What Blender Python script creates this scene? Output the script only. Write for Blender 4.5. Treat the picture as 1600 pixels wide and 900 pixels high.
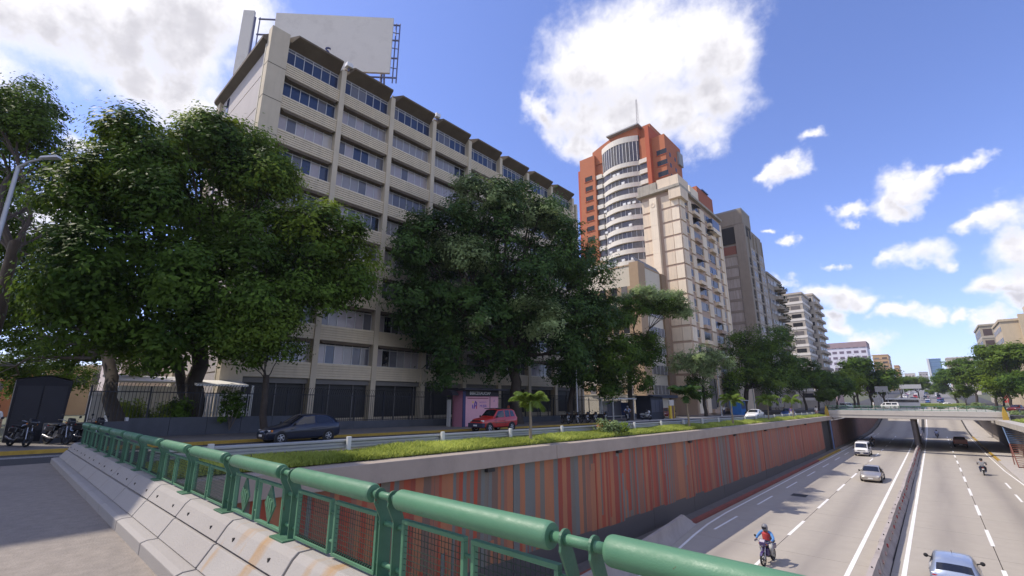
import bpy, math, random
import numpy as np
from mathutils import Vector, Matrix, noise as mnoise
R = math.radians
rnd = random.Random(11)
scene = bpy.context.scene
for o in list(bpy.data.objects): bpy.data.objects.remove(o)
col = scene.collection

# ------------------------------------------------------------------ camera
CZ = 7.7                       # metres above the sunken motorway
PITCH, YAW, FPX = R(13.89), R(41.99), 707.7
cam = bpy.data.cameras.new('camera'); cam.sensor_width = 36; cam.lens = 36*FPX/1600
cam.clip_start = .05; cam.clip_end = 6000
camo = bpy.data.objects.new('camera', cam); col.objects.link(camo)
camo.location = (0, 0, CZ); camo.rotation_euler = (R(90)+PITCH, 0, YAW)
scene.camera = camo

# ------------------------------------------------------------------ sky
SUN_AZ = (-.83, -.56); SUN_EL = R(54)
SKY_STRENGTH, SUN_STRENGTH, EXPOSURE = .15, 3.0, .6
W = bpy.data.worlds.new('World'); scene.world = W; W.use_nodes = True
FWD = Vector((-math.sin(YAW)*math.cos(PITCH), math.cos(YAW)*math.cos(PITCH), math.sin(PITCH)))
RGT = Vector((math.cos(YAW), math.sin(YAW), 0)); UPV = RGT.cross(FWD)
def ray(px, py): return RGT*(px-800)+UPV*(450-py)+FWD*FPX

def build_world():
    nt = W.node_tree; N = nt.nodes; L = nt.links; N.clear()
    def nd(t, **k):
        n = N.new(t)
        for a, b in k.items(): setattr(n, a, b)
        return n
    def ma(op, a, b=None, c=None, clamp=False):
        n = nd('ShaderNodeMath', operation=op, use_clamp=clamp)
        for i, v in enumerate((a, b, c)):
            if v is None: continue
            if isinstance(v, (int, float)): n.inputs[i].default_value = v
            else: L.new(v, n.inputs[i])
        return n.outputs[0]
    def vm(op, a, b=None, out=0):
        n = nd('ShaderNodeVectorMath', operation=op)
        for i, v in enumerate((a, b)):
            if v is None: continue
            if isinstance(v, (tuple, Vector)): n.inputs[i].default_value = v
            elif isinstance(v, (int, float)): n.inputs[3].default_value = v
            else: L.new(v, n.inputs[i])
        return n.outputs[out]
    sky = nd('ShaderNodeTexSky', sky_type='NISHITA', sun_disc=False)
    sky.sun_elevation = SUN_EL; sky.sun_rotation = math.atan2(SUN_AZ[0], SUN_AZ[1]) % (2*math.pi)
    sky.altitude = 900; sky.air_density = 1.0; sky.dust_density = .8; sky.ozone_density = 1.6
    tc = nd('ShaderNodeTexCoord').outputs['Generated']
    D = vm('NORMALIZE', tc)
    def noise(vec, scale, detail, rough=.55):
        n = nd('ShaderNodeTexNoise', noise_dimensions='3D')
        n.inputs['Scale'].default_value = scale; n.inputs['Detail'].default_value = detail
        n.inputs['Roughness'].default_value = rough; L.new(vec, n.inputs['Vector']); return n
    n1 = noise(D, 5.5, 2); n2 = noise(D, 17, 4, .6)
    w1 = vm('SCALE', vm('SUBTRACT', n1.outputs['Color'], (.5, .5, .5)), .13)
    w2 = vm('SCALE', vm('SUBTRACT', n2.outputs['Color'], (.5, .5, .5)), .075)
    P = vm('ADD', D, vm('ADD', w1, w2))
    # cumulus: (px, py, radius px) of the billows seen in the photograph, kept as directions in the sky
    blobs = [(1000, 75, 105), (920, 95, 92), (1085, 60, 100), (1115, 135, 72), (1040, 165, 75), (900, 180, 58), (960, 170, 80), (1130, 75, 66), (855, 170, 34), (885, 215, 42), (905, 225, 30), (1090, 200, 45),
             (70, 15, 85), (165, 70, 85), (290, 60, 120), (290, 145, 75), (350, 190, 60), (0, -10, 95), (215, 130, 55), (330, -20, 120), (130, 10, 100), (235, 20, 110),
             (120, 215, 38), (10, 340, 70), (60, 320, 60), (110, 330, 45),
             (1222, 268, 34), (1200, 272, 20), (1258, 226, 22), (1420, 285, 44), (1455, 270, 30), (1390, 308, 30), (1325, 318, 26),
             (1400, 388, 42), (1370, 390, 25), (1445, 392, 22), (1550, 340, 48), (1590, 380, 52), (1500, 345, 30), (1545, 440, 40), (1590, 450, 34),
             (1300, 465, 46), (1335, 470, 32), (1260, 455, 34), (1225, 435, 22), (1310, 515, 26), (1350, 535, 32), (1290, 500, 26),
             (1430, 500, 24), (1480, 496, 22), (1380, 497, 28), (1510, 492, 16), (1560, 500, 40), (1600, 470, 36), (1540, 500, 30), (1205, 357, 14), (1245, 375, 18), (1290, 408, 16),
             (1520, 265, 24), (1180, 480, 40), (1700, 420, 120), (1750, 250, 90), (-150, 60, 160), (-120, 330, 130)]
    acc = None; under = None
    P2 = vm('MULTIPLY', P, (1, 1, 1.75))
    for x, y, r in blobs:
        d = ray(x, y); c = d.normalized()
        rr = (r*1.12 if x < 1150 else r*1.2)/d.length
        wide = x > 1150
        dist = vm('DISTANCE', P2, (c.x, c.y, c.z*1.75), out=1) if wide else vm('DISTANCE', P, tuple(c), out=1)
        v = ma('MULTIPLY_ADD', dist, -1/rr, 1.0)
        acc = v if acc is None else ma('SMOOTH_MAX', acc, v, .18)
        if r >= 34:       # billows are flat and grey underneath
            cu = Vector((c.x, c.y, c.z-rr*.42)); du = vm('DISTANCE', P2, (cu.x, cu.y, cu.z*1.75), out=1)
            u_ = ma('MULTIPLY_ADD', du, -1/(rr*1.02), 1.0); under = u_ if under is None else ma('SMOOTH_MAX', under, u_, .25)
    fb = noise(D, 26, 5, .62)
    f2 = noise(D, 60, 4, .6)
    dens = ma('ADD', acc, ma('MULTIPLY', ma('SUBTRACT', fb.outputs['Fac'], .5), .58))
    dens = ma('ADD', dens, ma('MULTIPLY', ma('SUBTRACT', f2.outputs['Fac'], .5), .2))
    # cloud cover in the unseen sky, thickened to brighten and neutralise the shade
    ng = noise(D, 2.6, 5, .55)
    back = ma('LESS_THAN', vm('DOT_PRODUCT', D, tuple(Vector((FWD.x, FWD.y, 0)).normalized()), out=1), .12)
    gen = ma('MULTIPLY', ma('SUBTRACT', ma('MULTIPLY', ng.outputs['Fac'], 5.0), 2.3), back)
    dens = ma('MAXIMUM', dens, gen)
    mr = nd('ShaderNodeMapRange', interpolation_type='SMOOTHSTEP'); L.new(dens, mr.inputs[0])
    mr.inputs[1].default_value = .0; mr.inputs[2].default_value = .72
    cov = ma('MULTIPLY', mr.outputs[0], .985)
    sep = nd('ShaderNodeSeparateXYZ'); L.new(D, sep.inputs[0])
    up = ma('GREATER_THAN', sep.outputs['Z'], -.02); cov = ma('MULTIPLY', cov, up)
    # thick billows are greyer at heart, bright at the rim; shading of the cloud body itself
    m2 = nd('ShaderNodeMapRange', interpolation_type='SMOOTHSTEP'); L.new(dens, m2.inputs[0])
    m2.inputs[1].default_value = .3; m2.inputs[2].default_value = .9
    gn = noise(D, 4.5, 4, .5)
    m5 = nd('ShaderNodeMapRange', interpolation_type='SMOOTHSTEP'); L.new(ma('ADD', under, ma('MULTIPLY', ma('SUBTRACT', fb.outputs['Fac'], .5), .7)), m5.inputs[0]); m5.inputs[1].default_value = .05; m5.inputs[2].default_value = .75
    g = ma('MULTIPLY', m2.outputs[0], ma('MULTIPLY', m5.outputs[0], ma('MULTIPLY_ADD', gn.outputs['Fac'], 1.4, .25, clamp=True)))
    cm = nd('ShaderNodeMix', data_type='RGBA'); L.new(g, cm.inputs[0])
    cm.inputs[6].default_value = (1.02, 1.0, 1.03, 1); cm.inputs[7].default_value = (.62, .605, .645, 1)
    # clear-air tint: richer blue overhead than the model gives
    tint = nd('ShaderNodeMix', data_type='RGBA', blend_type='MULTIPLY'); tint.inputs[0].default_value = 1
    L.new(sky.outputs[0], tint.inputs[6]); tint.inputs[7].default_value = (.83, .82, 1.12, 1)
    b1 = nd('ShaderNodeBackground'); L.new(tint.outputs[2], b1.inputs[0]); b1.inputs[1].default_value = SKY_STRENGTH
    b2 = nd('ShaderNodeBackground'); L.new(cm.outputs[2], b2.inputs[0]); b2.inputs[1].default_value = .76
    mx = nd('ShaderNodeMixShader'); L.new(cov, mx.inputs[0]); L.new(b1.outputs[0], mx.inputs[1]); L.new(b2.outputs[0], mx.inputs[2])
    out = nd('ShaderNodeOutputWorld'); L.new(mx.outputs[0], out.inputs[0])
build_world()

sun = bpy.data.lights.new('sun', 'SUN'); sun.energy = SUN_STRENGTH; sun.angle = R(.53); sun.color = (1, .91, .79)
suno = bpy.data.objects.new('sun', sun); col.objects.link(suno)
TO_SUN = Vector((SUN_AZ[0]*math.cos(SUN_EL), SUN_AZ[1]*math.cos(SUN_EL), math.sin(SUN_EL))).normalized()
suno.rotation_euler = TO_SUN.to_track_quat('Z', 'Y').to_euler(); suno.location = (-60, -30, 90)
vs = scene.view_settings; vs.view_transform = 'Standard'; vs.look = 'None'; vs.gamma = 1; vs.use_curve_mapping = False; vs.exposure = EXPOSURE
scene.render.resolution_x, scene.render.resolution_y = 1024, 576

# ------------------------------------------------------------------ helpers
CAMP = Vector((0, 0, CZ))
def onX(px, py, X): d = ray(px, py); return CAMP+d*(X/d.x)
def onY(px, py, Y): d = ray(px, py); return CAMP+d*(Y/d.y)
def onZ(px, py, Z): d = ray(px, py); return CAMP+d*((Z-CZ)/d.z)
def atD(px, py, dep): d = ray(px, py); return CAMP+d*(dep/FPX)

def interp(tab, y):
    if y <= tab[0][0]: return tab[0][1]
    for (a, b), (c, d) in zip(tab, tab[1:]):
        if y <= c: return b+(d-b)*(y-a)/(c-a)
    return tab[-1][1]
# street level and motorway level along Y (world z)
ZS = [(-60, 5.72), (0, 5.66), (10, 5.58), (25, 5.42), (37, 5.28), (110, 4.72), (150, 4.9), (230, 5.3), (300, 7.4), (400, 11.0), (700, 20), (1500, 38), (5000, 85)]
ZH = [(-40, .35), (30, 0), (110, -.5), (150, -.4), (170, .3), (230, 5.2)]
zs = lambda y: interp(ZS, y)
zh = lambda y: interp(ZH, y)

MATS = {}
def mat(name, c, rough=.8, var=.12, scale=2.0, bump=0., metal=0., spec=.4, stain=0., stain_c=None, streak=False, emit=0., detail=5, coat=0., fine=None, chips=None):
    """procedural surface: two-scale colour variation, optional stains/streaks with a shape of their own, fine relief"""
    if name in MATS: return MATS[name]
    m = bpy.data.materials.new(name); m.use_nodes = True; MATS[name] = m
    nt = m.node_tree; N = nt.nodes; L = nt.links; b = N['Principled BSDF']
    b.inputs['Roughness'].default_value = rough; b.inputs['Metallic'].default_value = metal; b.inputs['Specular IOR Level'].default_value = spec
    if coat: b.inputs['Coat Weight'].default_value = coat; b.inputs['Coat Roughness'].default_value = .05
    tc = N.new('ShaderNodeTexCoord'); geo = tc.outputs['Object']
    n = N.new('ShaderNodeTexNoise'); n.inputs['Scale'].default_value = scale; n.inputs['Detail'].default_value = detail; n.inputs['Roughness'].default_value = .62
    L.new(geo, n.inputs['Vector'])
    mx = N.new('ShaderNodeMix'); mx.data_type = 'RGBA'
    lo = tuple(max(0, v*(1-var*1.6)) for v in c)+(1,); hi = tuple(min(1, v*(1+var*1.6)) for v in c)+(1,)
    mx.inputs[6].default_value = lo; mx.inputs[7].default_value = hi; L.new(n.outputs['Fac'], mx.inputs[0])
    out = mx.outputs[2]
    if stain:
        mp = N.new('ShaderNodeMapping'); L.new(geo, mp.inputs[0])
        mp.inputs['Scale'].default_value = (1.3, 1.3, .12) if streak else (.35, .35, .35)
        s = N.new('ShaderNodeTexNoise'); s.inputs['Scale'].default_value = 1.6; s.inputs['Detail'].default_value = 6; s.inputs['Roughness'].default_value = .65
        L.new(mp.outputs[0], s.inputs['Vector'])
        r = N.new('ShaderNodeMapRange'); L.new(s.outputs['Fac'], r.inputs[0]); r.inputs[1].default_value = .48; r.inputs[2].default_value = .72; r.inputs[4].default_value = stain
        m2 = N.new('ShaderNodeMix'); m2.data_type = 'RGBA'; L.new(r.outputs[0], m2.inputs[0]); L.new(out, m2.inputs[6])
        sc = stain_c or tuple(v*.45 for v in c); m2.inputs[7].default_value = tuple(sc)+(1,); out = m2.outputs[2]
    if chips:      # flaked paint showing rusty steel
        s = N.new('ShaderNodeTexNoise'); s.inputs['Scale'].default_value = chips[0]; s.inputs['Detail'].default_value = 5; s.inputs['Roughness'].default_value = .7; L.new(geo, s.inputs['Vector'])
        r = N.new('ShaderNodeMapRange'); L.new(s.outputs['Fac'], r.inputs[0]); r.inputs[1].default_value = chips[1]; r.inputs[2].default_value = chips[1]+.025; r.inputs[4].default_value = .9
        m2 = N.new('ShaderNodeMix'); m2.data_type = 'RGBA'; L.new(r.outputs[0], m2.inputs[0]); L.new(out, m2.inputs[6]); m2.inputs[7].default_value = (.10, .055, .03, 1); out = m2.outputs[2]
        rm = N.new('ShaderNodeMapRange'); L.new(s.outputs['Fac'], rm.inputs[0]); rm.inputs[1].default_value = .3; rm.inputs[2].default_value = .75; rm.inputs[3].default_value = rough-.1; rm.inputs[4].default_value = rough+.25; L.new(rm.outputs[0], b.inputs['Roughness'])
    L.new(out, b.inputs['Base Color'])
    if bump:
        f = N.new('ShaderNodeTexNoise'); f.inputs['Scale'].default_value = fine or scale*9; f.inputs['Detail'].default_value = 4; L.new(geo, f.inputs['Vector'])
        bp = N.new('ShaderNodeBump'); bp.inputs['Strength'].default_value = bump; bp.inputs['Distance'].default_value = .02
        L.new(f.outputs['Fac'], bp.inputs['Height']); L.new(bp.outputs[0], b.inputs['Normal'])
    if emit:
        b.inputs['Emission Color'].default_value = tuple(c)+(1,); b.inputs['Emission Strength'].default_value = emit
    return m

def leafmat(name, c1, c2, trans=.35, rough=.5):
    if name in MATS: return MATS[name]
    m = bpy.data.materials.new(name); m.use_nodes = True; MATS[name] = m
    nt = m.node_tree; N = nt.nodes; L = nt.links; b = N['Principled BSDF']; o = N['Material Output']
    g = N.new('ShaderNodeNewGeometry'); mx = N.new('ShaderNodeMix'); mx.data_type = 'RGBA'
    tc = N.new('ShaderNodeTexCoord'); n = N.new('ShaderNodeTexNoise'); n.inputs['Scale'].default_value = .42; n.inputs['Detail'].default_value = 3
    L.new(tc.outputs['Object'], n.inputs['Vector'])
    a = N.new('ShaderNodeMath'); a.operation = 'MULTIPLY_ADD'; L.new(g.outputs['Random Per Island'], a.inputs[0]); a.inputs[1].default_value = .34
    s = N.new('ShaderNodeMath'); s.operation = 'MULTIPLY_ADD'; L.new(n.outputs['Fac'], s.inputs[0]); s.inputs[1].default_value = 1.9; s.inputs[2].default_value = -.62
    L.new(s.outputs[0], a.inputs[2]); a.use_clamp = True
    L.new(a.outputs[0], mx.inputs[0]); mx.inputs[6].default_value = tuple(c1)+(1,); mx.inputs[7].default_value = tuple(c2)+(1,)
    L.new(mx.outputs[2], b.inputs['Base Color']); b.inputs['Roughness'].default_value = rough; b.inputs['Specular IOR Level'].default_value = .08
    t = N.new('ShaderNodeBsdfTranslucent'); hs = N.new('ShaderNodeHueSaturation'); hs.inputs['Value'].default_value = 1.5; hs.inputs['Hue'].default_value = .485
    L.new(mx.outputs[2], hs.inputs['Color']); L.new(hs.outputs[0], t.inputs[0])
    ms = N.new('ShaderNodeMixShader'); ms.inputs[0].default_value = trans; L.new(b.outputs[0], ms.inputs[1]); L.new(t.outputs[0], ms.inputs[2]); L.new(ms.outputs[0], o.inputs[0])
    return m

def glassmat(name, c, rough=.06, spec=.6):
    return mat(name, c, rough, .1, .7, spec=spec)

class MB:
    """collects faces, then links ONE mesh object"""
    def __init__(s): s.v = []; s.f = []
    def add(s, vs, fs):
        n = len(s.v); s.v += [tuple(p) for p in vs]; s.f += [tuple(i+n for i in f) for f in fs]; return s
    def box(s, x0, x1, y0, y1, z0, z1):
        if x0 > x1: x0, x1 = x1, x0
        if y0 > y1: y0, y1 = y1, y0
        if z0 > z1: z0, z1 = z1, z0
        return s.add([(x0, y0, z0), (x1, y0, z0), (x1, y1, z0), (x0, y1, z0), (x0, y0, z1), (x1, y0, z1), (x1, y1, z1), (x0, y1, z1)],
                     [(0, 3, 2, 1), (4, 5, 6, 7), (0, 1, 5, 4), (1, 2, 6, 5), (2, 3, 7, 6), (3, 0, 4, 7)])
    def bar(s, a, b, w, h=None, up=(0, 0, 1)):
        a, b = Vector(a), Vector(b); h = w if h is None else h
        d = (b-a).normalized(); u = Vector(up)
        if abs(d.dot(u)) > .98: u = Vector((1, 0, 0))
        r = d.cross(u).normalized()*w/2; u = r.cross(d).normalized()*h/2
        q = [a-r-u, a+r-u, a+r+u, a-r+u, b-r-u, b+r-u, b+r+u, b-r+u]
        return s.add(q, [(0, 1, 2, 3), (4, 7, 6, 5), (0, 4, 5, 1), (1, 5, 6, 2), (2, 6, 7, 3), (3, 7, 4, 0)])
    def tube(s, path, rad, n=8, caps=True):
        path = [Vector(p) for p in path]; k = len(path)
        if not hasattr(rad, '__len__'): rad = [rad]*k
        vs = []; pr = None
        for i, p in enumerate(path):
            d = (path[min(i+1, k-1)]-path[max(i-1, 0)]).normalized()
            if pr is None:
                pr = d.cross(Vector((0, 0, 1)) if abs(d.z) < .95 else Vector((1, 0, 0))).normalized()
            else: pr = (pr-d*pr.dot(d)).normalized()
            q = d.cross(pr)
            for j in range(n):
                t = 2*math.pi*j/n; vs.append(p+(pr*math.cos(t)+q*math.sin(t))*rad[i])
        fs = [(i*n+j, i*n+(j+1) % n, (i+1)*n+(j+1) % n, (i+1)*n+j) for i in range(k-1) for j in range(n)]
        if caps: fs += [tuple(range(n-1, -1, -1)), tuple((k-1)*n+j for j in range(n))]
        return s.add(vs, fs)
    def lathe(s, prof, c, axis='z', n=20, closed=False):
        """prof = [(radius, along)]"""
        c = Vector(c); vs = []
        for r, a in prof:
            for j in range(n):
                t = 2*math.pi*j/n; x, y = r*math.cos(t), r*math.sin(t)
                vs.append(c+Vector({'z': (x, y, a), 'y': (x, a, y), 'x': (a, x, y)}[axis]))
        k = len(prof)
        fs = [(i*n+j, i*n+(j+1) % n, ((i+1) % k)*n+(j+1) % n, ((i+1) % k)*n+j) for i in range(k if closed else k-1) for j in range(n)]
        if not closed: fs += [tuple(range(n-1, -1, -1)), tuple((k-1)*n+j for j in range(n))]
        return s.add(vs, fs)
    def prism(s, poly, a, b, axis='y'):
        """polygon extruded from a to b along an axis; poly in the two other axes in xyz order"""
        def P(u, v, t): return {'x': (t, u, v), 'y': (u, t, v), 'z': (u, v, t)}[axis]
        n = len(poly)
        vs = [P(u, v, a) for u, v in poly]+[P(u, v, b) for u, v in poly]
        return s.add(vs, [tuple(range(n)), tuple(range(2*n-1, n-1, -1))]+[(i, i+n, (i+1) % n+n, (i+1) % n) for i in range(n)])
    def grid(s, fn, nu, nv):
        vs = [fn(i/nu, j/nv) for i in range(nu+1) for j in range(nv+1)]
        return s.add(vs, [(i*(nv+1)+j, (i+1)*(nv+1)+j, (i+1)*(nv+1)+j+1, i*(nv+1)+j+1) for i in range(nu) for j in range(nv)])
    def mesh(s, name, m=None, smooth=False, origin=None, fix=True):
        v = s.v
        if origin is not None: o = Vector(origin); v = [(a-o.x, b-o.y, c-o.z) for a, b, c in v]
        me = bpy.data.meshes.new(name); me.from_pydata(v, [], s.f)
        if fix:
            import bmesh
            bm = bmesh.new(); bm.from_mesh(me); bmesh.ops.recalc_face_normals(bm, faces=bm.faces); bm.to_mesh(me); bm.free()
        if m: me.materials.append(m)
        if smooth:
            me.polygons.foreach_set('use_smooth', [True]*len(me.polygons))
            if smooth != 'all' and hasattr(me, 'set_sharp_from_angle'): me.set_sharp_from_angle(angle=R(40))
        return me
    def build(s, name, m, parent=None, smooth=False, origin=None, fix=True, bevel=0):
        o = bpy.data.objects.new(name, s.mesh(name, m, smooth, origin, fix)); col.objects.link(o)
        if parent is not None: o.parent = parent
        elif origin is not None: o.location = origin
        if bevel:
            b = o.modifiers.new('bevel', 'BEVEL'); b.width = bevel; b.segments = 2; b.limit_method = 'ANGLE'
        return o
def inst(me, name, parent, loc=(0, 0, 0), rot=None, scale=None):
    o = bpy.data.objects.new(name, me); col.objects.link(o); o.parent = parent; o.location = loc
    if rot is not None: o.rotation_euler = rot
    if scale is not None: o.scale = scale
    return o
def tag(o, label, cat, group=None):
    o['label'] = label; o['category'] = cat
    if group: o['group'] = group
    return o
def thing(name, label, cat, loc=(0, 0, 0), rz=0, group=None):
    o = bpy.data.objects.new(name, None); col.objects.link(o); o.location = loc; o.rotation_euler = (0, 0, rz); o.empty_display_size = .3
    return tag(o, label, cat, group)
def struct(o, kind='structure'): o['kind'] = kind; return o
def copy_tree(o, parent=None):
    c = o.copy(); col.objects.link(c); c.parent = parent
    for ch in [x for x in bpy.data.objects if x.parent == o]: copy_tree(ch, c)
    return c
# ------------------------------------------------------------------ surface materials
CONC = mat('concrete_pale', (.46, .43, .40), .85, .10, 3, .25, stain=.35, stain_c=(.30, .27, .24))
CONC_D = mat('concrete_brown_grey', (.34, .285, .235), .85, .10, 1.2, .2, stain=.35, stain_c=(.16, .14, .125))
ASPH = mat('asphalt', (.062, .06, .058), .9, .16, 6, .4, stain=.4, stain_c=(.045, .044, .045))
PAVE = mat('sidewalk_concrete', (.17, .155, .14), .9, .16, 2, .3, stain=.5, stain_c=(.085, .078, .07))
DIRT = mat('ground_earth', (.10, .105, .06), .95, .25, .5, .3)
WHITE_PAINT = mat('road_paint_white', (.78, .77, .74), .7, .10, 8, stain=.35, stain_c=(.45, .42, .38))
YELLOW_PAINT = mat('paint_yellow', (.42, .27, .04), .7, .25, 6, stain=.6, stain_c=(.3, .2, .06))
RED_PAINT = mat('kerb_paint_red', (.28, .085, .06), .8, .2, 5, stain=.5, stain_c=(.12, .06, .05))
DARKSOIL = mat('joint_dark', (.05, .047, .045), .95, .2, 4)

def road_material():
    m = mat('motorway_concrete', (.385, .348, .295), .85, .07, 1.3, .25, stain=.25, stain_c=(.34, .305, .27))
    nt = m.node_tree; N = nt.nodes; L = nt.links; b = N['Principled BSDF']
    src = b.inputs['Base Color'].links[0].from_socket
    tc = N.new('ShaderNodeTexCoord'); sp = N.new('ShaderNodeSeparateXYZ'); L.new(tc.outputs['Object'], sp.inputs[0])
    nz = N.new('ShaderNodeTexNoise'); mp = N.new('ShaderNodeMapping'); L.new(tc.outputs['Object'], mp.inputs[0]); mp.inputs['Scale'].default_value = (1, .06, 1)
    nz.inputs['Scale'].default_value = 1.1; nz.inputs['Detail'].default_value = 4; L.new(mp.outputs[0], nz.inputs['Vector'])
    acc = None
    for cx in (-9.5, -5.7, -.5, 3.25):          # oil track worn down the middle of each lane
        a = N.new('ShaderNodeMath'); a.operation = 'SUBTRACT'; L.new(sp.outputs['X'], a.inputs[0]); a.inputs[1].default_value = cx
        s = N.new('ShaderNodeMath'); s.operation = 'POWER'; q = N.new('ShaderNodeMath'); q.operation = 'ABSOLUTE'; L.new(a.outputs[0], q.inputs[0])
        L.new(q.outputs[0], s.inputs[0]); s.inputs[1].default_value = 2
        e = N.new('ShaderNodeMath'); e.operation = 'MULTIPLY'; L.new(s.outputs[0], e.inputs[0]); e.inputs[1].default_value = -1.7
        x = N.new('ShaderNodeMath'); x.operation = 'EXPONENT'; L.new(e.outputs[0], x.inputs[0])
        if acc is None: acc = x.outputs[0]
        else:
            d = N.new('ShaderNodeMath'); d.operation = 'MAXIMUM'; L.new(acc, d.inputs[0]); L.new(x.outputs[0], d.inputs[1]); acc = d.outputs[0]
    w = N.new('ShaderNodeMath'); w.operation = 'MULTIPLY'; L.new(acc, w.inputs[0]); L.new(nz.outputs['Fac'], w.inputs[1])
    w2 = N.new('ShaderNodeMath'); w2.operation = 'MULTIPLY'; L.new(w.outputs[0], w2.inputs[0]); w2.inputs[1].default_value = 1.25
    mx = N.new('ShaderNodeMix'); mx.data_type = 'RGBA'; L.new(w2.outputs[0], mx.inputs[0]); L.new(src, mx.inputs[6]); mx.inputs[7].default_value = (.25, .225, .20, 1)
    L.new(mx.outputs[2], b.inputs['Base Color'])
    return m
ROAD = road_material()

def mural_material():
    m = bpy.data.materials.new('painted_stripes_mural'); m.use_nodes = True
    nt = m.node_tree; N = nt.nodes; L = nt.links; b = N['Principled BSDF']; b.inputs['Roughness'].default_value = .85
    tc = N.new('ShaderNodeTexCoord'); sp = N.new('ShaderNodeSeparateXYZ'); L.new(tc.outputs['Object'], sp.inputs[0])
    def M_(op, a, b_=None):
        n = N.new('ShaderNodeMath'); n.operation = op
        for i, v in enumerate((a, b_)):
            if v is None: continue
            if isinstance(v, (int, float)): n.inputs[i].default_value = v
            else: L.new(v, n.inputs[i])
        return n.outputs[0]
    # hand-painted edges wander a little
    nz = N.new('ShaderNodeTexNoise'); nz.inputs['Scale'].default_value = 1.4; nz.inputs['Detail'].default_value = 4; L.new(tc.outputs['Object'], nz.inputs['Vector'])
    y = M_('ADD', sp.outputs['Y'], M_('MULTIPLY', nz.outputs['Fac'], .07))
    def stripes(step, off):
        w = N.new('ShaderNodeTexWhiteNoise'); w.noise_dimensions = '1D'
        L.new(M_('FLOOR', M_('DIVIDE', M_('ADD', y, off), step)), w.inputs['W']); return w.outputs['Value']
    def ramp(fac, cols):
        r = N.new('ShaderNodeValToRGB'); r.color_ramp.interpolation = 'CONSTANT'; el = r.color_ramp.elements
        for i, c in enumerate(cols):
            e = el[i] if i < 2 else el.new(i/len(cols)); e.position = i/len(cols); e.color = c+(1,)
        L.new(fac, r.inputs[0]); return r.outputs[0]
    red, red2, ora, bro, gre, teal, dk, slate, rust = (.36, .075, .035), (.29, .062, .036), (.37, .15, .07), (.17, .11, .08), (.17, .15, .12), (.155, .165, .15), (.085, .068, .06), (.16, .15, .135), (.29, .12, .07)
    a = ramp(stripes(.34, 0), [red, teal, ora, red2, bro, ora, red, rust, gre, red2])
    c = ramp(stripes(.19, 3.3), [red, rust, red2, ora, rust, red, gre, teal, ora, bro])
    sel = M_('GREATER_THAN', stripes(2.1, 9), .45)
    # some stripes change colour part of the way up
    hz_ = N.new('ShaderNodeTexWhiteNoise'); hz_.noise_dimensions = '1D'; L.new(M_('FLOOR', M_('DIVIDE', M_('ADD', y, 41), .34)), hz_.inputs['W'])
    lev = M_('LESS_THAN', sp.outputs['Z'], M_('MULTIPLY_ADD', hz_.outputs['Value'], 9))
    sel = M_('MULTIPLY', sel, lev)
    mx = N.new('ShaderNodeMix'); mx.data_type = 'RGBA'; L.new(sel, mx.inputs[0]); L.new(a, mx.inputs[6]); L.new(c, mx.inputs[7])
    # the farther length was painted in rust and orange tones
    far = N.new('ShaderNodeMapRange'); L.new(sp.outputs['Y'], far.inputs[0]); far.inputs[1].default_value = 30; far.inputs[2].default_value = 52; far.inputs[4].default_value = .42
    m2 = N.new('ShaderNodeMix'); m2.data_type = 'RGBA'; L.new(far.outputs[0], m2.inputs[0]); L.new(mx.outputs[2], m2.inputs[6]); m2.inputs[7].default_value = (.33, .12, .07, 1)
    # soot and damp
    mp = N.new('ShaderNodeMapping'); L.new(tc.outputs['Object'], mp.inputs[0]); mp.inputs['Scale'].default_value = (1, 1.1, .22)
    so = N.new('ShaderNodeTexNoise'); so.inputs['Scale'].default_value = 1.5; so.inputs['Detail'].default_value = 7; so.inputs['Roughness'].default_value = .7; L.new(mp.outputs[0], so.inputs['Vector'])
    rr = N.new('ShaderNodeMapRange'); L.new(so.outputs['Fac'], rr.inputs[0]); rr.inputs[1].default_value = .42; rr.inputs[2].default_value = .8; rr.inputs[4].default_value = .42
    m3 = N.new('ShaderNodeMix'); m3.data_type = 'RGBA'; L.new(rr.outputs[0], m3.inputs[0]); L.new(m2.outputs[2], m3.inputs[6]); m3.inputs[7].default_value = (.12, .095, .08, 1)
    # paint stops short of the ground in uneven steps
    lim = N.new('ShaderNodeMapRange'); L.new(sp.outputs['Y'], lim.inputs[0]); lim.inputs[1].default_value = 0; lim.inputs[2].default_value = 80; lim.inputs[3].default_value = 1.60; lim.inputs[4].default_value = .26
    stp = N.new('ShaderNodeTexWhiteNoise'); stp.noise_dimensions = '1D'; L.new(M_('FLOOR', M_('DIVIDE', y, 1.7)), stp.inputs['W'])
    under = M_('LESS_THAN', sp.outputs['Z'], M_('ADD', lim.outputs[0], M_('MULTIPLY', stp.outputs['Value'], .17)))
    m4 = N.new('ShaderNodeMix'); m4.data_type = 'RGBA'; L.new(under, m4.inputs[0]); L.new(m3.outputs[2], m4.inputs[6]); m4.inputs[7].default_value = (.10, .09, .083, 1)
    L.new(m4.outputs[2], b.inputs['Base Color'])
    bp = N.new('ShaderNodeBump'); bp.inputs['Strength'].default_value = .5; bp.inputs['Distance'].default_value = .03; L.new(so.outputs['Fac'], bp.inputs['Height']); L.new(bp.outputs[0], b.inputs['Normal'])
    return m
MURAL = mural_material()

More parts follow.
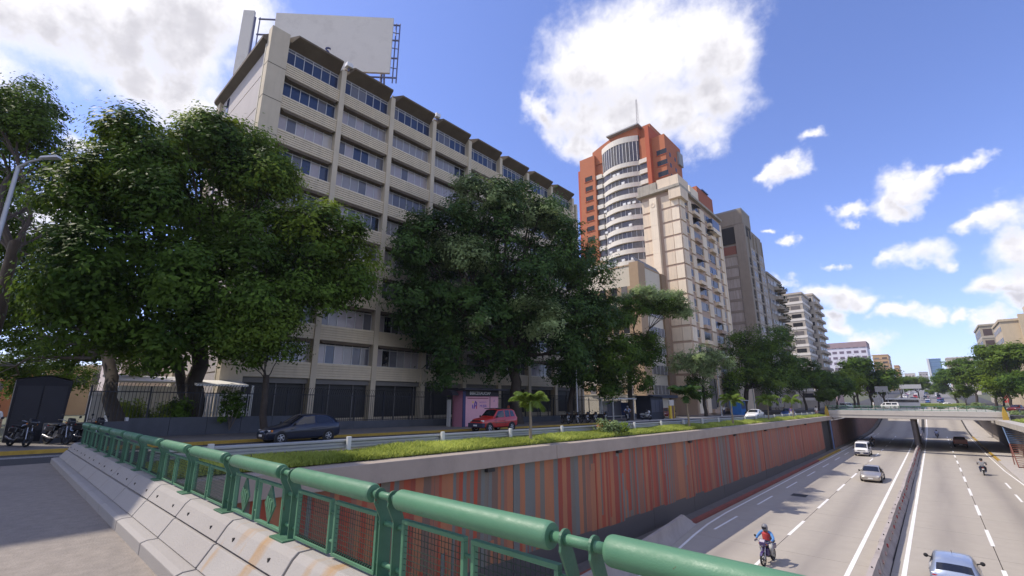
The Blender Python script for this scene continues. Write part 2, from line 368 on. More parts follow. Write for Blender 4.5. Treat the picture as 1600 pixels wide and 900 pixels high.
# ------------------------------------------------------------------ ground, streets, motorway
def strip(x0, x1, ys, zf, dz=0., x0f=None, x1f=None):
    mb = MB(); vs = []
    for y in ys:
        z = zf(y)+dz; vs += [(x0f(y) if x0f else x0, y, z), (x1f(y) if x1f else x1, y, z)]
    return mb.add(vs, [(2*i, 2*i+1, 2*i+3, 2*i+2) for i in range(len(ys)-1)])
def solid_strip(x0, x1, ys, ztop, zbot):
    mb = MB(); vs = []
    for y in ys: vs += [(x0, y, zbot(y)), (x1, y, zbot(y)), (x1, y, ztop(y)), (x0, y, ztop(y))]
    n = len(ys); fs = []
    for i in range(n-1):
        for j in range(4): fs.append((4*i+j, 4*i+(j+1) % 4, 4*i+4+(j+1) % 4, 4*i+4+j))
    fs += [(0, 1, 2, 3), tuple(4*(n-1)+j for j in (3, 2, 1, 0))]
    return mb.add(vs, fs)
YS = [-300, -60, -20, 0, 5, 10, 17, 25, 31, 37, 60, 85, 110, 130, 150, 175, 200, 230, 300, 400, 550, 700, 1100, 1500, 2500, 5000]
g = MB()
for a, b in ((-4000, -13.9), (8.95, 4000)): 
    s_ = strip(a, b, YS, zs, -.12); g.add(s_.v, s_.f)
s_ = strip(-13.9, 8.95, [y for y in YS if y >= 230], zs, -.12); g.add(s_.v, s_.f)
struct(g.build('ground', DIRT))
yl = [y for y in YS if -60 <= y <= 700]
av = struct(strip(-26.45, -15.45, yl, zs, 0).build('avenue', ASPH))
struct(strip(10.5, 19, yl, zs, 0).build('avenue', ASPH))
struct(strip(-14.5, 8, [230, 300, 400, 550, 700, 1100], zs, .02).build('far_road', mat('far_road_concrete', (.19, .18, .175), .9, .1, .4)))
# pale edge lines on the avenue by the junction
for X in (-25.3, -24.9):
    strip(X, X+.11, [-14, -5, 0, 5, 12], zs, .006).build('edge_line', WHITE_PAINT, av)
for k in range(9):
    y = 14+k*9.5; strip(-22.8, -22.68, [y, y+4], zs, .006).build('lane_dash', WHITE_PAINT, av)
# pavement with a yellow kerb, laid in bays
sw = struct(solid_strip(-32.6, -26.9, [y for y in YS if -60 <= y <= 230], lambda y: zs(y)+.12, lambda y: zs(y)-.1).build('sidewalk', PAVE))
for i in range(34):
    y0 = -18+i*4.2
    solid_strip(-26.9, -26.6, [y0+.01, y0+4.19], lambda y: zs(y)+.13, lambda y: zs(y)-.1).build('kerb_stone', YELLOW_PAINT if y0 < 44 else CONC, sw)
struct(solid_strip(20.5, 34, [y for y in YS if -60 <= y <= 230], lambda y: zs(y)+.12, lambda y: zs(y)-.1).build('sidewalk', PAVE))

# motorway in the cutting: base sheet, concrete slabs, markings
yh = [-40, -10, 30, 70, 110, 130, 150, 160, 170, 200, 230]
hw = struct(strip(-13.9, 9.0, yh, zh, -.05).build('motorway', DARKSOIL))
for (x0, x1) in ((-12.55, -7.56), (-7.54, -3.34), (-2.66, 1.19), (1.21, 5.3)):
    for i in range(25):
        y0 = -10+i*5.6
        solid_strip(x0+.008, x1-.008, [y0+.012, y0+5.588], zh, lambda y: zh(y)-.2).build('concrete_slab', ROAD, hw)
strip(-12.55, -3.34, [130, 150, 160, 170, 200, 230], zh, 0).build('road_surface', ROAD, hw)
strip(-2.66, 5.3, [130, 150, 160, 170, 200, 230], zh, 0).build('road_surface', ROAD, hw)
ym = [-10, 30, 70, 110, 150, 170, 229]
strip(-4.22, -4.03, ym, zh, .006).build('edge_line', WHITE_PAINT, hw)
strip(-2.30, -2.12, ym, zh, .006).build('edge_line', WHITE_PAINT, hw)
ex = [(10, -10.6), (20, -10.9), (26, -11.3), (31, -11.9), (36, -12.1), (150, -12.2)]
strip(0, 0, [10, 14, 18, 22, 26, 29, 32, 36, 60, 110, 150], zh, .006, lambda y: interp(ex, y)-.07, lambda y: interp(ex, y)+.07).build('edge_line', WHITE_PAINT, hw)
rx = [(30, 8.4), (52, 6.6), (66, 5.3), (80, 4.95), (100, 4.9), (150, 4.9)]
strip(0, 0, [62, 66, 70, 75, 80, 90, 100, 150], zh, .006, lambda y: interp(rx, y)-.06, lambda y: interp(rx, y)+.06).build('edge_line', WHITE_PAINT, hw)
for X, y0, w in ((-11.2, 31, .14), (-7.55, 23.2, .17), (1.2, 28.4, .17)):
    for k in range(13):
        y = y0+k*9.5
        strip(X-w/2, X+w/2, [y, y+4.5], zh, .006).build('lane_dash', WHITE_PAINT, hw)
for k in range(3): y = 48+k*8; strip(3.9+k*.05, 4.05+k*.05, [y, y+4.2], zh, .006).build('lane_dash', WHITE_PAINT, hw)
# a dark utility cover in the near-side lane
MB().box(-10.15, -9.05, 46.3, 47.5, zh(47)+.004, zh(47)+.012).build('drain_cover', mat('iron_cover', (.02, .02, .02), .7), hw)

# raised walks at the foot of both walls, kerbs laid stone by stone
lw = struct(solid_strip(-13.7, -12.9, yh, lambda y: zh(y)+.15, lambda y: zh(y)-.1).build('wall_foot_walk', mat('walk_dark', (.15, .135, .125), .95, .2, 1.5, .3)))
for i in range(30):
    y0 = 8+i*4.0
    solid_strip(-12.9, -12.62, [y0+.01, y0+3.99], lambda y: zh(y)+.16, lambda y: zh(y)-.1).build('kerb_stone', RED_PAINT if y0 < 75 else YELLOW_PAINT if y0 < 95 else CONC, lw)
rw = struct(solid_strip(5.62, 8.7, yh, lambda y: zh(y)+.16, lambda y: zh(y)-.1).build('wall_foot_walk', CONC))
for i in range(30):
    y0 = 28+i*4.0
    solid_strip(5.32, 5.62, [y0+.01, y0+3.99], lambda y: zh(y)+.17, lambda y: zh(y)-.1).build('kerb_stone', CONC if y0 < 90 else YELLOW_PAINT, rw)

# retaining walls: panels with open joints, coping beams in lengths
def par_top(y): return zs(y)+.19
def paint_low(y): return interp([(0, 2.0), (20, 1.55), (31, 1.15), (80, .35), (200, .3)], y)+zh(y)
wl = thing('retaining_wall', 'tall motorway retaining wall painted with red, rust and slate vertical stripes', 'wall', (-13.75, 2.4, 0))
OW = wl.location.copy()
yy = 2.4
while yy < 88:
    y1 = min(yy+6.4, 88.5)
    solid_strip(-13.95, -13.62-(0.012 if int(yy*10) % 2 else 0), [yy+.018, y1-.018], lambda y: zh(y)+.05, lambda y: zh(y)-.1).build('wall_base', mat('soot_concrete', (.075, .07, .07), .9, .2, 1), wl, origin=OW)
    solid_strip(-13.95, -13.61-(0.012 if int(yy*10) % 2 else 0), [yy+.018, y1-.018], lambda y: par_top(y)-.56, lambda y: zh(y)+.05).build('wall_panel', MURAL, wl, origin=OW)
    yy += 6.4
# keep mural coordinates in world space: panels carry the wall's own offset in their mesh
yy = 2.4
while yy < 97:
    y1 = min(yy+15.5, 97.3)
    mb = solid_strip(-14.15, -13.3, [yy+.012, y1-.012], par_top, lambda y: par_top(y)-.62)
    mb.build('coping_beam', CONC_D, wl, origin=OW, bevel=.02); yy += 15.5
solid_strip(-14.2, -13.96, [2.4, 40, 97], lambda y: par_top(y)-.7, lambda y: zh(y)-.1).build('wall_core', DARKSOIL, wl, origin=OW)
for k in range(7):
    y = 13.5+k*10.3; MB().box(-13.62, -13.42, y, y+.4, par_top(y)-.80, par_top(y)-.625).build('drain_spout', DARKSOIL, wl, origin=OW)
ab = thing('bridge_abutment', 'dark recessed concrete abutment between striped wall and far bridge', 'abutment', (-14.9, 93, zh(93)))
MB().box(-15.6, -15.0, 88.4, 98.5, zh(93), 4.6).build('recess_wall', mat('soot_concrete', (.075, .07, .07), .9, .2, 1), ab, origin=ab.location)
MB().box(-15.0, -13.7, 96.2, 98.5, zh(97)-.1, 4.6).build('buttress', mat('soot_concrete', (0, 0, 0)), ab, origin=ab.location)
dp = tag(MB().tube([(-13.5, 95.9, zh(96)+.1), (-13.5, 95.9, 4.7)], .09, 8).build('drain_pipe', mat('pipe_blue', (.16, .22, .42), .5), origin=(-13.5, 95.9, zh(96))), 'thin blue drain pipe standing against the bridge abutment', 'pipe')
fl = thing('retaining_wall', 'rust red wall continuing under the far bridge along the motorway', 'wall', (-13.75, 98.5, 0))
yy = 98.5
while yy < 200:
    solid_strip(-13.95, -13.65, [yy+.02, yy+8.7], lambda y: zs(y)-.6, lambda y: zh(y)-.1).build('wall_panel', mat('wall_rust', (.22, .12, .095), .9, .25, 1.5, .2, stain=.5, stain_c=(.09, .07, .06)), fl, origin=fl.location); yy += 8.8
solid_strip(-14.15, -13.3, [98.6, 150, 228], par_top, lambda y: par_top(y)-.65).build('coping_beam', CONC_D, fl, origin=fl.location)
wr = thing('retaining_wall', 'grey concrete retaining wall on the stair side of the motorway', 'wall', (8.7, 30, 0))
yy = 30
while yy < 225:
    solid_strip(8.62, 9.0, [yy+.015, yy+7.985], lambda y: zs(y)-.5, lambda y: zh(y)-.1).build('wall_panel', mat('wall_grey', (.30, .27, .25), .9, .15, 1.5, .2, stain=.55, stain_c=(.13, .115, .1), streak=True), wr, origin=wr.location); yy += 8
yy = 30
while yy < 220:
    solid_strip(6.3, 9.05, [yy+.012, yy+15.98], lambda y: zs(y)+.1, lambda y: zs(y)-.5).build('coping_beam', mat('coping_pale', (.42, .39, .34), .85, .12, 1.5, .2, stain=.35), wr, origin=wr.location); yy += 16

# grass berms
GRASS = leafmat('grass_blades', (.20, .26, .05), (.50, .56, .15), .42, .6)
SOILG = mat('grass_ground', (.17, .22, .045), .95, .3, 3, .5)
def berm_z(x, y): return par_top(y)+.02+(zs(y)+.33-par_top(y))*max(0, min(1, (-13.9-x)/1.2))
def berm(u, v):
    y = 2.3+(97.0-2.3)*u; x = -14.14-1.3*v if v < .99 else -15.44
    return (x, y, berm_z(x, y) if v < .99 else zs(y)-.1)
gl = struct(MB().grid(berm, 40, 6).build('grass_berm', SOILG))
gr = struct(solid_strip(7.6, 10.4, [30, 60, 85, 97], lambda y: zs(y)+.1, lambda y: zs(y)-.2).build('grass_berm', SOILG))
def blades(n, x0, x1, y0, y1, h, seed, pw=1.0):
    rg = np.random.default_rng(seed)
    x = rg.uniform(x0, x1, n); y = y0+(y1-y0)*rg.uniform(0, 1, n)**pw
    tuft = np.array([mnoise.noise((a*.9, b*.5, 3.1))*.5+.5 for a, b in zip(x, y)])
    z = np.array([berm_z(a, b) if a < 0 else zs(b)+.05 for a, b in zip(x, y)])
    hh = h*(.25+1.15*tuft)*rg.uniform(.45, 1.5, n); w = .012+.01*rg.uniform(0, 1, n)+.0006*y
    a = rg.uniform(0, 2*np.pi, n); lx, ly = rg.normal(0, .45, n)*hh, rg.normal(0, .45, n)*hh
    c, s = np.cos(a)*w, np.sin(a)*w
    v = np.stack([np.stack([x-c, y-s, z], 1), np.stack([x+c, y+s, z], 1), np.stack([x+lx*.4+c*.8, y+ly*.4+s*.8, z+hh*.6], 1), np.stack([x+lx, y+ly, z+hh], 1), np.stack([x+lx*.4-c*.8, y+ly*.4-s*.8, z+hh*.6], 1)], 1).reshape(-1, 3)
    f = (np.arange(n)*5)[:, None]+np.array([0, 1, 2, 3, 4])
    me = bpy.data.meshes.new('grass'); me.from_pydata(v.tolist(), [], f.tolist()); me.materials.append(GRASS)
    o = bpy.data.objects.new('grass', me); col.objects.link(o); return struct(o, 'stuff')
tag(blades(52000, -15.25, -13.95, 2.5, 40, .19, 3, 1.25), 'bright green grass growing on the berm beside the guard rail', 'grass')
tag(blades(20000, -15.25, -13.95, 40, 96, .18, 4), 'sunlit grass on the farther berm towards the far bridge', 'grass')
tag(blades(5000, 7.9, 10.4, 60, 96, .3, 5), 'grass on the berm above the stair-side wall', 'grass')
# ------------------------------------------------------------------ the bridge underfoot: deck, concrete barrier, green railing
def dz(x): return 5.9-.004*max(0, -x-2)
def xstrip(xs, ya, yb, zt, zb):
    mb = MB(); vs = []
    for x in xs: vs += [(x, ya, zb(x)), (x, yb, zb(x)), (x, yb, zt(x)), (x, ya, zt(x))]
    n = len(xs); fs = [(4*i+j, 4*i+(j+1) % 4, 4*i+4+(j+1) % 4, 4*i+4+j) for i in range(n-1) for j in range(4)]+[(0, 1, 2, 3), tuple(4*(n-1)+j for j in (3, 2, 1, 0))]
    return mb.add(vs, fs)
DECK = mat('bridge_deck', (.26, .228, .196), .9, .22, 7, .5, stain=.6, stain_c=(.17, .155, .145), fine=40)
struct(xstrip([-20.45, -12, -2, 8, 22], -11, 1.72, dz, lambda x: dz(x)-.7).build('bridge_deck', DECK))
WALLC = mat('barrier_concrete', (.35, .328, .305), .85, .06, 2.2, .3, stain=.22, stain_c=(.28, .245, .22), fine=60)
bar = thing('bridge_barrier', 'pale sloping concrete bridge barrier with grooved panels and rust stains', 'barrier', (-9, 1.8, 5.7))
OB = bar.location.copy()
XB0, XB1 = -20.4, 14.0
# profile rows (y, z above deck): plinth, ledge, lower panel row, groove, upper panel row, cap
def prof(x, pts): return [(y, dz(x)+z) for y, z in pts]
def xloft(xs, pts):
    mb = MB(); n = len(pts); vs = []
    for x in xs: vs += [(x, y, z) for y, z in prof(x, pts)]
    fs = [(n*i+j, n*i+(j+1) % n, n*i+n+(j+1) % n, n*i+n+j) for i in range(len(xs)-1) for j in range(n)]+[tuple(range(n)), tuple(n*(len(xs)-1)+j for j in range(n-1, -1, -1))]
    return mb.add(vs, fs)
xloft([XB0, -2, XB1], [(1.66, -.6), (1.66, .14), (1.72, .16), (1.955, .50), (2.13, .50), (2.13, -.6)]).build('barrier_core', mat('groove_dark', (.16, .14, .13), .9), bar, origin=OB)
def rust_mat():
    m = mat('barrier_concrete_rusty', (.35, .328, .305), .85, .06, 2.2, .3, fine=60)
    nt = m.node_tree; N = nt.nodes; L = nt.links; b = N['Principled BSDF']; src = b.inputs['Base Color'].links[0].from_socket
    tc = N.new('ShaderNodeTexCoord'); mp = N.new('ShaderNodeMapping'); L.new(tc.outputs['Object'], mp.inputs[0]); mp.inputs['Scale'].default_value = (2.6, 1.0, .55)
    s = N.new('ShaderNodeTexNoise'); s.inputs['Scale'].default_value = 1.7; s.inputs['Detail'].default_value = 5; L.new(mp.outputs[0], s.inputs['Vector'])
    r = N.new('ShaderNodeMapRange'); L.new(s.outputs['Fac'], r.inputs[0]); r.inputs[1].default_value = .52; r.inputs[2].default_value = .72; r.inputs[4].default_value = .8
    m2 = N.new('ShaderNodeMix'); m2.data_type = 'RGBA'; L.new(r.outputs[0], m2.inputs[0]); L.new(src, m2.inputs[6]); m2.inputs[7].default_value = (.36, .20, .06, 1); L.new(m2.outputs[2], b.inputs['Base Color'])
    return m
RUST = rust_mat()
xj = [-20.38]; k = 0
while xj[-1] < 13.5: xj.append(xj[-1]+1.62)
RUSTY = {i for i, x in enumerate(xj) if -7.3 < x < -5.2 or -4.2 < x < -1.5}
for i, (a, b) in enumerate(zip(xj, xj[1:])):
    m = RUST if i in RUSTY else WALLC
    xloft([a+.018, b-.018], [(1.50, -.6), (1.50, .135), (1.56, .155), (1.70, .155), (1.70, -.6)]).build('plinth_block', WALLC, bar, origin=OB, bevel=.008)
    xloft([a+.018, b-.018], [(1.665, .165), (1.80, .355), (1.92, .355), (1.80, .165)]).build('lower_panel', m, bar, origin=OB, bevel=.008)
    xloft([a+.018, b-.018], [(1.815, .375), (1.905, .515), (1.955, .56), (2.16, .56), (2.16, .45), (1.94, .375)]).build('upper_panel', m, bar, origin=OB, bevel=.008)
    hx = (a+b)/2
    for t in (-.45, .45):
        MB().box(hx+t-.012, hx+t+.012, 1.852, 1.872, dz(hx)+.43, dz(hx)+.466).build('tie_hole', DARKSOIL, bar, origin=OB)
# ---- railing
GREEN = mat('railing_green', (.08, .205, .115), .45, .10, 4, .08, spec=.5, stain=.45, stain_c=(.085, .165, .11), fine=120, chips=(9, .70))
GREEN_D = mat('railing_green_plate', (.055, .145, .083), .45, .15, 4, .08, spec=.5, stain=.4, stain_c=(.035, .08, .05), fine=90, chips=(11, .66))
rail = thing('bridge_railing', 'green painted steel bridge railing with fat round handrail sections and framed mesh panels', 'railing', (-9, 2.02, 6.4))
OR_ = rail.location.copy()
SP = 1.655
posts = [-1.38-SP*i for i in range(-4, 12)]; posts.sort()
YR, ZR = 2.02, 1.205          # handrail axis: y, height above deck
RP = .068
def zrail(x): return dz(x)+ZR-.075
for x in posts:
    z = zrail(x)
    for s in (-1, 1):
        xx = x+s*.085
        # plate bracket: ring at the top, necked hook, straight leg to the foot
        poly = []
        for t in range(-30, 211, 20): poly.append((YR+.048*math.cos(R(t)), z+.048*math.sin(R(t))))
        poly += [(YR-.045, z-.05), (YR+.01, z-.16), (YR+.01, z-.56), (YR+.11, z-.56), (YR+.11, z-.18), (YR+.07, z-.08)]
        MB().prism(poly, xx-.007, xx+.007, 'x').build('post_plate', GREEN_D, rail, origin=OR_)
    MB().box(x-.15, x+.15, YR-.06, YR+.16, z-.60, z-.555).build('post_foot', GREEN_D, rail, origin=OR_, bevel=.006)
    MB().box(x-.11, x+.11, YR-.03, YR+.13, z-.64, z-.601).build('base_plate', GREEN_D, rail, origin=OR_)
    MB().tube([(x-.20, YR, z), (x+.20, YR, z)], .026, 14).build('handrail_rod', GREEN, rail, 'all', origin=OR_)
    for hh in (-.2, -.47):
        MB().tube([(x-.16, YR+.06, z+hh), (x+.16, YR+.06, z+hh)], .018, 10).build('tie_rod', GREEN, rail, True, origin=OR_)
for a, b in zip(posts, posts[1:]):
    za, zb = zrail(a), zrail(b)
    # fat handrail: rounded ends
    pa, pb = Vector((a+.165, YR, za)), Vector((b-.165, YR, zb)); d = (pb-pa)
    seg = [pa, pa+d*.008, pa+d*.02, pb-d*.02, pb-d*.008, pb]
    MB().tube(seg, [RP*.9, RP*.97, RP, RP, RP*.97, RP*.9], 28).build('handrail', GREEN, rail, True, origin=OR_)
    mid = (a+b)/2; emblem = abs(mid+5.55) < .9
    z0 = (za+zb)/2-.135; z1 = z0-.415
    for (p, q) in ((a+.155, mid-.03), (mid+.03, b-.155)):
        fr = MB(); t = .028; yf = YR+.05
        fr.box(p, q, yf-.02, yf+.02, z0-t, z0); fr.box(p, q, yf-.02, yf+.02, z1, z1+t)
        fr.box(p, p+t, yf-.019, yf+.019, z1+t, z0-t); fr.box(q-t, q, yf-.019, yf+.019, z1+t, z0-t)
        f = fr.build('panel_frame', GREEN, rail, origin=OR_, bevel=.004)
        if not emblem:
            w = MB(); nx = 17; nz = 10
            for i in range(1, nx): x = p+t+(q-p-2*t)*i/nx; w.bar((x, yf+.004, z1+t), (x, yf+.004, z0-t), .003)
            for j in range(1, nz): zz = z1+t+(z0-z1-2*t)*j/nz; w.bar((p+t, yf-.003, zz), (q-t, yf-.003, zz), .003)
            for i in range(1, nx, 1): x = p+t+(q-p-2*t)*i/nx; w.box(x-.012, x+.006, yf-.012, yf+.012, z1+t, z1+t+.016)
            w.build('wire_mesh', mat('wire_dark_green', (.018, .04, .026), .6), f, origin=OR_)
        else:
            cx = (p+q)/2; cz = (z0+z1)/2
            d_ = MB(); hw_, hh_ = .13, .185
            d_.prism([(cx, cz-hh_), (cx+hw_, cz), (cx, cz+hh_), (cx-hw_, cz)], yf-.008, yf+.008, 'y')
            d_.build('diamond_emblem', GREEN_D, f, origin=OR_)
            for sx in (-1, 0, 1):
                MB().prism([(cx+sx*.045-.016, cz-.05-.02*sx), (cx+sx*.045+.016, cz-.05-.02*sx), (cx+sx*.045+.02, cz+.05-.02*sx), (cx+sx*.045-.012, cz+.06-.02*sx)], yf-.016, yf+.016, 'y').build('emblem_relief', GREEN, f, origin=OR_)
    MB().tube([(mid-.035, YR+.05, z0-.10), (mid+.035, YR+.05, z0-.10)], .013, 8).build('panel_link', GREEN_D, rail, origin=OR_)
    MB().tube([(mid-.035, YR+.05, z1+.10), (mid+.035, YR+.05, z1+.10)], .013, 8).build('panel_link', GREEN, rail, origin=OR_)

# scrap of paper lying by the plinth
tag(MB().prism([(-7.75, 1.40), (-7.66, 1.37), (-7.62, 1.43), (-7.71, 1.46)], 5.845, 5.852, 'z').build('paper_scrap', mat('paper', (.8, .8, .8), .9), origin=(-7.7, 1.4, 5.84)), 'white scrap of paper lying at the foot of the concrete barrier', 'litter')

# ------------------------------------------------------------------ median barrier
med = thing('median_barrier', 'long low concrete median barrier dividing the motorway, studded with red reflectors', 'barrier', (-3, 20, 0))
BARC = mat('median_concrete', (.40, .355, .33), .9, .14, 2, .3, stain=.5, stain_c=(.16, .13, .12))
RFL = mat('reflector_red', (.42, .05, .04), .35, .1, 5); RFP = mat('reflector_pale', (.5, .33, .28), .4, .1, 5)
y = -2.0; i = 0
while y < 150:
    j = rnd.uniform(-.03, .03); y1 = y+3.3
    P = [(-.31, 0), (-.31, .08), (-.16, .30), (-.10, .84), (.10, .84), (.16, .30), (.31, .08), (.31, 0)]
    mb = MB(); n = len(P); vs = []
    for k, q in enumerate((y+.012, y1-.012)):
        jj = j+(rnd.uniform(-.012, .012)); vs += [(-3.0+a+jj, q, zh(q)+b-.02) for a, b in P]
    mb.add(vs, [tuple(range(n)), tuple(range(2*n-1, n-1, -1))]+[(t, t+n, (t+1) % n+n, (t+1) % n) for t in range(n)])
    mb.build('barrier_segment', BARC, med, origin=med.location)
    if y < 110:
        for q in (y+.8, y+2.4):
            rp = rnd.random()
            MB().prism([(q-.10, zh(q)+.50), (q, zh(q)+.42), (q+.10, zh(q)+.50), (q, zh(q)+.60)], -2.895+j, -2.80+j, 'x').build('reflector', RFL if rp < .7 else RFP, med, origin=med.location)
    if y < 50: MB().lathe([(.03, 0), (.03, .05), (.0, .06)], (-3.0+j, y+1.6, zh(y)+.815), 'z', 8).build('lifting_stud', DARKSOIL, med, origin=med.location)
    y = y1; i += 1
# curved end of a concrete barrier at the lay-by below the bridge
cb = tag(MB().grid(lambda u, v: (lambda y, prof: (interp([(2, -11.0), (12, -11.15), (20, -11.55), (27, -12.2), (31.5, -12.75)], y)+prof[0], y, zh(y)+prof[1]*(1 if y < 29.5 else max(.12, 1-(y-29.5)/2.2))))(2+29.5*u, [(.32, -.05), (.30, .12), (.14, .34), (.09, .88), (-.09, .88), (-.14, .34), (-.30, .12), (-.32, -.05)][round(v*7)]), 30, 7).build('lay_by_barrier', mat('barrier_dusty', (.40, .36, .325), .9, .1, 2, .3, stain=.3), smooth=True, origin=(-11.6, 16, 0)), 'dusty concrete barrier curving to a low end at the lay-by', 'barrier')

# ------------------------------------------------------------------ guard rail on the berm
STEEL = mat('galvanised_steel', (.36, .37, .36), .5, .1, 3, .05, metal=.55, stain=.25, stain_c=(.25, .23, .2))
gp = thing('guard_rail', 'galvanised corrugated steel guard rail on white-capped posts along the avenue', 'guard rail', (-15.2, 30, 5.3))
OG = gp.location.copy()
PW = mat('post_paint', (.60, .60, .57), .7, .1, 5, stain=.3)
yp = [4.3+4.16*i for i in range(22)]
for i, y in enumerate(yp):
    MB().box(-15.26, -15.14, y-.07, y+.07, zs(y)-.1, zs(y)+.88).build('post', PW, gp, origin=OG, bevel=.01)
wave = [(0, .80), (.035, .77), (.035, .72), (-.03, .68), (-.03, .62), (.035, .58), (.035, .52), (0, .49)]
for a, b in zip([3.0]+yp, yp+[95]):
    mb = MB(); vs = []
    for q in (a-.03, b-.03):
        vs += [(-15.31+w, q, zs(q)+h) for w, h in wave]+[(-15.325+w, q, zs(q)+h) for w, h in reversed(wave)]
    n = 2*len(wave); mb.add(vs, [tuple(range(n)), tuple(range(2*n-1, n-1, -1))]+[(t, t+n, (t+1) % n+n, (t+1) % n) for t in range(n)])
    mb.build('rail_beam', STEEL, gp, origin=OG)

# ------------------------------------------------------------------ the far bridge
fb = thing('far_bridge', 'low concrete road bridge crossing the motorway with a green railing', 'bridge', (-3, 105, 4.6))
OF = fb.location.copy()
CB = mat('bridge_concrete', (.47, .44, .40), .85, .08, .8, .15, stain=.3, stain_c=(.33, .3, .27))
MB().box(-14.3, 7.9, 97.5, 98.1, 4.78, 6.02).build('edge_girder', CB, fb, origin=OF, bevel=.03)
MB().box(-14.32, 7.92, 97.42, 97.5, 5.3, 5.36).build('girder_ledge', CB, fb, origin=OF)
MB().box(-14.3, 7.9, 104.5, 132, 4.85, 5.85).build('deck_slab', CB, fb, origin=OF)
MB().box(-14.3, 7.9, 98.1, 99.4, 5.8, 5.86).build('walkway_grating', mat('grating', (.1, .1, .1), .6), fb, origin=OF)
for y in (105.6, 111, 117):
    MB().tube([(-3, y, zh(y)-.1), (-3, y, 4.86)], .32, 14).build('pier', mat('pier_dark', (.16, .14, .135), .9), fb, True, origin=OF)
for k in range(23):
    x = -14.0+k*.98; MB().box(x-.03, x+.03, 97.75, 97.82, 6.0, 6.75).build('railing_post', GREEN_D, fb, origin=OF)
for z in (6.12, 6.74): MB().box(-14.2, 7.8, 97.72, 97.85, z-.035, z+.035).build('railing_rail', GREEN, fb, origin=OF)
w = MB()
for k in range(150): x = -14.1+k*.145; w.box(x-.012, x+.012, 97.77, 97.8, 6.15, 6.71)
o = w.build('railing_bars', GREEN_D, fb, origin=OF); o['kind'] = 'stuff'
for i, (x, lab) in enumerate(((-13.9, 'yellow painted concrete end post of the far bridge beside the striped wall'), (7.4, 'yellow painted end post of the far bridge on the stair side'))):
    t = thing('end_post', lab, 'post', (x, 96.9, 5.3))
    MB().prism([(-.34, -.6), (.34, -.6), (.26, .55), (.12, 1.15), (-.12, 1.15), (-.26, .55)], -.17, .17, 'y').build('block', YELLOW_PAINT, t, bevel=.03)
    MB().prism([(-.1, 1.1), (.1, 1.1), (.06, 1.45), (-.06, 1.45)], -.1, .1, 'y').build('tip', YELLOW_PAINT, t)
# pavement deck joining the bridge to the streets
struct(MB().box(-40, -14.32, 98.2, 118, 4.9, 5.5).build('bridge_approach', ASPH)); struct(MB().box(7.92, 40, 98.2, 118, 4.9, 5.5).build('bridge_approach', ASPH))

# ------------------------------------------------------------------ steel stair down to the motorway walk
st = thing('steel_stair', 'straight open stair of blue upper and red lower steps beside the motorway', 'stair', (7.4, 88, zh(88)))
SB = mat('stair_blue', (.12, .19, .33), .6, .15, 3); SR = mat('stair_red', (.22, .085, .065), .6, .15, 3)
n = 24; zA = zh(85)+.16; zB = 4.6
for k in range(n):
    t = k/(n-1); y = 83.5+8.0*t; z = zA+(zB-zA)*t
    MB().box(6.5, 8.5, y, y+.26, z+.06, z+.12).build('step', SB if t > .5 else SR, st, origin=st.location)
for x in (6.44, 8.56):
    MB().bar((x, 83.4, zA+.02), (x, 87.5, (zA+zB)/2+.02), .08, .26).build('stringer', SR, st, origin=st.location)
    MB().bar((x, 87.5, (zA+zB)/2+.02), (x, 91.8, zB+.02), .08, .26).build('stringer', SB, st, origin=st.location)
for x in (6.44, 8.56): MB().box(x-.05, x+.05, 87.45, 87.55, zh(88), (zA+zB)/2).build('support_post', SR, st, origin=st.location)
MB().box(6.4, 8.6, 91.7, 94.5, zB-.02, zB+.1).build('landing', SB, st, origin=st.location)
# ------------------------------------------------------------------ the office slab on the avenue
TAN = mat('office_render_tan', (.60, .515, .38), .85, .08, .7, .2, stain=.3, stain_c=(.40, .335, .24), streak=True)
TAN_B = mat('office_spandrel', (.66, .565, .41), .8, .09, 1.2, .15, stain=.35, stain_c=(.44, .37, .26), streak=True)
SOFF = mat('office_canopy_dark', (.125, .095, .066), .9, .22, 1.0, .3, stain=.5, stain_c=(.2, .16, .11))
LAV = mat('office_endwall_plaster', (.52, .47, .44), .85, .05, .5, .1, stain=.3, stain_c=(.44, .40, .39), streak=True)
ALU = mat('window_aluminium', (.55, .54, .52), .45, .1, 3, metal=.3)
PANES = [glassmat('pane_navy', (.022, .035, .085)), glassmat('pane_blue', (.035, .055, .115)), mat('pane_blind_grey', (.29, .275, .28), .12, .12, 1.5, spec=.6),
         mat('pane_curtain_mauve', (.40, .355, .355), .12, .15, 1.5, spec=.6), glassmat('pane_slate', (.14, .14, .16)), mat('pane_blind_pale', (.50, .46, .41), .15, .12, 1.5, spec=.6), glassmat('pane_dark', (.012, .013, .018))]
ZB = zs(30)
off = thing('office_building', 'long tan nine storey office block with ribbed spandrels, dark canopies and strip windows', 'building', (-43, 32.5, ZB))
OO = off.location.copy()
X0 = -36.0; YA, YB = 10.05, 54.9
FL = 3.114; SILL0 = CZ+2.86       # lowest sill
sills = [SILL0+FL*i for i in range(9)]; ZT = CZ+30.35
edges = [11.5]+[16.75+5.34*i for i in range(8)]    # right edges of the piers: a bay runs from edges[i] to edges[i+1]-.46
MB().box(-50.2, -36.75, YA+.45, YB-.2, ZB-.3, ZT-.25).build('wall', TAN, off, origin=OO)
MB().box(-36.75, X0+.04, YA, 11.5, ZB-.3, ZT+.15).build('pier', TAN, off, origin=OO)
for e in edges[1:]: MB().box(-36.75, X0+.06, e-.46, e, ZB-.3, ZT-.35).build('pier', TAN, off, origin=OO)
for z in sills[1:]:
    MB().box(-36.7, X0+.055, YA-.012, 11.512, z-.83, z-.79).build('groove', DARKSOIL, off, origin=OO)
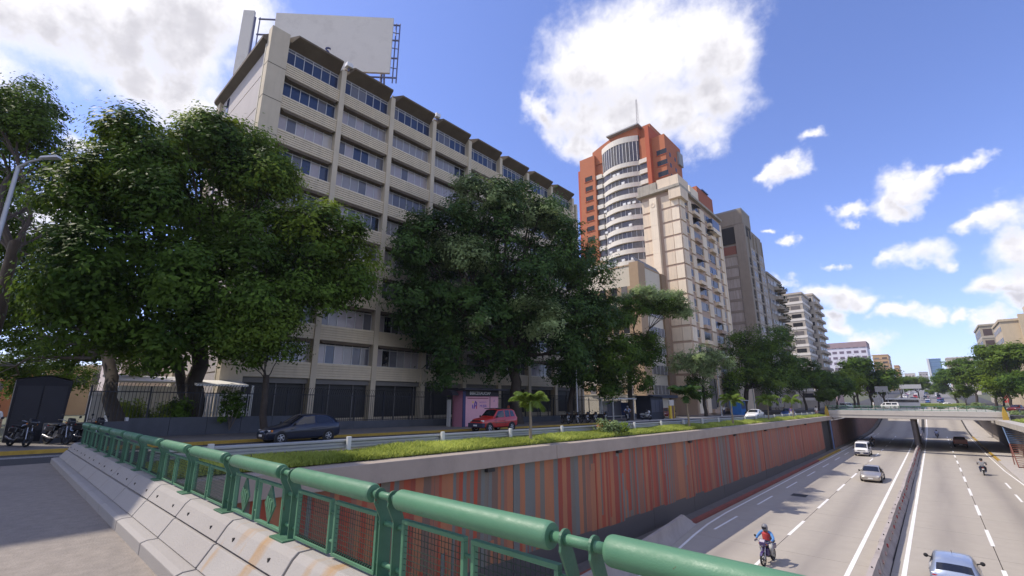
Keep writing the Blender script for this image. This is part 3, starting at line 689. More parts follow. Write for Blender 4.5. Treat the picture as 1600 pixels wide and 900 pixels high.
for bi in range(8):
    a, b = edges[bi], edges[bi+1]-.46
    w_ = b-a
    # spandrels: clapboard ribs and a dark sloped soffit with cut corners
    sp = MB(); hgt = 1.22; nr = 6
    pts = [(-36.7, 0.02), (-36.08, 0.02)]
    for r_ in range(nr):
        z1 = -hgt*r_/nr; z2 = -hgt*(r_+1)/nr
        pts += [(-36.075, z1), (-36.02, z2+.035), (-36.075, z2+.034)]
    pts += [(-36.08, -hgt), (-36.7, -hgt)]
    sp.prism(pts, a+.004, b-.004, 'y'); spm = sp.mesh('spandrel', TAN_B, origin=(0, 0, 0))
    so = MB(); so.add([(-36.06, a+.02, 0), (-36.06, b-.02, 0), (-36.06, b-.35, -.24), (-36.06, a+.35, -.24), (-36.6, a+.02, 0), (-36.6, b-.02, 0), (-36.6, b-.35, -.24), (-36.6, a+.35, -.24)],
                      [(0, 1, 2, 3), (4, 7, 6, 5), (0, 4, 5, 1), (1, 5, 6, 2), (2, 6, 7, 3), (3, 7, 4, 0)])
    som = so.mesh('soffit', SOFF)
    nP = 6; mull = MB()
    zb_, zt_ = .02, FL-hgt-.04
    for k in range(nP+1):
        y = a+.03+(w_-.06)*k/nP; mull.box(-36.66, -36.56, y-.03, y+.03, zb_, zt_)
    mull.box(-36.665, -36.555, a, b, zb_, zb_+.07); mull.box(-36.665, -36.555, a, b, zt_-.34, zt_-.27); mull.box(-36.665, -36.555, a, b, zt_-.06, zt_)
    mum = mull.mesh('frame', ALU)
    pw = (w_-.06)/nP
    pm_ = [MB().box(-36.63, -36.60, a+.06, a+.03+pw-.03, zb_+.07, zt_-.34).mesh('pane', m) for m in PANES]
    tr = MB().box(-36.63, -36.60, a+.05, b-.05, zt_-.27, zt_-.06).mesh('transom_glass', PANES[4])
    joint = [MB() for _ in PANES]
    for fi, z in enumerate(sills):
        inst(spm, 'spandrel', off, (-OO.x, -OO.y, z-OO.z))
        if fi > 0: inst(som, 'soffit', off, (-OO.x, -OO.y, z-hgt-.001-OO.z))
        win = inst(mum, 'window', off, (-OO.x, -OO.y, z-OO.z))
        inst(tr, 'transom', win)
        if bi < 6 and 0 < fi < 8 and rnd.random() < .12:
            y = a+.5+rnd.random()*(w_-1.4); MB().box(-36.62, -36.22, y, y+.75, z+.06, z+.52).build('air_conditioner', mat('ac_grey', (.42, .41, .39), .7, .15, 3), off, origin=OO, bevel=.02)
        mood = rnd.random()
        for k in range(nP):
            q = rnd.random()
            if fi == 8: ch = 0 if q < .6 and bi < 3 else 1 if q < .8 else 4
            elif fi == 7 and bi == 0: ch = 1 if q < .7 else 4
            elif mood < .45: ch = [2, 4, 3, 5][min(3, int(q*3.3))]
            elif mood < .75: ch = [4, 2, 3, 6, 2][int(q*5)]
            else: ch = [1, 4, 2, 3][int(q*4)]
            if bi < 5: inst(pm_[ch], 'pane', win, (0, pw*k, 0))
            else: joint[ch].box(-36.63, -36.60, a+.06+pw*k, a+pw*(k+1), zb_+.07+z, zt_-.34+z)
    for ch, j in enumerate(joint):
        if j.v: o = j.build('panes', PANES[ch], off, origin=OO); o['kind'] = 'stuff'
    # roof canopy over the bay: dark sloped hood
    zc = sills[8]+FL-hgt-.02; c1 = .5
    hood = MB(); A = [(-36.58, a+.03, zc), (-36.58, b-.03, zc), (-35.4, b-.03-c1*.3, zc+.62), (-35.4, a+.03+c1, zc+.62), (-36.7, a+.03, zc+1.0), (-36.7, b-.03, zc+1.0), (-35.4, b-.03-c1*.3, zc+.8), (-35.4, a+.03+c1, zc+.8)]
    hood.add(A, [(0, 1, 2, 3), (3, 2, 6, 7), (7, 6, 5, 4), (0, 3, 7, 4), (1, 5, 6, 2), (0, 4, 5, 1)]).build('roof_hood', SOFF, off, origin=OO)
    MB().box(-36.74, -36.6, a, b, sills[8]+FL-hgt-.04, sills[8]+FL-hgt+1.1).build('head_wall', TAN, off, origin=OO)
# ground floor: recessed glazing and signs in the shade
MB().box(-36.74, -36.68, 11.5, 54, ZB+.9, SILL0-1.3).build('shop_glazing', mat('shop_dark', (.045, .045, .045), .4, spec=.2), off, origin=OO)
for k in range(20): y = 11.9+k*2.1; MB().box(-36.68, -36.6, y, y+.09, ZB, SILL0-1.25).build('shop_mullion', mat('mullion_dark', (.16, .155, .15), .6), off, origin=OO)
MB().box(-36.68, -36.3, 11.5, 54.2, SILL0-1.62, SILL0-1.23).build('fascia', mat('fascia_grey', (.20, .19, .175), .8, .15, 1), off, origin=OO)
# end wall facing the junction: framed plaster panels and its own hood
for i, z in enumerate([ZB]+sills):
    zt = sills[i]-.9 if i < 9 else ZT-1.0
    zb2 = ZB if i == 0 else sills[i-1]-.86
    MB().box(-49.0, -37.1, YA+.3, YA+.5, zb2+.03, zt-.03).build('plaster_panel', LAV, off, origin=OO)
MB().box(-36.98, -36.8, YA-.03, YA+.46, ZB, ZT-1.2).build('downpipe_chase', mat('trim_pale', (.62, .57, .47), .8), off, origin=OO)
MB().box(-50.2, -49.0, YA, YA+.5, ZB-.3, ZT-.4).build('pier', TAN, off, origin=OO)
for z in sills[2:9:1]: MB().box(-47.6, -46.9, YA+.26, YA+.31, z-.6, z+1.3).build('stair_window', PANES[0], off, origin=OO)
MB().add([(-36.7, YA+.42, ZT-1.1), (-50.3, YA+.42, ZT-1.1), (-49.9, YA-.35, ZT-.75), (-36.9, YA-.35, ZT-.75), (-36.7, YA+.42, ZT+.1), (-50.3, YA+.42, ZT+.1), (-49.9, YA-.35, ZT-.45), (-36.9, YA-.35, ZT-.45)],
         [(0, 1, 2, 3), (3, 2, 6, 7), (7, 6, 5, 4), (0, 3, 7, 4), (1, 5, 6, 2), (0, 4, 5, 1)]).build('end_hood', mat('end_hood_brown', (.15, .12, .095), .9, .2, 1.0, .3), off, origin=OO)
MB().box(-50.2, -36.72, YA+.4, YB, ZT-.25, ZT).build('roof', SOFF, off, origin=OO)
MB().box(-36.9, -36.0, YB-.22, YB+.2, ZB, ZT-1.0).build('end_pier', TAN, off, origin=OO)

# rooftop billboard: two blank faces on a tube frame
BILL = mat('billboard_blank', (.74, .69, .61), .8, .05, .25, .05, stain=.35, stain_c=(.44, .39, .33))
BFR = mat('billboard_steel', (.16, .16, .24), .5, .1, 2, metal=.3)
Lp = Vector((-46.0, 13.0, 0)); Rp = Vector((-37.2, 21.9, 0)); zt, zb = CZ+40.7, CZ+33.7
bb = thing('rooftop_billboard', 'large blank cream billboard on a blue steel frame over the office roof', 'billboard', (-42, 18, ZT))
def bpt(t, z, o=0.): 
    p = Lp.lerp(Rp, t); n = Vector((Rp.y-Lp.y, -(Rp.x-Lp.x), 0)).normalized(); p = p+n*o; return (p.x, p.y, z)
mb = MB(); q = [bpt(0, zb), bpt(1, zb), bpt(1, zt), bpt(0, zt)]; q2 = [bpt(0, zb, -.25), bpt(1, zb, -.25), bpt(1, zt, -.25), bpt(0, zt, -.25)]
mb.add(q+q2, [(0, 1, 2, 3), (7, 6, 5, 4), (0, 4, 5, 1), (1, 5, 6, 2), (2, 6, 7, 3), (3, 7, 4, 0)]).build('face_panel', BILL, bb, origin=bb.location)
for t in (.08, .36, .64, .92): 
    MB().bar(bpt(t, ZT-.1, -.6), bpt(t, zt-.4, -.6), .22).build('upright', BFR, bb, origin=bb.location)
    MB().bar(bpt(t, ZT-.1, -3.2), bpt(t, zt-2.5, -.6), .16).build('brace', BFR, bb, origin=bb.location)
for z in (zb-.25, zb+2.2, zb+4.5, zt-.5): 
    MB().bar(bpt(-.16, z, -.45), bpt(1.055, z, -.45), .13).build('rail', BFR, bb, origin=bb.location)
for t in (1.052, 1.02, -.15): MB().bar(bpt(t, zb-.9, -.45), bpt(t, zt-.3, -.45), .10).build('edge_post', BFR, bb, origin=bb.location)
for z in (zb+.9, zb+3.4, zt-1.6): MB().bar(bpt(.99, z, -.3), bpt(1.052, z, -.45), .07).build('rung', BFR, bb, origin=bb.location)
# second face turns the corner of the roof
zt2 = zt+.3
k0 = onZ(400, 20, zt2); k1 = onZ(383, 19, zt2)
u = (k1-k0).normalized(); nn = Vector((-u.y, u.x, 0))
mb = MB(); q = []
for z in (zb-.8, zt2): q += [Vector((k0.x, k0.y, z)), Vector((k1.x, k1.y, z)), Vector((k1.x, k1.y, z))+nn*.3, Vector((k0.x, k0.y, z))+nn*.3]
mb.add(q, [(0, 1, 2, 3), (7, 6, 5, 4), (0, 4, 5, 1), (1, 5, 6, 2), (2, 6, 7, 3), (3, 7, 4, 0)]).build('side_panel', BILL, bb, origin=bb.location)
MB().bar((k0.x, k0.y, ZT-.1), (k0.x, k0.y, zt2-.6), .2).build('upright', BFR, bb, origin=bb.location)
MB().bar((k1.x, k1.y, ZT-.1), (k1.x, k1.y, zt2-.6), .2).build('upright', BFR, bb, origin=bb.location)
# a lone rooftop numeral left from a sign, and two flood lamps
def text_mesh(s, size, m, ext=.02, align='CENTER'):
    cu = bpy.data.curves.new('text', 'FONT'); cu.body = s; cu.size = size; cu.extrude = ext; cu.align_x = align; cu.align_y = 'CENTER'; cu.resolution_u = 2
    ob = bpy.data.objects.new('text', cu); col.objects.link(ob); dg = bpy.context.evaluated_depsgraph_get(); dg.update()
    me = bpy.data.meshes.new_from_object(ob.evaluated_get(dg)); bpy.data.objects.remove(ob); me.materials.clear(); me.materials.append(m); return me
def text(s, size, m, parent, loc, rot, name='lettering', ext=.02): return inst(text_mesh(s, size, m, ext), name, parent, loc, rot)
SIGNB = mat('sign_letter_blue', (.05, .06, .16), .6)
p = onX(512, 82, -36.1)
ltr = text('S', 1.3, SIGNB, None, (p.x, p.y, p.z+.05), (R(90), 0, R(62)), 'roof_letter', .06); tag(ltr, 'single dark blue roof sign letter standing on the canopy edge', 'letter')
for x, y, lab in ((545, 103, 'small white floodlight on the first pier head of the office roof'), (683, 181, 'small white floodlight farther along the office roof edge')):
    p = onX(x, y+2, -35.95); t = thing('roof_floodlight', lab, 'light', p)
    MB().box(-.28, .28, -.3, .3, -.1, .35).build('lamp_box', mat('white_enamel', (.75, .74, .72), .5), t, bevel=.05); MB().box(-.06, .06, -.06, .06, -.45, -.09).build('stem', BFR, t)

# ------------------------------------------------------------------ cream apartment tower
CRM = mat('cream_plaster', (.74, .61, .45), .85, .06, .6, .1, stain=.45, stain_c=(.46, .38, .30), streak=True)
CRP = mat('cream_panel', (.82, .70, .53), .85, .05, .8, .1, stain=.4, stain_c=(.54, .45, .36), streak=True)
PNK = mat('pinkish_band', (.46, .335, .25), .85, .08, .8)
DKW = glassmat('window_dark', (.03, .03, .034), .25, .3); GRW = mat('window_grey', (.17, .155, .15), .3, .2, 1.5, spec=.3); BLW = glassmat('window_blue', (.05, .08, .16), .25, .3)
GREYC = mat('aged_parapet', (.40, .36, .29), .9, .15, .8, .2, stain=.6, stain_c=(.2, .18, .14), streak=True)
cx0, cy0 = -31.0, 84.4; cx1, cy1 = -39.1, 109.2; cz0 = zs(84)+.1; czt = CZ+41.6
ct = thing('apartment_tower', 'cream apartment tower with panelled end wall, projecting pier and stained parapet', 'building', (-35, 97, cz0)); OC = ct.location.copy()
MB().box(cx1, cx0-.3, cy0+.3, cy1, cz0-.3, czt).build('wall', PNK, ct, origin=OC)
nf = 13; fh = (czt-1.0-cz0-4.0)/nf
colsX = [(-39.1, -37.15, CRM), (-34.95, -32.95, CRM), (-32.9, -31.35, CRP)]
for i in range(nf+1):
    z = cz0+4.0+fh*i if i else cz0; z1 = cz0+4.0+fh*(i+1) if i else cz0+4.0+fh
    if i == nf: break
    for (a, b, m) in colsX:
        MB().box(a+.04, b, cy0+.18, cy0+.34, z+.42, z1-.02).build('end_panel', m, ct, origin=OC)
    MB().box(-37.1, -35.6, cy0-.55, cy0+.4, z+.02, z1).build('pier_panel', CRP, ct, origin=OC)
    # long side towards the avenue
    y = cy0+.4
    lay = [('pan', 2.4), ('win', 1.7), ('pan', 2.1), ('bal', 3.2), ('win', 1.5), ('pan', 2.6), ('win', 1.9), ('bal', 3.0), ('pan', 2.0), ('win', 1.8), ('pan', 1.9)]
    for j, (k, wd) in enumerate(lay):
        if k == 'pan': MB().box(cx0-.32, cx0-.06, y+.05, y+wd-.05, z+.3, z1-.02).build('side_panel', CRM if (j+i) % 3 else CRP, ct, origin=OC)
        elif k == 'win':
            w = MB().box(cx0-.32, cx0-.24, y+.1, y+wd-.1, z+1.25, z1-.3).build('window', [DKW, GRW, GRW, DKW, BLW][rnd.randrange(5)], ct, origin=OC)
            MB().box(cx0-.3, cx0-.14, y+.05, y+wd-.05, z+1.12, z+1.22).build('sill', CRP, w, origin=OC)
            MB().box(cx0-.3, cx0-.2, y+wd/2-.04, y+wd/2+.04, z+1.25, z1-.3).build('mullion', ALU, w, origin=OC)
        else:
            MB().box(cx0-.32, cx0-.2, y+.1, y+wd-.1, z+1.0, z1-.3).build('window', [DKW, GRW, DKW, GRW, BLW][rnd.randrange(5)], ct, origin=OC)
            if (i+j) % 4: 
                MB().box(cx0-.3, cx0+.45, y+.05, y+wd-.05, z+.28, z+1.0).build('balcony', CRM if rnd.random() < .7 else PNK, ct, origin=OC)
            if rnd.random() < .22:
                MB().prism([(cx0-.2, z1-.4), (cx0+.8, z1-.85), (cx0+.8, z1-.8), (cx0-.2, z1-.3)], y+.1, y+wd-.1, 'y').build('awning', mat('awning_dark', (.07, .06, .055), .7), ct, origin=OC)
        y += wd
    MB().box(cx0-.32, cx0+.05, cy1-.5, cy1, z+.02, z1-.02).build('corner_panel', CRP, ct, origin=OC)
# crown: overhanging stained cornice, penthouse, water tank, blue awning
MB().box(cx1-.7, cx0+.5, cy0-.75, cy0+5.5, czt-.1, czt+.55).build('cornice', GREYC, ct, origin=OC, bevel=.06)
MB().box(cx1-.4, -35.4, cy0-.55, cy0+5, czt+.55, czt+2.3).build('parapet', GREYC, ct, origin=OC); MB().box(-35.3, cx0+.2, cy0-.35, cy0+5, czt+.55, czt+2.7).build('parapet', CRM, ct, origin=OC)
MB().box(cx0-1.9, cx0+.55, cy0-.6, cy0+3.4, czt-2.3, czt-.15).build('corner_balcony', CRM, ct, origin=OC)
MB().box(cx1, cx0+.35, cy0+5.5, cy1+.3, czt-.1, czt+.4).build('cornice', GREYC, ct, origin=OC)
MB().box(-37.5, cx0-.6, cy0+8, cy0+13, czt+.4, czt+3.6).build('penthouse', CRP, ct, origin=OC); MB().box(-37.0, cx0-.8, cy0+13.2, cy1-1.5, czt+.4, czt+5.4).build('penthouse', mat('brick_orange', (.36, .115, .06), .85, .1, 1.5), ct, origin=OC)
MB().box(cx0-1.4, cx0+.7, cy0+17, cy0+22, czt-4.8, czt-3.8).build('corner_balcony', CRP, ct, origin=OC); MB().box(cx0-1.2, cx0+.5, cy0+17.2, cy0+22, czt-3.8, czt-1.6).build('glazed_bay', BLW, ct, origin=OC)
MB().box(cx0-3, cx0-.5, cy0+16, cy0+20, czt+5.4, czt+5.6).build('awning', mat('awning_blue', (.08, .16, .38), .6), ct, origin=OC)
MB().lathe([(.55, 0), (.6, .1), (.6, .9), (.35, 1.1), (0, 1.12)], (-36.0, cy0+6, czt+.5), 'z', 16).build('water_tank', mat('tank_dark', (.05, .05, .06), .5), ct, True, origin=OC)
MB().lathe([(.0, .06), (.48, .0), (.5, .05), (.48, .08)], (-36.4, cy0-.62, czt-2.6), 'y', 18).build('medallion', CRM, ct, origin=OC)
MB().box(-38.9, -31.3, cy0+.1, cy0+.25, cz0, cz0+3.2).build('ground_floor', PNK, ct, origin=OC)

# ------------------------------------------------------------------ brown and cream low-rise in front of the tower
bx0, by0, by1 = -34.0, 70.2, 81.6; bzt = CZ+22.9; bz0 = zs(70)
BRN = mat('tan_brick', (.40, .285, .18), .88, .08, 1.5, .2); BRC = mat('pale_cladding', (.62, .555, .44), .85, .05, 1); BRD = mat('brown_dark', (.245, .165, .10), .9, .1, 1)
lb = thing('lowrise_building', 'tan and cream six storey corner building with glazed roof terrace', 'building', (-40, 76, bz0)); OL = lb.location.copy()
MB().box(-52, bx0-.35, by0+.3, by1, bz0-.2, bzt).build('wall', BRC, lb, origin=OL)
MB().box(-35.7, bx0, by0, by0+2.6, bz0-.2, bzt+.5).build('corner_pier', BRN, lb, origin=OL); MB().box(bx0-.5, bx0+.03, by1-2.0, by1+.1, bz0-.2, bzt+.1).build('end_pier', BRD, lb, origin=OL)
for i in range(6):
    z = bz0+3.6+3.35*i
    MB().box(-52, -35.72, by0+.15, by0+.35, z, z+1.55).build('brick_band', BRN, lb, origin=OL)
    for x in (-36.9, -38.9, -41.2, -44, -47, -50):
        w = MB().box(x-.55, x+.55, by0+.1, by0+.2, z+.05, z+1.6).build('window', DKW if rnd.random() < .5 else GRW, lb, origin=OL); MB().box(x-.65, x+.65, by0+.04, by0+.22, z-.06, z+.04).build('sill', BRC, w, origin=OL)
    w = MB().box(bx0-.36, bx0-.22, by0+3.3, by1-2.2, z, z+1.5).build('window', GRW, lb, origin=OL)
    for k in range(5): y = by0+3.3+(by1-2.2-by0-3.3)*k/4; MB().box(bx0-.3, bx0-.14, y-.05, y+.05, z, z+1.5).build('mullion', ALU, w, origin=OL)
MB().box(-52, bx0-.3, by0+.2, by1, bzt, bzt+.25).build('roof', BRN, lb, origin=OL)
GLZ = mat('terrace_glazing', (.16, .175, .19), .55, .25, 2, spec=.2)
MB().add([(bx0-.5, by0+.4, bzt+.5), (bx0-.5, by1-1, bzt+.2), (bx0-1.4, by1-1, bzt+1.6), (bx0-1.4, by0+.4, bzt+1.9)], [(0, 1, 2, 3)]).build('glass_screen', GLZ, lb, origin=OL)
MB().add([(-38.4, by0+.3, bzt+.3), (-50, by0+.3, bzt+.3), (-50, by0+1, bzt+1.3), (-38.4, by0+1, bzt+1.6)], [(0, 1, 2, 3)]).build('glass_screen', GLZ, lb, origin=OL)
MB().box(-50, -43, by0+4, by1, bzt+.2, bzt+3.4).build('roof_room', BRN, lb, origin=OL)
MB().box(bx0-.2, bx0+.4, by0+.5, by1, bz0+3.0, bz0+3.5).build('shop_canopy', mat('shop_canopy', (.06, .07, .10), .7), lb, origin=OL)

# ------------------------------------------------------------------ red tower with curved white balconies
RED = mat('red_brick_cladding', (.44, .15, .07), .85, .06, .5, .1, stain=.2, stain_c=(.36, .10, .05)); REDD = mat('red_fin', (.44, .10, .045), .85, .06, .5)
BAL = mat('balcony_white', (.72, .67, .57), .8, .07, .8, stain=.3, stain_c=(.46, .43, .38), streak=True); GLD = mat('curtain_wall_dark', (.11, .10, .10), .2, .3, 1.2, spec=.6)
ry = 110.0; rz0 = zs(110)
def RXp(px): return onY(px, 300, ry).x
rt_ = thing('residential_tower', 'tall red brick tower with bowed white balcony bands and stepped arched crown', 'building', (-55, 120, rz0)); ORT = rt_.location.copy()
xa, xb, xc, xd, xe, xf = RXp(907.5), RXp(931), RXp(941), RXp(1001), RXp(1018), RXp(1045.5)
zr = CZ+1.0
rfh = 3.25
MB().box(xa, xb, ry, ry+14, rz0, CZ+73.0).build('wall', RED, rt_, origin=ORT)
MB().box(xb, xe, ry+1.2, ry+16, rz0, CZ+73).build('wall', RED, rt_, origin=ORT)
MB().box(xe+1.1, xf, ry, ry+11, rz0, CZ+71.0).build('wall', RED, rt_, origin=ORT)
MB().box(xe, xe+1.12, ry-1.5, ry+8, rz0, CZ+74.5).build('fin', REDD, rt_, origin=ORT)
MB().box(xa-.1, xa-1.2, ry+.8, ry+12, rz0, CZ+70).build('wall', REDD, rt_, origin=ORT)
# stepped, curved crown
mb = MB(); prof_ = [(xa+4.2, CZ+70)]+[(xa+4.2+(xd-xa-4.2)*t, CZ+74.6+3.2*math.sin(t*1.75)) for t in [i/8 for i in range(9)]]+[(xd, CZ+70)]
mb.prism(prof_, ry+.9, ry+14, 'y'); mb.build('crown_arch', RED, rt_, origin=ORT)
MB().box(xd-7, xe, ry+2.5, ry+13, CZ+70, CZ+77.6).build('crown_block', RED, rt_, origin=ORT)
MB().box(xd-9.5, xd+.8, ry-.4, ry+6, CZ+77.0, CZ+77.4).build('crown_canopy', mat('crown_grey', (.3, .3, .3), .7), rt_, origin=ORT)
def arc(t, bulge, inset=0.): 
    x = xc+(xd-xc)*t; return (x, ry+.9-bulge*(1-(2*t-1)**2)+inset)
def band(z0, z1, b, th, m, name):
    mb = MB(); n = 14; vs = []
    for i in range(n+1):
        x, y = arc(i/n, b); vs += [(x, y, z0), (x, y+th, z0), (x, y+th, z1), (x, y, z1)]
    fs = [(4*i+j, 4*i+(j+1) % 4, 4*i+4+(j+1) % 4, 4*i+4+j) for i in range(n) for j in range(4)]+[(0, 1, 2, 3), (4*n+3, 4*n+2, 4*n+1, 4*n)]
    return mb.add(vs, fs).build(name, m, rt_, origin=ORT)
ztop = CZ+66.0
band(ztop+.2, ztop+6.5, 1.9, .5, GLD, 'glazed_lounge'); band(ztop+6.5, ztop+8.3, 2.1, .7, BAL, 'parapet_band')
for i in range(13):
    x, y = arc((i+.5)/13, 1.98); MB().box(x-.06, x+.06, y-.1, y, ztop+.3, ztop+6.4).build('mullion', ALU, rt_, origin=ORT)
nfl = 19
for i in range(nfl):
    z = ztop-rfh*i
    band(z-1.15, z+.15, 2.1, .6, BAL, 'balcony_band')
    g_ = band(z-rfh+.15, z-1.15, 1.4, .4, GLD, 'glazing')
    for j in range(9):
        x, y = arc((j+.5)/9, 1.46)
        if rnd.random() < .7: MB().box(x-.05, x+.05, y-.08, y, z-rfh+.2, z-1.2).build('mullion', ALU, g_, origin=ORT)
        elif rnd.random() < .6: MB().box(x-.45, x+.45, y-.5, y-.05, z-rfh+.25, z-rfh+.9).build('air_conditioner', mat('ac_white', (.72, .72, .70), .6), g_, origin=ORT)
    for (a, b, yy_) in ((xb+.1, xc-.05, ry+.3), (xd+.05, xe-.05, ry+.3)):
        MB().box(a, b, yy_, yy_+.9, z-1.15, z+.1).build('side_balcony', BAL, rt_, origin=ORT)
        MB().box(a, b, yy_+.5, yy_+.92, z-rfh+.15, z-1.2).build('side_glazing', GLD, rt_, origin=ORT)
    for (a, b) in ((xb-3.6, xb-1.0), (xe+2.2, xe+5.0)):
        w = MB().box(a, b, ry-.02, ry+.3, z-1.0, z+.55).build('window', DKW, rt_, origin=ORT)
        MB().box(a-.15, b+.15, ry-.16, ry+.02, z-1.15, z-1.0).build('sill', REDD, w, origin=ORT)
        MB().box(a, a+.12, ry-.1, ry, z-1.0, z+.55).build('jamb', REDD, w, origin=ORT)
    if i % 1 == 0:
        for yq in (ry+2.5, ry+6): MB().box(xf-.05, xf+.02, yq, yq+1.0, z-.8, z+.4).build('side_window', DKW, rt_, origin=ORT)
MB().box(xf-5, xf-2.2, ry+3, ry+10, CZ+71, CZ+72.5).build('roof_room', RED, rt_, origin=ORT)
MB().box(xf-1.6, xf+.5, ry+8.2, ry+11.2, CZ+65, CZ+69).build('roof_room', mat('crown_grey', (0, 0, 0)), rt_, origin=ORT)
ms = MB()
for s1, s2 in ((-.4, -.4), (.4, -.4), (.4, .4), (-.4, .4)): ms.bar((xc+10+s1, ry+6+s2, CZ+78), (xc+10+s1*.3, ry+6+s2*.3, CZ+90), .05)
for k in range(9): q = .4*(1-.07*k); ms.bar((xc+10-q, ry+6-q, CZ+79+k*1.2), (xc+10+q, ry+6-q, CZ+80+k*1.2), .06); ms.bar((xc+10-q, ry+6+q, CZ+79+k*1.2), (xc+10-q, ry+6-q, CZ+80+k*1.2), .06)
ms.build('antenna_mast', mat('mast_steel', (.35, .34, .34), .6), rt_, origin=ORT)
# ------------------------------------------------------------------ concrete tower with open stair galleries
CT = mat('raw_concrete_brown', (.29, .25, .20), .9, .1, .6, .2, stain=.4, stain_c=(.19, .165, .135), streak=True)
CTP = mat('raw_panel', (.38, .335, .285), .9, .12, .7, .2, stain=.75, stain_c=(.56, .52, .48), streak=True); CTB = mat('raw_panel_brick', (.25, .105, .075), .9, .15, 2, .1)
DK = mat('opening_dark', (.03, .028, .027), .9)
kx, ky, kz0 = -31.0, 130.5, zs(130)
cc = thing('concrete_tower', 'unfinished looking brown concrete tower with stained panels and open gallery slots', 'building', (-37, 140, kz0)); OK_ = cc.location.copy()
kzt = CZ+52.0; ky1 = 149.5
MB().box(-44, kx-.5, ky+.5, ky1, kz0, kzt-4).build('wall', CT, cc, origin=OK_); MB().box(-44, kx-.3, ky+.3, ky+8.5, kzt-4, kzt).build('plant_room', CT, cc, origin=OK_)
MB().box(-44, kx-.28, ky+.28, ky+8.6, kzt, kzt+.5).build('roof_cap', mat('crown_grey', (0, 0, 0)), cc, origin=OK_)
MB().box(kx-2.6, kx, ky, ky+1.5, kz0, kzt-4.2).build('corner_pier', CT, cc, origin=OK_)
MB().box(-43, kx-2.7, ky+.25, ky+.4, kzt-9.5, kzt-4.6).build('open_loggia', DK, cc, origin=OK_)
fh = 3.15; n = 14
for i in range(n):
    z = kzt-13-fh*i
    MB().box(-43.2, kx-2.75, ky+.2, ky+.52, z+.35, z+fh-.35).build('infill_panel', CTB if i < 1 else CTP, cc, origin=OK_)
    MB().box(-44, kx-2.62, ky+.1, ky+.52, z-.33, z+.33).build('slab_edge', CT, cc, origin=OK_)
    for (a, b, k) in ((1.9, 4.6, 0), (5.4, 9.6, 1), (10.3, 12.8, 0), (13.4, 18.4, 1)):
        if k:
            MB().box(kx-.5, kx-.22, ky+a, ky+b, z+.06, z+fh-.06).build('side_panel', CTP, cc, origin=OK_)
            MB().box(kx-.3, kx-.2, ky+a+.6, ky+a+1.9, z+1.1, z+2.4).build('window', DKW, cc, origin=OK_); MB().box(kx-.3, kx-.2, ky+b-1.8, ky+b-.5, z+1.1, z+2.4).build('window', GRW if rnd.random() < .5 else DKW, cc, origin=OK_)
        elif i > 0 or a > 5:
            MB().box(kx-.52, kx-.42, ky+a, ky+b, z+.25, z+fh-.3).build('opening', DK, cc, origin=OK_)
            MB().box(kx-.5, kx-.26, ky+a, ky+b, z-.1, z+.5).build('gallery_rail', CT, cc, origin=OK_); MB().box(kx-.5, kx-.3, ky+a, ky+b, z+1.25, z+1.35).build('gallery_rail', CT, cc, origin=OK_)
for a in (1.5, 4.7, 9.7, 12.9, 18.5): MB().box(kx-.5, kx-.2, ky+a, ky+a+.45, kz0, kzt-5).build('rib', CT, cc, origin=OK_)
MB().box(kx-.45, kx-.35, ky+2, ky+7.5, kzt-7, kzt-4.4).build('opening', DK, cc, origin=OK_)

def slab_building(name, label, x0, x1, y0, y1, zt, wallm, bandm, fh, rows=None, win=(DKW, GRW), wx=3.0, wy=3.0, bal=False, z0=None, faces='xy', top=None, wh=1.4, group=None, sillm=None):
    """x1 is the face towards the motorway, y0 the face towards the viewer's bridge"""
    z0 = zs(y0)-.2 if z0 is None else z0
    t = thing(name, label, 'building', ((x0+x1)/2, (y0+y1)/2, z0), group=group); O = t.location.copy()
    MB().box(x0, x1, y0, y1, z0, zt).build('wall', wallm, t, origin=O)
    MB().box(x0-.3, x1+.3, y0-.3, y1+.3, zt, zt+.7).build('roof_parapet', top or wallm, t, origin=O)
    nf = int((zt-z0-3)/fh)
    sx = 1 if x1 < 0 else -1
    xf_ = x1 if sx > 0 else x0
    for i in range(rows or nf):
        z = zt-fh*(i+1)+.6
        if z < z0+2: break
        if bandm:
            MB().box(x0-.02, x1+.14, y0-.14, y1+.02, z-.95, z-.12).build('floor_band', bandm, t, origin=O)
        if 'y' in faces:
            k = max(1, int((x1-x0)/wx)); 
            for j in range(k):
                a = x0+(x1-x0)*(j+.18)/k; b = x0+(x1-x0)*(j+.82)/k
                w = MB().box(a, b, y0-.06, y0+.2, z, z+wh).build('window', win[rnd.randrange(len(win))], t, origin=O)
                if y0 < 260: MB().box(a-.1, b+.1, y0-.12, y0-.05, z-.1, z).build('sill', sillm or wallm, w, origin=O)
        if 'x' in faces:
            k = max(1, int((y1-y0)/wy))
            for j in range(k):
                a = y0+(y1-y0)*(j+.18)/k; b = y0+(y1-y0)*(j+.82)/k
                MB().box(xf_-.2*sx, xf_+.06*sx, a, b, z, z+wh).build('window', win[rnd.randrange(len(win))], t, origin=O)
                if bal: MB().box(xf_-.1*sx, xf_+1.1*sx, a-.3, b+.3, z-1.0, z-.05).build('balcony', bandm or wallm, t, origin=O)
    return t
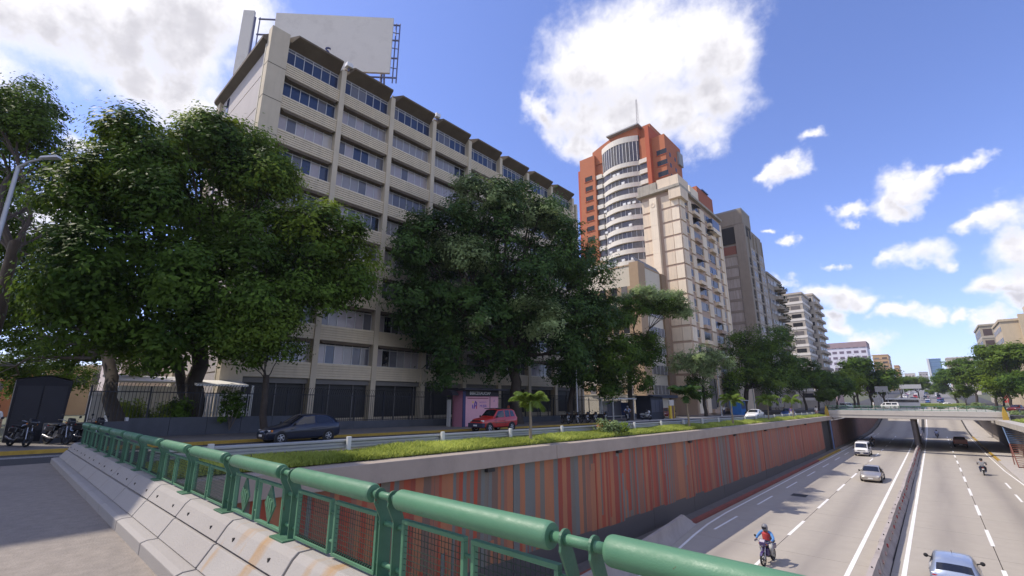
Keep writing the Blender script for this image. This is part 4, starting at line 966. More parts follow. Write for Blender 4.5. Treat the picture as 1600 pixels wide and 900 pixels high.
# planted balconies block
PLB = mat('planted_block_grey', (.34, .295, .24), .9, .12, .7, .2, stain=.4, stain_c=(.17, .15, .13)); 
pb = slab_building('balcony_block', 'brown grey apartment block with rounded planted balconies', -43, -31.2, 150.2, 167, CZ+37.2, PLB, None, 3.1, faces='', z0=zs(150))
OP = pb.location.copy(); HB = leafmat('balcony_plants', (.02, .035, .015), (.06, .075, .03), .2)
for i in range(11):
    z = CZ+34.5-3.1*i
    for c in (159.6, 164.4):
        prof_ = [(-31.3, c-2.2), (-30.3, c-1.9), (-29.5, c-1.0), (-29.3, c), (-29.5, c+1.0), (-30.3, c+1.9), (-31.3, c+2.2)]
        MB().prism(prof_, z-1.0, z+.05, 'z').build('balcony', PLB, pb, origin=OP)
        MB().box(-31.24, -31.1, c-1.9, c+1.9, z+.1, z+1.9).build('window', DKW, pb, origin=OP)
        mb = MB()
        for q in range(60):
            p = Vector((rnd.uniform(-30.6, -29.2), c+rnd.uniform(-1.9, 1.9), z+rnd.uniform(-.5, .7))); d = Vector((rnd.uniform(-1, 1), rnd.uniform(-1, 1), rnd.uniform(-1, .6)))*.35; e = d.cross(Vector((.3, .5, 1)))*.6
            mb.add([p-d, p+e, p+d, p-e], [(0, 1, 2, 3)])
        mb.build('plants', HB, pb, origin=OP, fix=False)
    for c in (151.6, 154.2, 156.2): MB().box(-31.3, -31.1, c-.9, c+.9, z, z+1.3).build('window', GRW if rnd.random() < .5 else DKW, pb, origin=OP)
WHB = mat('white_render', (.72, .68, .63), .8, .06, .6, stain=.25, stain_c=(.5, .46, .41), streak=True); BGB = mat('beige_render', (.47, .42, .36), .85, .08, .6, stain=.3, stain_c=(.33, .29, .25), streak=True)
wb = slab_building('white_apartments', 'white banded apartment block stepping beside a beige wing', -38.0, -28.7, 186, 200, CZ+36.8, BGB, WHB, 3.05, wx=3.4, wy=2.6, win=(DKW, GRW))
wb2 = slab_building('beige_apartments', 'beige apartment wing with small balconies behind the white block', -33.0, -27.4, 200.3, 216, CZ+38.6, BGB, None, 3.05, wx=2.4, wy=5, bal=True, win=(GRW, DKW))
LVB = mat('lavender_white', (.66, .635, .70), .8, .05, .4); LVT = mat('mauve_cornice', (.34, .25, .26), .85, .1, .5)
lv = slab_building('hotel_block', 'pale lilac white block with rows of small square windows and mauve cornice', -57, -30, 430, 452, CZ+42.0, LVB, None, 4.1, wx=4.2, wy=5.5, win=(mat('win_mauve', (.17, .13, .17), .3),), top=LVT, wh=1.9)
MB().box(-57.3, -29.7, 429.6, 452.4, CZ+38.8, CZ+42.9).build('cornice', LVT, lv, origin=lv.location)
MB().box(-46, -31, 424, 430, zs(430), CZ+23).build('podium', mat('podium_grey', (.3, .27, .27), .85), lv, origin=lv.location)
OCH = mat('ochre_render', (.52, .33, .17), .85, .08, .5)
slab_building('ochre_block', 'ochre brown banded apartment block beyond the lilac white one', -38.5, -26, 600, 640, CZ+44.5, OCH, mat('ochre_dark', (.33, .215, .13), .85), 4.2, wx=5, wy=8)
slab_building('ochre_tower', 'narrow orange tan tower behind the ochre banded block', -24.8, -21, 650, 690, CZ+36, mat('ochre_lit', (.58, .36, .18), .85, .08, .5), None, 4.2, wx=2.5, wy=8)
slab_building('pale_block', 'pale beige city block far along the motorway axis', -27, -14, 1000, 1030, CZ+42, mat('pale_far', (.55, .49, .44), .85, .08, .4), mat('pale_far_band', (.40, .35, .32), .85), 5, wx=4, wy=8)
slab_building('pale_tower', 'grey beige tower far beyond the treetops on the road axis', -9, 2, 1010, 1040, CZ+44, mat('grey_far', (.42, .385, .37), .85, .08, .4), None, 5, wx=3.5, wy=8)
GLT = mat('glass_tower_blue', (.10, .19, .32), .12, .15, .05, spec=.8)
gt = slab_building('glass_tower', 'blue glass office tower with a pale edge at the end of the road', 4.0, 16.5, 800, 815, CZ+51, GLT, None, 5, faces='')
for i in range(9): MB().box(4.2, 16.6, 799.7, 800.1, CZ+48-i*5.2, CZ+48.5-i*5.2).build('spandrel', mat('glass_spandrel', (.14, .24, .36), .4), gt, origin=gt.location)
MB().box(3.0, 5.2, 799, 815, zs(800), CZ+52).build('edge_pier', mat('pale_edge', (.62, .62, .63), .7), gt, origin=gt.location)
# right-hand side of the road
RB1 = mat('olive_grey_render', (.40, .35, .265), .88, .1, .5, .1, stain=.4, stain_c=(.28, .24, .19), streak=True)
slab_building('grey_brown_block', 'olive grey block with tall dark window bays above the roadside trees', 18.5, 30, 255, 280, CZ+28.2, RB1, mat('olive_band', (.46, .41, .33), .88), 4.4, wx=3.8, wy=4, win=(mat('win_brown', (.09, .06, .055), .3), DKW), wh=2.6)
rb = slab_building('sandstone_block', 'sunlit sand coloured block with stepped stair tower on the stair side', 19.5, 42, 205, 225, CZ+23.6, mat('sand_render', (.56, .46, .32), .88, .08, .5, stain=.3, stain_c=(.42, .34, .24), streak=True), None, 3.4, wx=5, wy=4, faces='x')
MB().box(23.5, 40, 203.6, 205, zs(205), CZ+25.4).build('stair_tower', mat('sand_render', (0, 0, 0)), rb, origin=rb.location); MB().box(25.8, 29, 206, 212, CZ+24, CZ+28.2).build('roof_room', mat('sand_render', (0, 0, 0)), rb, origin=rb.location)
for x in (26, 29.5, 33): MB().box(x, x+1.2, 203.45, 203.62, CZ+10, CZ+22).build('stair_window', DKW, rb, origin=rb.location)
slab_building('cream_lowrise', 'distant cream block with tiled top among the trees on the stair side', 11, 23, 400, 420, CZ+25.5, mat('cream_far', (.58, .52, .45), .85, .06, .5), mat('cream_far_band', (.38, .27, .22), .85), 4, wx=4, wy=6)
# low street buildings behind the pavement trees
slab_building('shop_row', 'low cream shop building behind the pavement palms', -50, -33, 112, 128, zs(115)+9, CRM, None, 3.4, wx=4, wy=3.5)
slab_building('pink_house', 'pink and white low house past the concrete tower', -44, -30, 240, 262, zs(240)+9, mat('pink_render', (.60, .42, .38), .85, .08, .6), None, 3.5, wx=3, wy=4)
slab_building('street_block', 'grey street building standing under the dark pavement trees', -45, -33.5, 168.5, 184, zs(170)+12, BGB, None, 3.3, wx=3, wy=3.5)
# behind the fence at the junction: white shed, pink house, orange wall, far hillside houses
gt_ = thing('white_gate', 'bright white slatted metal gate behind the fence beside the office corner', 'gate', (-34.6, 10.1, ZB)); OGT = gt_.location.copy(); GW = mat('gate_white', (.78, .76, .70), .6, .06, 2)
for k in range(17):
    y = 8.7+k*.175; MB().box(-34.66, -34.60, y, y+.115, ZB+.1, ZB+2.75).build('slat', GW, gt_, origin=OGT)
for z in (.3, 1.5, 2.6): MB().box(-34.72, -34.665, 8.6, 11.75, ZB+z, ZB+z+.09).build('cross_bar', GW, gt_, origin=OGT)
MB().prism([(-35.9, ZB+3.5), (-34.0, ZB+3.2), (-34.0, ZB+3.32), (-35.9, ZB+3.64)], 8.3, 11.3, 'y').build('canopy', GW, gt_, origin=OGT)
for y in (8.55, 11.8): MB().box(-34.75, -34.6, y-.06, y+.06, ZB-.1, ZB+3.3).build('post', GW, gt_, origin=OGT)
sh = thing('white_shed', 'white corrugated lean-to shed behind the fence beside the office end wall', 'shed', (-46, 8, ZB))
SHW = mat('shed_white', (.70, .69, .66), .7, .06, 1)
OSH = sh.location.copy()
c_ = MB()
for k in range(26):
    y = 5.6+k*.16; c_.box(-41.2, -41.12-(k % 2)*.05, y, y+.155, ZB+.1, ZB+3.3)
c_.build('corrugated_wall', SHW, sh, origin=OSH)
MB().box(-47, -41.25, 5.6, 9.8, ZB+.1, ZB+3.28).build('body', SHW, sh, origin=OSH)
MB().prism([(-47.3, ZB+4.1), (-40.6, ZB+3.5), (-40.6, ZB+3.62), (-47.3, ZB+4.25)], 5.3, 9.9, 'y').build('roof', mat('shed_roof', (.45, .44, .42), .6), sh, origin=OSH)
hs = thing('pink_orange_house', 'pale pink house with a rust orange lower storey behind the junction trees', 'house', (-68, 13, ZB)); OHS = hs.location.copy()
MB().box(-76, -62, 8.5, 19, ZB, ZB+3.1).build('lower_storey', mat('rust_orange', (.46, .19, .08), .85, .12, .8), hs, origin=OHS); MB().box(-76.2, -61.8, 8.3, 19.2, ZB+3.1, ZB+9).build('upper_storey', mat('pale_pink', (.64, .54, .50), .85, .06, .6), hs, origin=OHS)
for y in (10, 13.2, 16.4):
    w = MB().box(-61.85, -61.72, y, y+1.6, ZB+4.6, ZB+6.4).build('window', DKW, hs, origin=OHS); MB().box(-61.8, -61.6, y-.1, y+1.7, ZB+4.45, ZB+4.6).build('sill', WHB, w, origin=OHS)
MB().box(-76.6, -61.3, 7.9, 19.6, ZB+9, ZB+9.3).build('roof', mat('shed_roof', (0, 0, 0)), hs, origin=OHS)
hill = [(-92, 1.0, 9, 'orange tiled', (.55, .24, .11)), (-98, 7.2, 11, 'ochre', (.5, .36, .2)), (-86, -4.5, 8, 'pink', (.6, .42, .38)), (-104, 12.5, 12, 'cream', (.6, .54, .44))]
for x, y, h, nm, c in hill:
    slab_building('hill_house', nm+' house on the slope beyond the junction', x-9, x, y-2.6, y+2.6, ZB+h*.62, mat('house_'+nm.split()[0], c, .85, .1, .6), None, 2.8, wx=2.6, wy=1.8, z0=ZB-.5, group=None)
# unseen corner building across the avenue, added and sized to shade the bridge end
slab_building('unseen_shade_building', 'unseen corner building added across the avenue to shade the bridge end', -38, -27.4, -40, -4.4, ZB+29.6, BGB, WHB, 3.2, wx=4, wy=4, faces='')
# ------------------------------------------------------------------ trees
BARK = mat('bark_dark', (.062, .05, .04), .95, .3, 3, .6); BARK_L = mat('bark_grey', (.15, .125, .10), .95, .25, 3, .5)
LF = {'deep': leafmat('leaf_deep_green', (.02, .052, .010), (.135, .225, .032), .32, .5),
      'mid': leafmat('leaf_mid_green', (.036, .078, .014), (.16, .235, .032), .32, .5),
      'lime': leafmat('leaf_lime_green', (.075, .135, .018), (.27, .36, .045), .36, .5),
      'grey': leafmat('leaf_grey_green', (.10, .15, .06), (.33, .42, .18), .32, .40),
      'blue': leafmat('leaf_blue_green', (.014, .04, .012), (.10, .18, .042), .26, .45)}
def leaves(name, lobes, n, size, m, parent, origin, seed, per=26, droop=.0, shell=.5, clr=.62):
    """leaf blades gathered in clumps spread through the crown's lobes"""
    rg = np.random.default_rng(seed)
    lob = np.array(lobes, float); nc = max(8, n//per)
    wts = (lob[:, 3]*lob[:, 4]+lob[:, 4]*lob[:, 5]+lob[:, 3]*lob[:, 5]); wts /= wts.sum()
    li = rg.choice(len(lob), nc, p=wts)
    # every lobe carries its own smaller boughs; clumps cover the boughs' upper and outer sides
    nb = 9; bd = rg.normal(size=(len(lob), nb, 3)); bd[:, :, 2] = bd[:, :, 2]*.8+.25; bd /= np.linalg.norm(bd, axis=2)[:, :, None]
    br = rg.uniform(.34, .58, size=(len(lob), nb)); bo = rg.uniform(.55, .82, size=(len(lob), nb))
    bi = rg.integers(0, nb, nc); b_d, b_r, b_o = bd[li, bi], br[li, bi], bo[li, bi]
    e = rg.normal(size=(nc, 3))+b_d*.7+np.array([0, 0, .55]); e /= np.linalg.norm(e, axis=1)[:, None]
    rr = (shell+(1.05-shell)*rg.uniform(0, 1, nc)**.5)*b_r
    stray = rg.uniform(0, 1, nc) < .14
    rr = np.where(stray, rr*1.25, rr)
    cen = lob[li, :3]+(b_d*b_o[:, None]+e*rr[:, None])*lob[li, 3:6]
    fill = rg.uniform(0, 1, nc) < .16      # shaded inner leaves
    fd = rg.normal(size=(nc, 3)); fd /= np.linalg.norm(fd, axis=1)[:, None]
    cen = np.where(fill[:, None], lob[li, :3]+fd*(rg.uniform(0, 1, nc)**.4*.72)[:, None]*lob[li, 3:6], cen)
    d = (b_d*.4+e); d /= np.linalg.norm(d, axis=1)[:, None]
    k = rg.poisson(per, nc).clip(4); ci = np.repeat(np.arange(nc), k); N_ = len(ci)
    cr = clr*rg.uniform(.55, 1.35, nc)
    off = rg.normal(size=(N_, 3))*.55; off[:, 2] *= .6
    p = cen[ci]+off*cr[ci][:, None]
    out = d[ci]*.85+np.array([0, 0, .45])+off*.4+rg.normal(size=(N_, 3))*.2
    out /= np.linalg.norm(out, axis=1)[:, None]
    t = rg.normal(size=(N_, 3)); t[:, 2] -= droop; t -= (t*out).sum(1)[:, None]*out; t /= np.linalg.norm(t, axis=1)[:, None]
    s = np.cross(out, t); L_ = size*rg.uniform(.6, 1.35, N_)[:, None]; w = L_*rg.uniform(.3, .48, N_)[:, None]
    v = np.stack([p-t*L_*.5, p+s*w*.62-out*L_*.06+t*L_*.02, p+t*L_*.5-out*L_*.14, p-s*w*.62-out*L_*.06+t*L_*.02], 1).reshape(-1, 3)-np.array(origin)
    me = bpy.data.meshes.new(name); nv = len(v)
    me.vertices.add(nv); me.vertices.foreach_set('co', v.ravel()); me.loops.add(nv); me.loops.foreach_set('vertex_index', np.arange(nv, dtype=np.int32))
    me.polygons.add(N_); me.polygons.foreach_set('loop_start', np.arange(0, nv, 4, dtype=np.int32)); me.update(calc_edges=True); me.materials.append(m)
    o = bpy.data.objects.new(name, me); col.objects.link(o); o.parent = parent; return o
def wob(a, b, k, amp, r_):
    a, b = Vector(a), Vector(b); pts = []
    for i in range(k+1):
        t = i/k; p = a.lerp(b, t)
        if 0 < i < k: p += Vector((r_.uniform(-1, 1), r_.uniform(-1, 1), r_.uniform(-.4, .4)))*amp
        pts.append(p)
    return pts
def tree(label, base, lobes, n, size, kind, tr=.3, fork=.35, seed=1, name='street_tree', group=None, bark=None, extra=None, per=26, clr=.62, shell=.5, trunks=None):
    base = Vector(base); t = thing(name, label, 'tree', base, group=group)
    r_ = random.Random(seed); mb = MB()
    top = max(l[2]+l[5]*.4 for l in lobes); cx = sum(l[0] for l in lobes)/len(lobes); cy = sum(l[1] for l in lobes)/len(lobes)
    fz = base.z+(top-base.z)*fork
    forkp = Vector((base.x+(cx-base.x)*.3, base.y+(cy-base.y)*.3, fz))
    tp = wob(base+Vector((0, 0, -.35)), forkp, 5, tr*.45, r_)
    mb.tube(tp, [tr*1.45, tr*1.12, tr, tr*.95, tr*.9, tr*.88], 12)
    for tk in (trunks or []):
        q = wob(Vector(tk[0])+Vector((0, 0, -.3)), Vector(tk[1]), 4, tr*.3, r_); mb.tube(q, [tk[2]*1.3, tk[2], tk[2]*.9, tk[2]*.8, tk[2]*.65], 10)
    for l in lobes:
        c = Vector(l[:3]); rr = tr*max(.18, min(.62, .14*max(l[3:6])))
        st_ = forkp-Vector((0, 0, r_.uniform(0, .25)*(fz-base.z)*.4))
        q = wob(st_, c, 5, .12*(c-st_).length*.5, r_); mb.tube(q, [rr, rr*.85, rr*.7, rr*.55, rr*.4, rr*.2], 7)
        for _ in range(4):
            d = Vector((r_.uniform(-1, 1), r_.uniform(-1, 1), r_.uniform(-.5, 1))); e = c+Vector((d.x*l[3], d.y*l[4], d.z*l[5]))*.75
            q2 = wob(q[3], e, 3, .15, r_); mb.tube(q2, [rr*.42, rr*.3, rr*.2, rr*.07], 5)
    mb.build('trunk', bark or BARK, t, True, origin=base)
    leaves('crown', lobes, n, size, LF[kind], t, base, seed, per=per, clr=clr, shell=shell)
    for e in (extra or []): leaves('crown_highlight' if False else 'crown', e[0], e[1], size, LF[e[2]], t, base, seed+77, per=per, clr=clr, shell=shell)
    return t
def lob(px, py, rpx, dep, ratio=(1, 1, .85)):
    """a crown lobe seen at (px, py), rpx wide, standing dep metres away"""
    c = atD(px, py, dep); r = rpx*dep/FPX; return (c.x, c.y, c.z, r*ratio[0], r*ratio[1], r*ratio[2])
def dep_of(x, y, z): return (Vector((x, y, z))-CAMP).dot(FWD)

# big double-stemmed tree at the junction, in front of the office end
b1 = (-35.2, 8.6, zs(8)+.1); D1 = dep_of(*b1)
L1 = [lob(230, 265, 85, D1+1), lob(330, 240, 75, D1+3), lob(170, 330, 80, D1-1), lob(280, 360, 105, D1+1), lob(375, 320, 80, D1+3), lob(200, 440, 105, D1-2), lob(330, 450, 100, D1), lob(120, 400, 62, D1-3),
      lob(440, 395, 70, D1+2), lob(520, 385, 55, D1+3), lob(540, 440, 50, D1+3), lob(470, 440, 62, D1+1), lob(130, 500, 72, D1-3), lob(240, 530, 70, D1-2), lob(400, 470, 60, D1-1), lob(330, 530, 55, D1-2), lob(215, 215, 38, D1+1), lob(410, 265, 40, D1+3)]
tree('broad dense tree with a forked dark trunk at the junction fence', b1, L1, 140000, .30, 'deep', .52, .27, 5, shell=.25, extra=[([lob(500, 375, 60, D1+3.2), lob(540, 420, 48, D1+3.2), lob(215, 240, 55, D1+.5), lob(330, 225, 55, D1+2.6), lob(160, 310, 55, D1-1.5), lob(410, 290, 48, D1+3)], 24000, 'lime')],  # lime lobes put the crown's sunlit highlights into the leaf colour
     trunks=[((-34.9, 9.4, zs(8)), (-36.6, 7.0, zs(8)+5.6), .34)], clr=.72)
# slimmer tree in front of the low wall
b1b = (-29.4, 10.9, zs(10)+.1); D1b = dep_of(*b1b)
tree('slim street tree with low pale green sprays before the office fence', b1b, [lob(395, 515, 50, D1b), lob(430, 505, 36, D1b+.5), lob(360, 540, 30, D1b-.6), lob(410, 550, 30, D1b-.4), lob(445, 545, 22, D1b+.4)], 13000, .22, 'mid', .19, .5, 8, bark=BARK)
# leaning stub trunk by the railing end
tree('leaning old tree near the railing end with high dark crown', (-32.4, 4.9, zs(5)+.1), [lob(60, 430, 75, 40), lob(110, 560, 45, 34), lob(190, 560, 40, 35), lob(60, 520, 60, 38), lob(20, 470, 60, 38), lob(150, 545, 40, 34), lob(40, 565, 50, 42), lob(0, 590, 48, 42), lob(100, 590, 36, 42)], 42000, .26, 'deep', .34, .4, 12)
# tall loose tree at the left edge
L0 = [lob(20, 170, 62, 38), lob(60, 225, 58, 39), lob(-30, 200, 80, 38), lob(10, 300, 55, 38), lob(95, 285, 32, 40), lob(-40, 330, 80, 37), lob(50, 400, 52, 38), lob(-20, 470, 90, 37), lob(110, 460, 34, 40)]
tree('tall loose feathery tree rising behind the parked motorcycles', (-38.5, -.6, zs(0)+.1), L0, 70000, .29, 'deep', .34, .45, 14, clr=.7, shell=.2, per=24)
# the great tree in front of the office facade
b2 = (-31.0, 35.2, zs(35)+.1); D2 = dep_of(*b2)
L2 = [lob(755, 330, 52, D2), lob(830, 325, 48, D2+3), lob(700, 385, 62, D2-3), lob(650, 385, 48, D2-4), lob(780, 410, 85, D2), lob(860, 395, 62, D2+3), lob(910, 420, 45, D2+5), lob(660, 460, 58, D2-4), lob(735, 490, 70, D2-2), lob(820, 490, 75, D2), lob(895, 490, 58, D2+3),
      lob(690, 540, 42, D2-4), lob(650, 505, 36, D2-5), lob(760, 555, 48, D2-2), lob(880, 555, 48, D2+2), lob(925, 470, 36, D2+5), lob(700, 585, 30, D2-4), lob(915, 545, 34, D2+4), lob(830, 555, 36, D2)]
tree('huge spreading dark tree before the office facade over the pink kiosk', b2, L2, 120000, .33, 'blue', .55, .3, 21, extra=[([lob(750, 315, 46, D2-.6), lob(715, 390, 34, D2-3.5), lob(850, 350, 40, D2+2), lob(748, 505, 18, D2-6), lob(842, 500, 36, D2-4.5), lob(730, 410, 32, D2-3.5)], 15000, 'grey')], clr=.75, per=36)  # paler grey-green lobes stand in for sunlit patches on the dark crown
b2b = (-30.5, 43.0, zs(43)+.1); D2b = dep_of(*b2b)
tree('dark umbrella tree between the great tree and the tan building', b2b, [lob(945, 500, 40, D2b), lob(930, 560, 42, D2b), lob(960, 550, 38, D2b+1), lob(905, 590, 28, D2b), lob(950, 595, 30, D2b)], 24000, .3, 'deep', .3, .45, 23)
b3 = (-28.9, 54.6, zs(55)+.1); D3 = dep_of(*b3)
tree('wide flat-topped tree with pale crown in front of the tan building', b3, [lob(1000, 480, 38, D3, (1, 1, .5)), lob(1040, 478, 34, D3+1, (1, 1, .5)), lob(965, 500, 32, D3, (1, 1, .7)), lob(1000, 540, 30, D3, (1, 1, .7)), lob(1020, 560, 26, D3), lob(975, 560, 34, D3), lob(1000, 595, 24, D3), lob(955, 605, 22, D3)], 28000, .29, 'deep', .3, .5, 25,
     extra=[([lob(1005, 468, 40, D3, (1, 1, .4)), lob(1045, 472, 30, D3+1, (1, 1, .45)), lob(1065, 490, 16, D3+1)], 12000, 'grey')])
b4 = (-28.6, 80.5, zs(80)+.1); D4 = dep_of(*b4)
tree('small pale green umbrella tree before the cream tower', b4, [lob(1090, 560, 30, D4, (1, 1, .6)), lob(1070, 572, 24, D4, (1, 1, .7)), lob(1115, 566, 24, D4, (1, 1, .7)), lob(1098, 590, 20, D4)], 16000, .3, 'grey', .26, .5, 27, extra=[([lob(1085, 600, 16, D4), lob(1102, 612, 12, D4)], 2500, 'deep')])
b5 = (-29.0, 103, zs(103)+.1); D5 = dep_of(*b5)
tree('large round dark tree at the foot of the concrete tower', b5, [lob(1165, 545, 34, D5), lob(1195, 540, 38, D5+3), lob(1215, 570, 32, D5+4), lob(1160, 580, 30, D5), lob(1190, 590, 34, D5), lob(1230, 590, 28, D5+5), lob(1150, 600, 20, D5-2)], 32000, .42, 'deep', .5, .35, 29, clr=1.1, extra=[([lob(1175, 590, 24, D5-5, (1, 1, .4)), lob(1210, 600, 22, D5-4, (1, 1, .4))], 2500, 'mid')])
far_t = [(1252, 580, 30, 135, 'deep', 'dark round tree beside the white apartment block'), (1272, 595, 26, 150, 'deep', 'dark tree thick with foliage past the white block'), (1300, 600, 24, 150, 'deep', 'dense green tree near the far bridge approach'),
         (1330, 596, 26, 165, 'lime', 'yellow green tree before the big dark crown'), (1355, 585, 34, 210, 'deep', 'big dark domed tree beyond the far bridge'), (1332, 580, 26, 205, 'deep', 'dark tree shouldering the domed crown beyond the bridge'), (1378, 600, 22, 215, 'deep', 'dark tree right of the domed crown beyond the bridge'),
         (1402, 596, 15, 300, 'mid', 'mid green tree along the distant road'), (1432, 600, 16, 330, 'mid', 'round green tree far along the road'), (1462, 604, 15, 320, 'mid', 'small green tree at the end of the road'), (1290, 618, 16, 132, 'mid', 'low bushy tree behind the bridge end post'),
         (1488, 590, 22, 240, 'deep', 'dark green tree on the stair side by the far road'), (1515, 580, 28, 215, 'deep', 'broad dark tree on the stair side beyond the bridge'), (1545, 590, 30, 170, 'mid', 'green tree on the stair side above the wall'), (1562, 560, 30, 160, 'mid', 'tall green tree before the sand coloured block'),
         (1590, 560, 34, 150, 'mid', 'leafy tree before the stair tower block'), (1600, 600, 30, 140, 'deep', 'dark tree at the edge of the stair side avenue'), (1560, 605, 24, 150, 'lime', 'bright green tree behind the red banner'), (1505, 612, 14, 180, 'mid', 'low green tree by the far bridge railing')]
for i, (px, py, r, dp_, kd, lab) in enumerate(far_t):
    dd = dp_*.75; c = atD(px, py, dd); R_ = r*dd/FPX; z0 = zs(c.y)
    r_ = random.Random(i+50); ls = [(c.x, c.y, c.z, R_*.8, R_*.8, R_*.62)]
    for k in range(5): 
        a = r_.uniform(0, 6.28); ls.append((c.x+math.cos(a)*R_*.6, c.y+math.sin(a)*R_*.6, c.z+r_.uniform(-.45, .35)*R_, R_*.52, R_*.52, R_*.42))
    tree(lab, (c.x, c.y, z0), ls, 9000, .09*R_+.13, kd, max(.18, R_*.06), .3, 60+i, group='trees along the far road', clr=R_*.17, per=18)
# ------------------------------------------------------------------ palms and shrubs
PF = leafmat('palm_frond', (.07, .13, .02), (.22, .30, .06), .3, .4); PFD = leafmat('palm_frond_dark', (.025, .06, .015), (.07, .12, .03), .25, .4)
PT = mat('palm_trunk', (.24, .20, .14), .9, .2, 6, .4)
def palm(label, base, h, fr, nf=15, dark=False, seed=1, tr=.075, detail=22):
    t = thing('palm_tree', label, 'palm', base, group='palms on the berm'); r_ = random.Random(seed)
    p = wob((0, 0, -.2), (r_.uniform(-.1, .1), r_.uniform(-.1, .1), h), 6, .02, r_); MB().tube(p, [tr*1.5, tr*1.15, tr, tr*.95, tr*.9, tr*.95, tr*.8], 10).build('trunk', PT, t, True)
    top = p[-1]
    MB().tube([top-Vector((0, 0, .1)), top+Vector((0, 0, .35*fr))], [tr*.95, tr*.5], 8).build('crownshaft', mat('palm_shaft', (.2, .28, .08), .6), t, True)
    for k in range(nf):
        az = 2*math.pi*k/nf*1.618*2; el = r_.uniform(.15, 1.25); L_ = fr*r_.uniform(.85, 1.1); mb = MB()
        hd = Vector((math.cos(az), math.sin(az), 0)); pts = []
        for i in range(9):
            s = i/8; ang = el-s*s*(1.5+.5*(el < .6)); pts.append((pts[-1] if pts else top+Vector((0, 0, .25*fr)))+(hd*math.cos(ang)+Vector((0, 0, math.sin(ang))))*(L_/8))
        mb.tube(pts, [.02*fr]*8+[.006*fr], 4)
        side = Vector((-hd.y, hd.x, 0))
        for i in range(detail):
            s = .12+.88*i/detail; q = s*8; a = int(min(7, q)); c = pts[a].lerp(pts[a+1], min(1, q-a)); d = (pts[a+1]-pts[a]).normalized(); upn = side.cross(d)
            ln = fr*.42*(math.sin(math.pi*min(1, s*.85+.12))**.7)*r_.uniform(.8, 1.1)
            for sg in (-1, 1):
                dr = (side*sg*.75+d*.55-Vector((0, 0, .38+.3*r_.random()))+upn*.1).normalized(); e = c+dr*ln; w_ = d*.035*fr
                mb.add([c-w_, c+w_, (c+e)/2+w_*1.1+Vector((0, 0, .03*fr)), e, (c+e)/2-w_*1.1+Vector((0, 0, .03*fr))], [(0, 1, 2, 3, 4)])
        mb.build('frond', PFD if dark else PF, t, fix=False)
    return t
palm('young palm with bright arching fronds on the berm by the red car', (-14.35, 17.3, berm_z(-14.35, 17.3)), 1.5, 1.0, 15, False, 3)
palm('shaded dark palm on the berm before the yellow hoarding', (-14.3, 36.5, berm_z(-14.3, 36)), 2.0, 1.45, 15, True, 4)
palm('small palm on the berm before the cream tower entrance', (-14.3, 47, berm_z(-14.3, 47)), 1.8, 1.3, 13, False, 5, detail=16)
palm('small palm on the berm beside the white saloon car', (-14.3, 60, berm_z(-14.3, 60)), 1.9, 1.4, 13, False, 6, detail=14)
palm('small palm on the berm nearest the far bridge', (-14.3, 73, berm_z(-14.3, 73)), 1.9, 1.4, 12, False, 7, detail=14)
def shrub(label, base, r, h, n, m, seed, name='shrub', size=.16, flowers=None, group=None):
    t = thing(name, label, 'shrub', base, group=group); b = Vector(base); r_ = random.Random(seed); mb = MB()
    for k in range(9):
        a = r_.uniform(0, 6.28); mb.tube(wob(b-Vector((0, 0, .08)), b+Vector((math.cos(a)*r*.7, math.sin(a)*r*.7, h*r_.uniform(.5, .9))), 3, .04, r_), [.022, .018, .012, .006], 5)
    mb.build('stems', BARK_L, t, origin=b)
    ls = [(b.x+r_.uniform(-.5, .5)*r, b.y+r_.uniform(-.6, .6)*r, b.z+h*r_.uniform(.4, .75), r*.6, r*.6, h*.32) for _ in range(5)]
    leaves('foliage', ls, n, size, m, t, b, seed, per=12, clr=.25)
    for fm, fn in (flowers or []): leaves('flowers', [ls[r_.randrange(5)][:5]+(h*.4,)], fn, size*.7, fm, t, b, seed+5, per=9, clr=.16, shell=.85)
    return t
FO = leafmat('flower_orange', (.55, .13, .03), (.65, .22, .05), .3); FY = leafmat('flower_yellow', (.6, .42, .04), (.7, .55, .08), .3)
shrub('flowering shrub with orange and yellow blooms on the berm', (-14.4, 24.6, berm_z(-14.4, 24.6)-.05), .62, .85, 1500, LF['grey'], 31, 'flowering_shrub', .16, [(FO, 160), (FY, 60)])
shrub('low croton bush behind the berm grass by the orange blooms', (-14.4, 25.9, berm_z(-14.4, 26)-.05), .5, .7, 800, LF['lime'], 32, size=.15)
for i, (px, py, dp_, r, h, lab) in enumerate(((1505, 636, 135, 1.5, 1.4, 'pale spiky bush behind the far bridge railing'), (1470, 640, 135, 1.2, .9, 'small bush behind the far railing by the white car'), (1530, 640, 135, 1.6, 1.5, 'bushy plant near the yellow end post on the stair side'), (1588, 648, 92, 1.6, 1.3, 'rounded olive bush on the stair side berm'), (1545, 640, 135, 1.4, 1.6, 'white flowering bush behind the far railing'))):
    p = atD(px, py, dp_*.75); shrub(lab, (p.x, p.y, max(p.z-.4, zs(p.y)+.05) if p.x < 9 else zs(p.y)+.1) if p.x >= 9 else (p.x, p.y, 5.55), r, h, 700, LF['grey'], 40+i, size=.3)
shrub('leafy sunlit bush behind the fence at the junction', (-38.0, 5.6, ZB), 1.3, 2.4, 1800, LF['lime'], 51, size=.22); shrub('second sunlit bush behind the junction fence', (-38.4, 8.0, ZB), 1.3, 2.2, 1600, LF['lime'], 52, size=.22)
shrub('climbing dark bush on the fence beside the shed', (-32.4, 10.0, ZB+.6), .7, 2.4, 1300, LF['deep'], 53, size=.22)
shrub('dark bush growing on the fence by the forked trunk', (-33.6, 7.6, ZB+.6), .8, 2.0, 1200, LF['deep'], 54, size=.22)
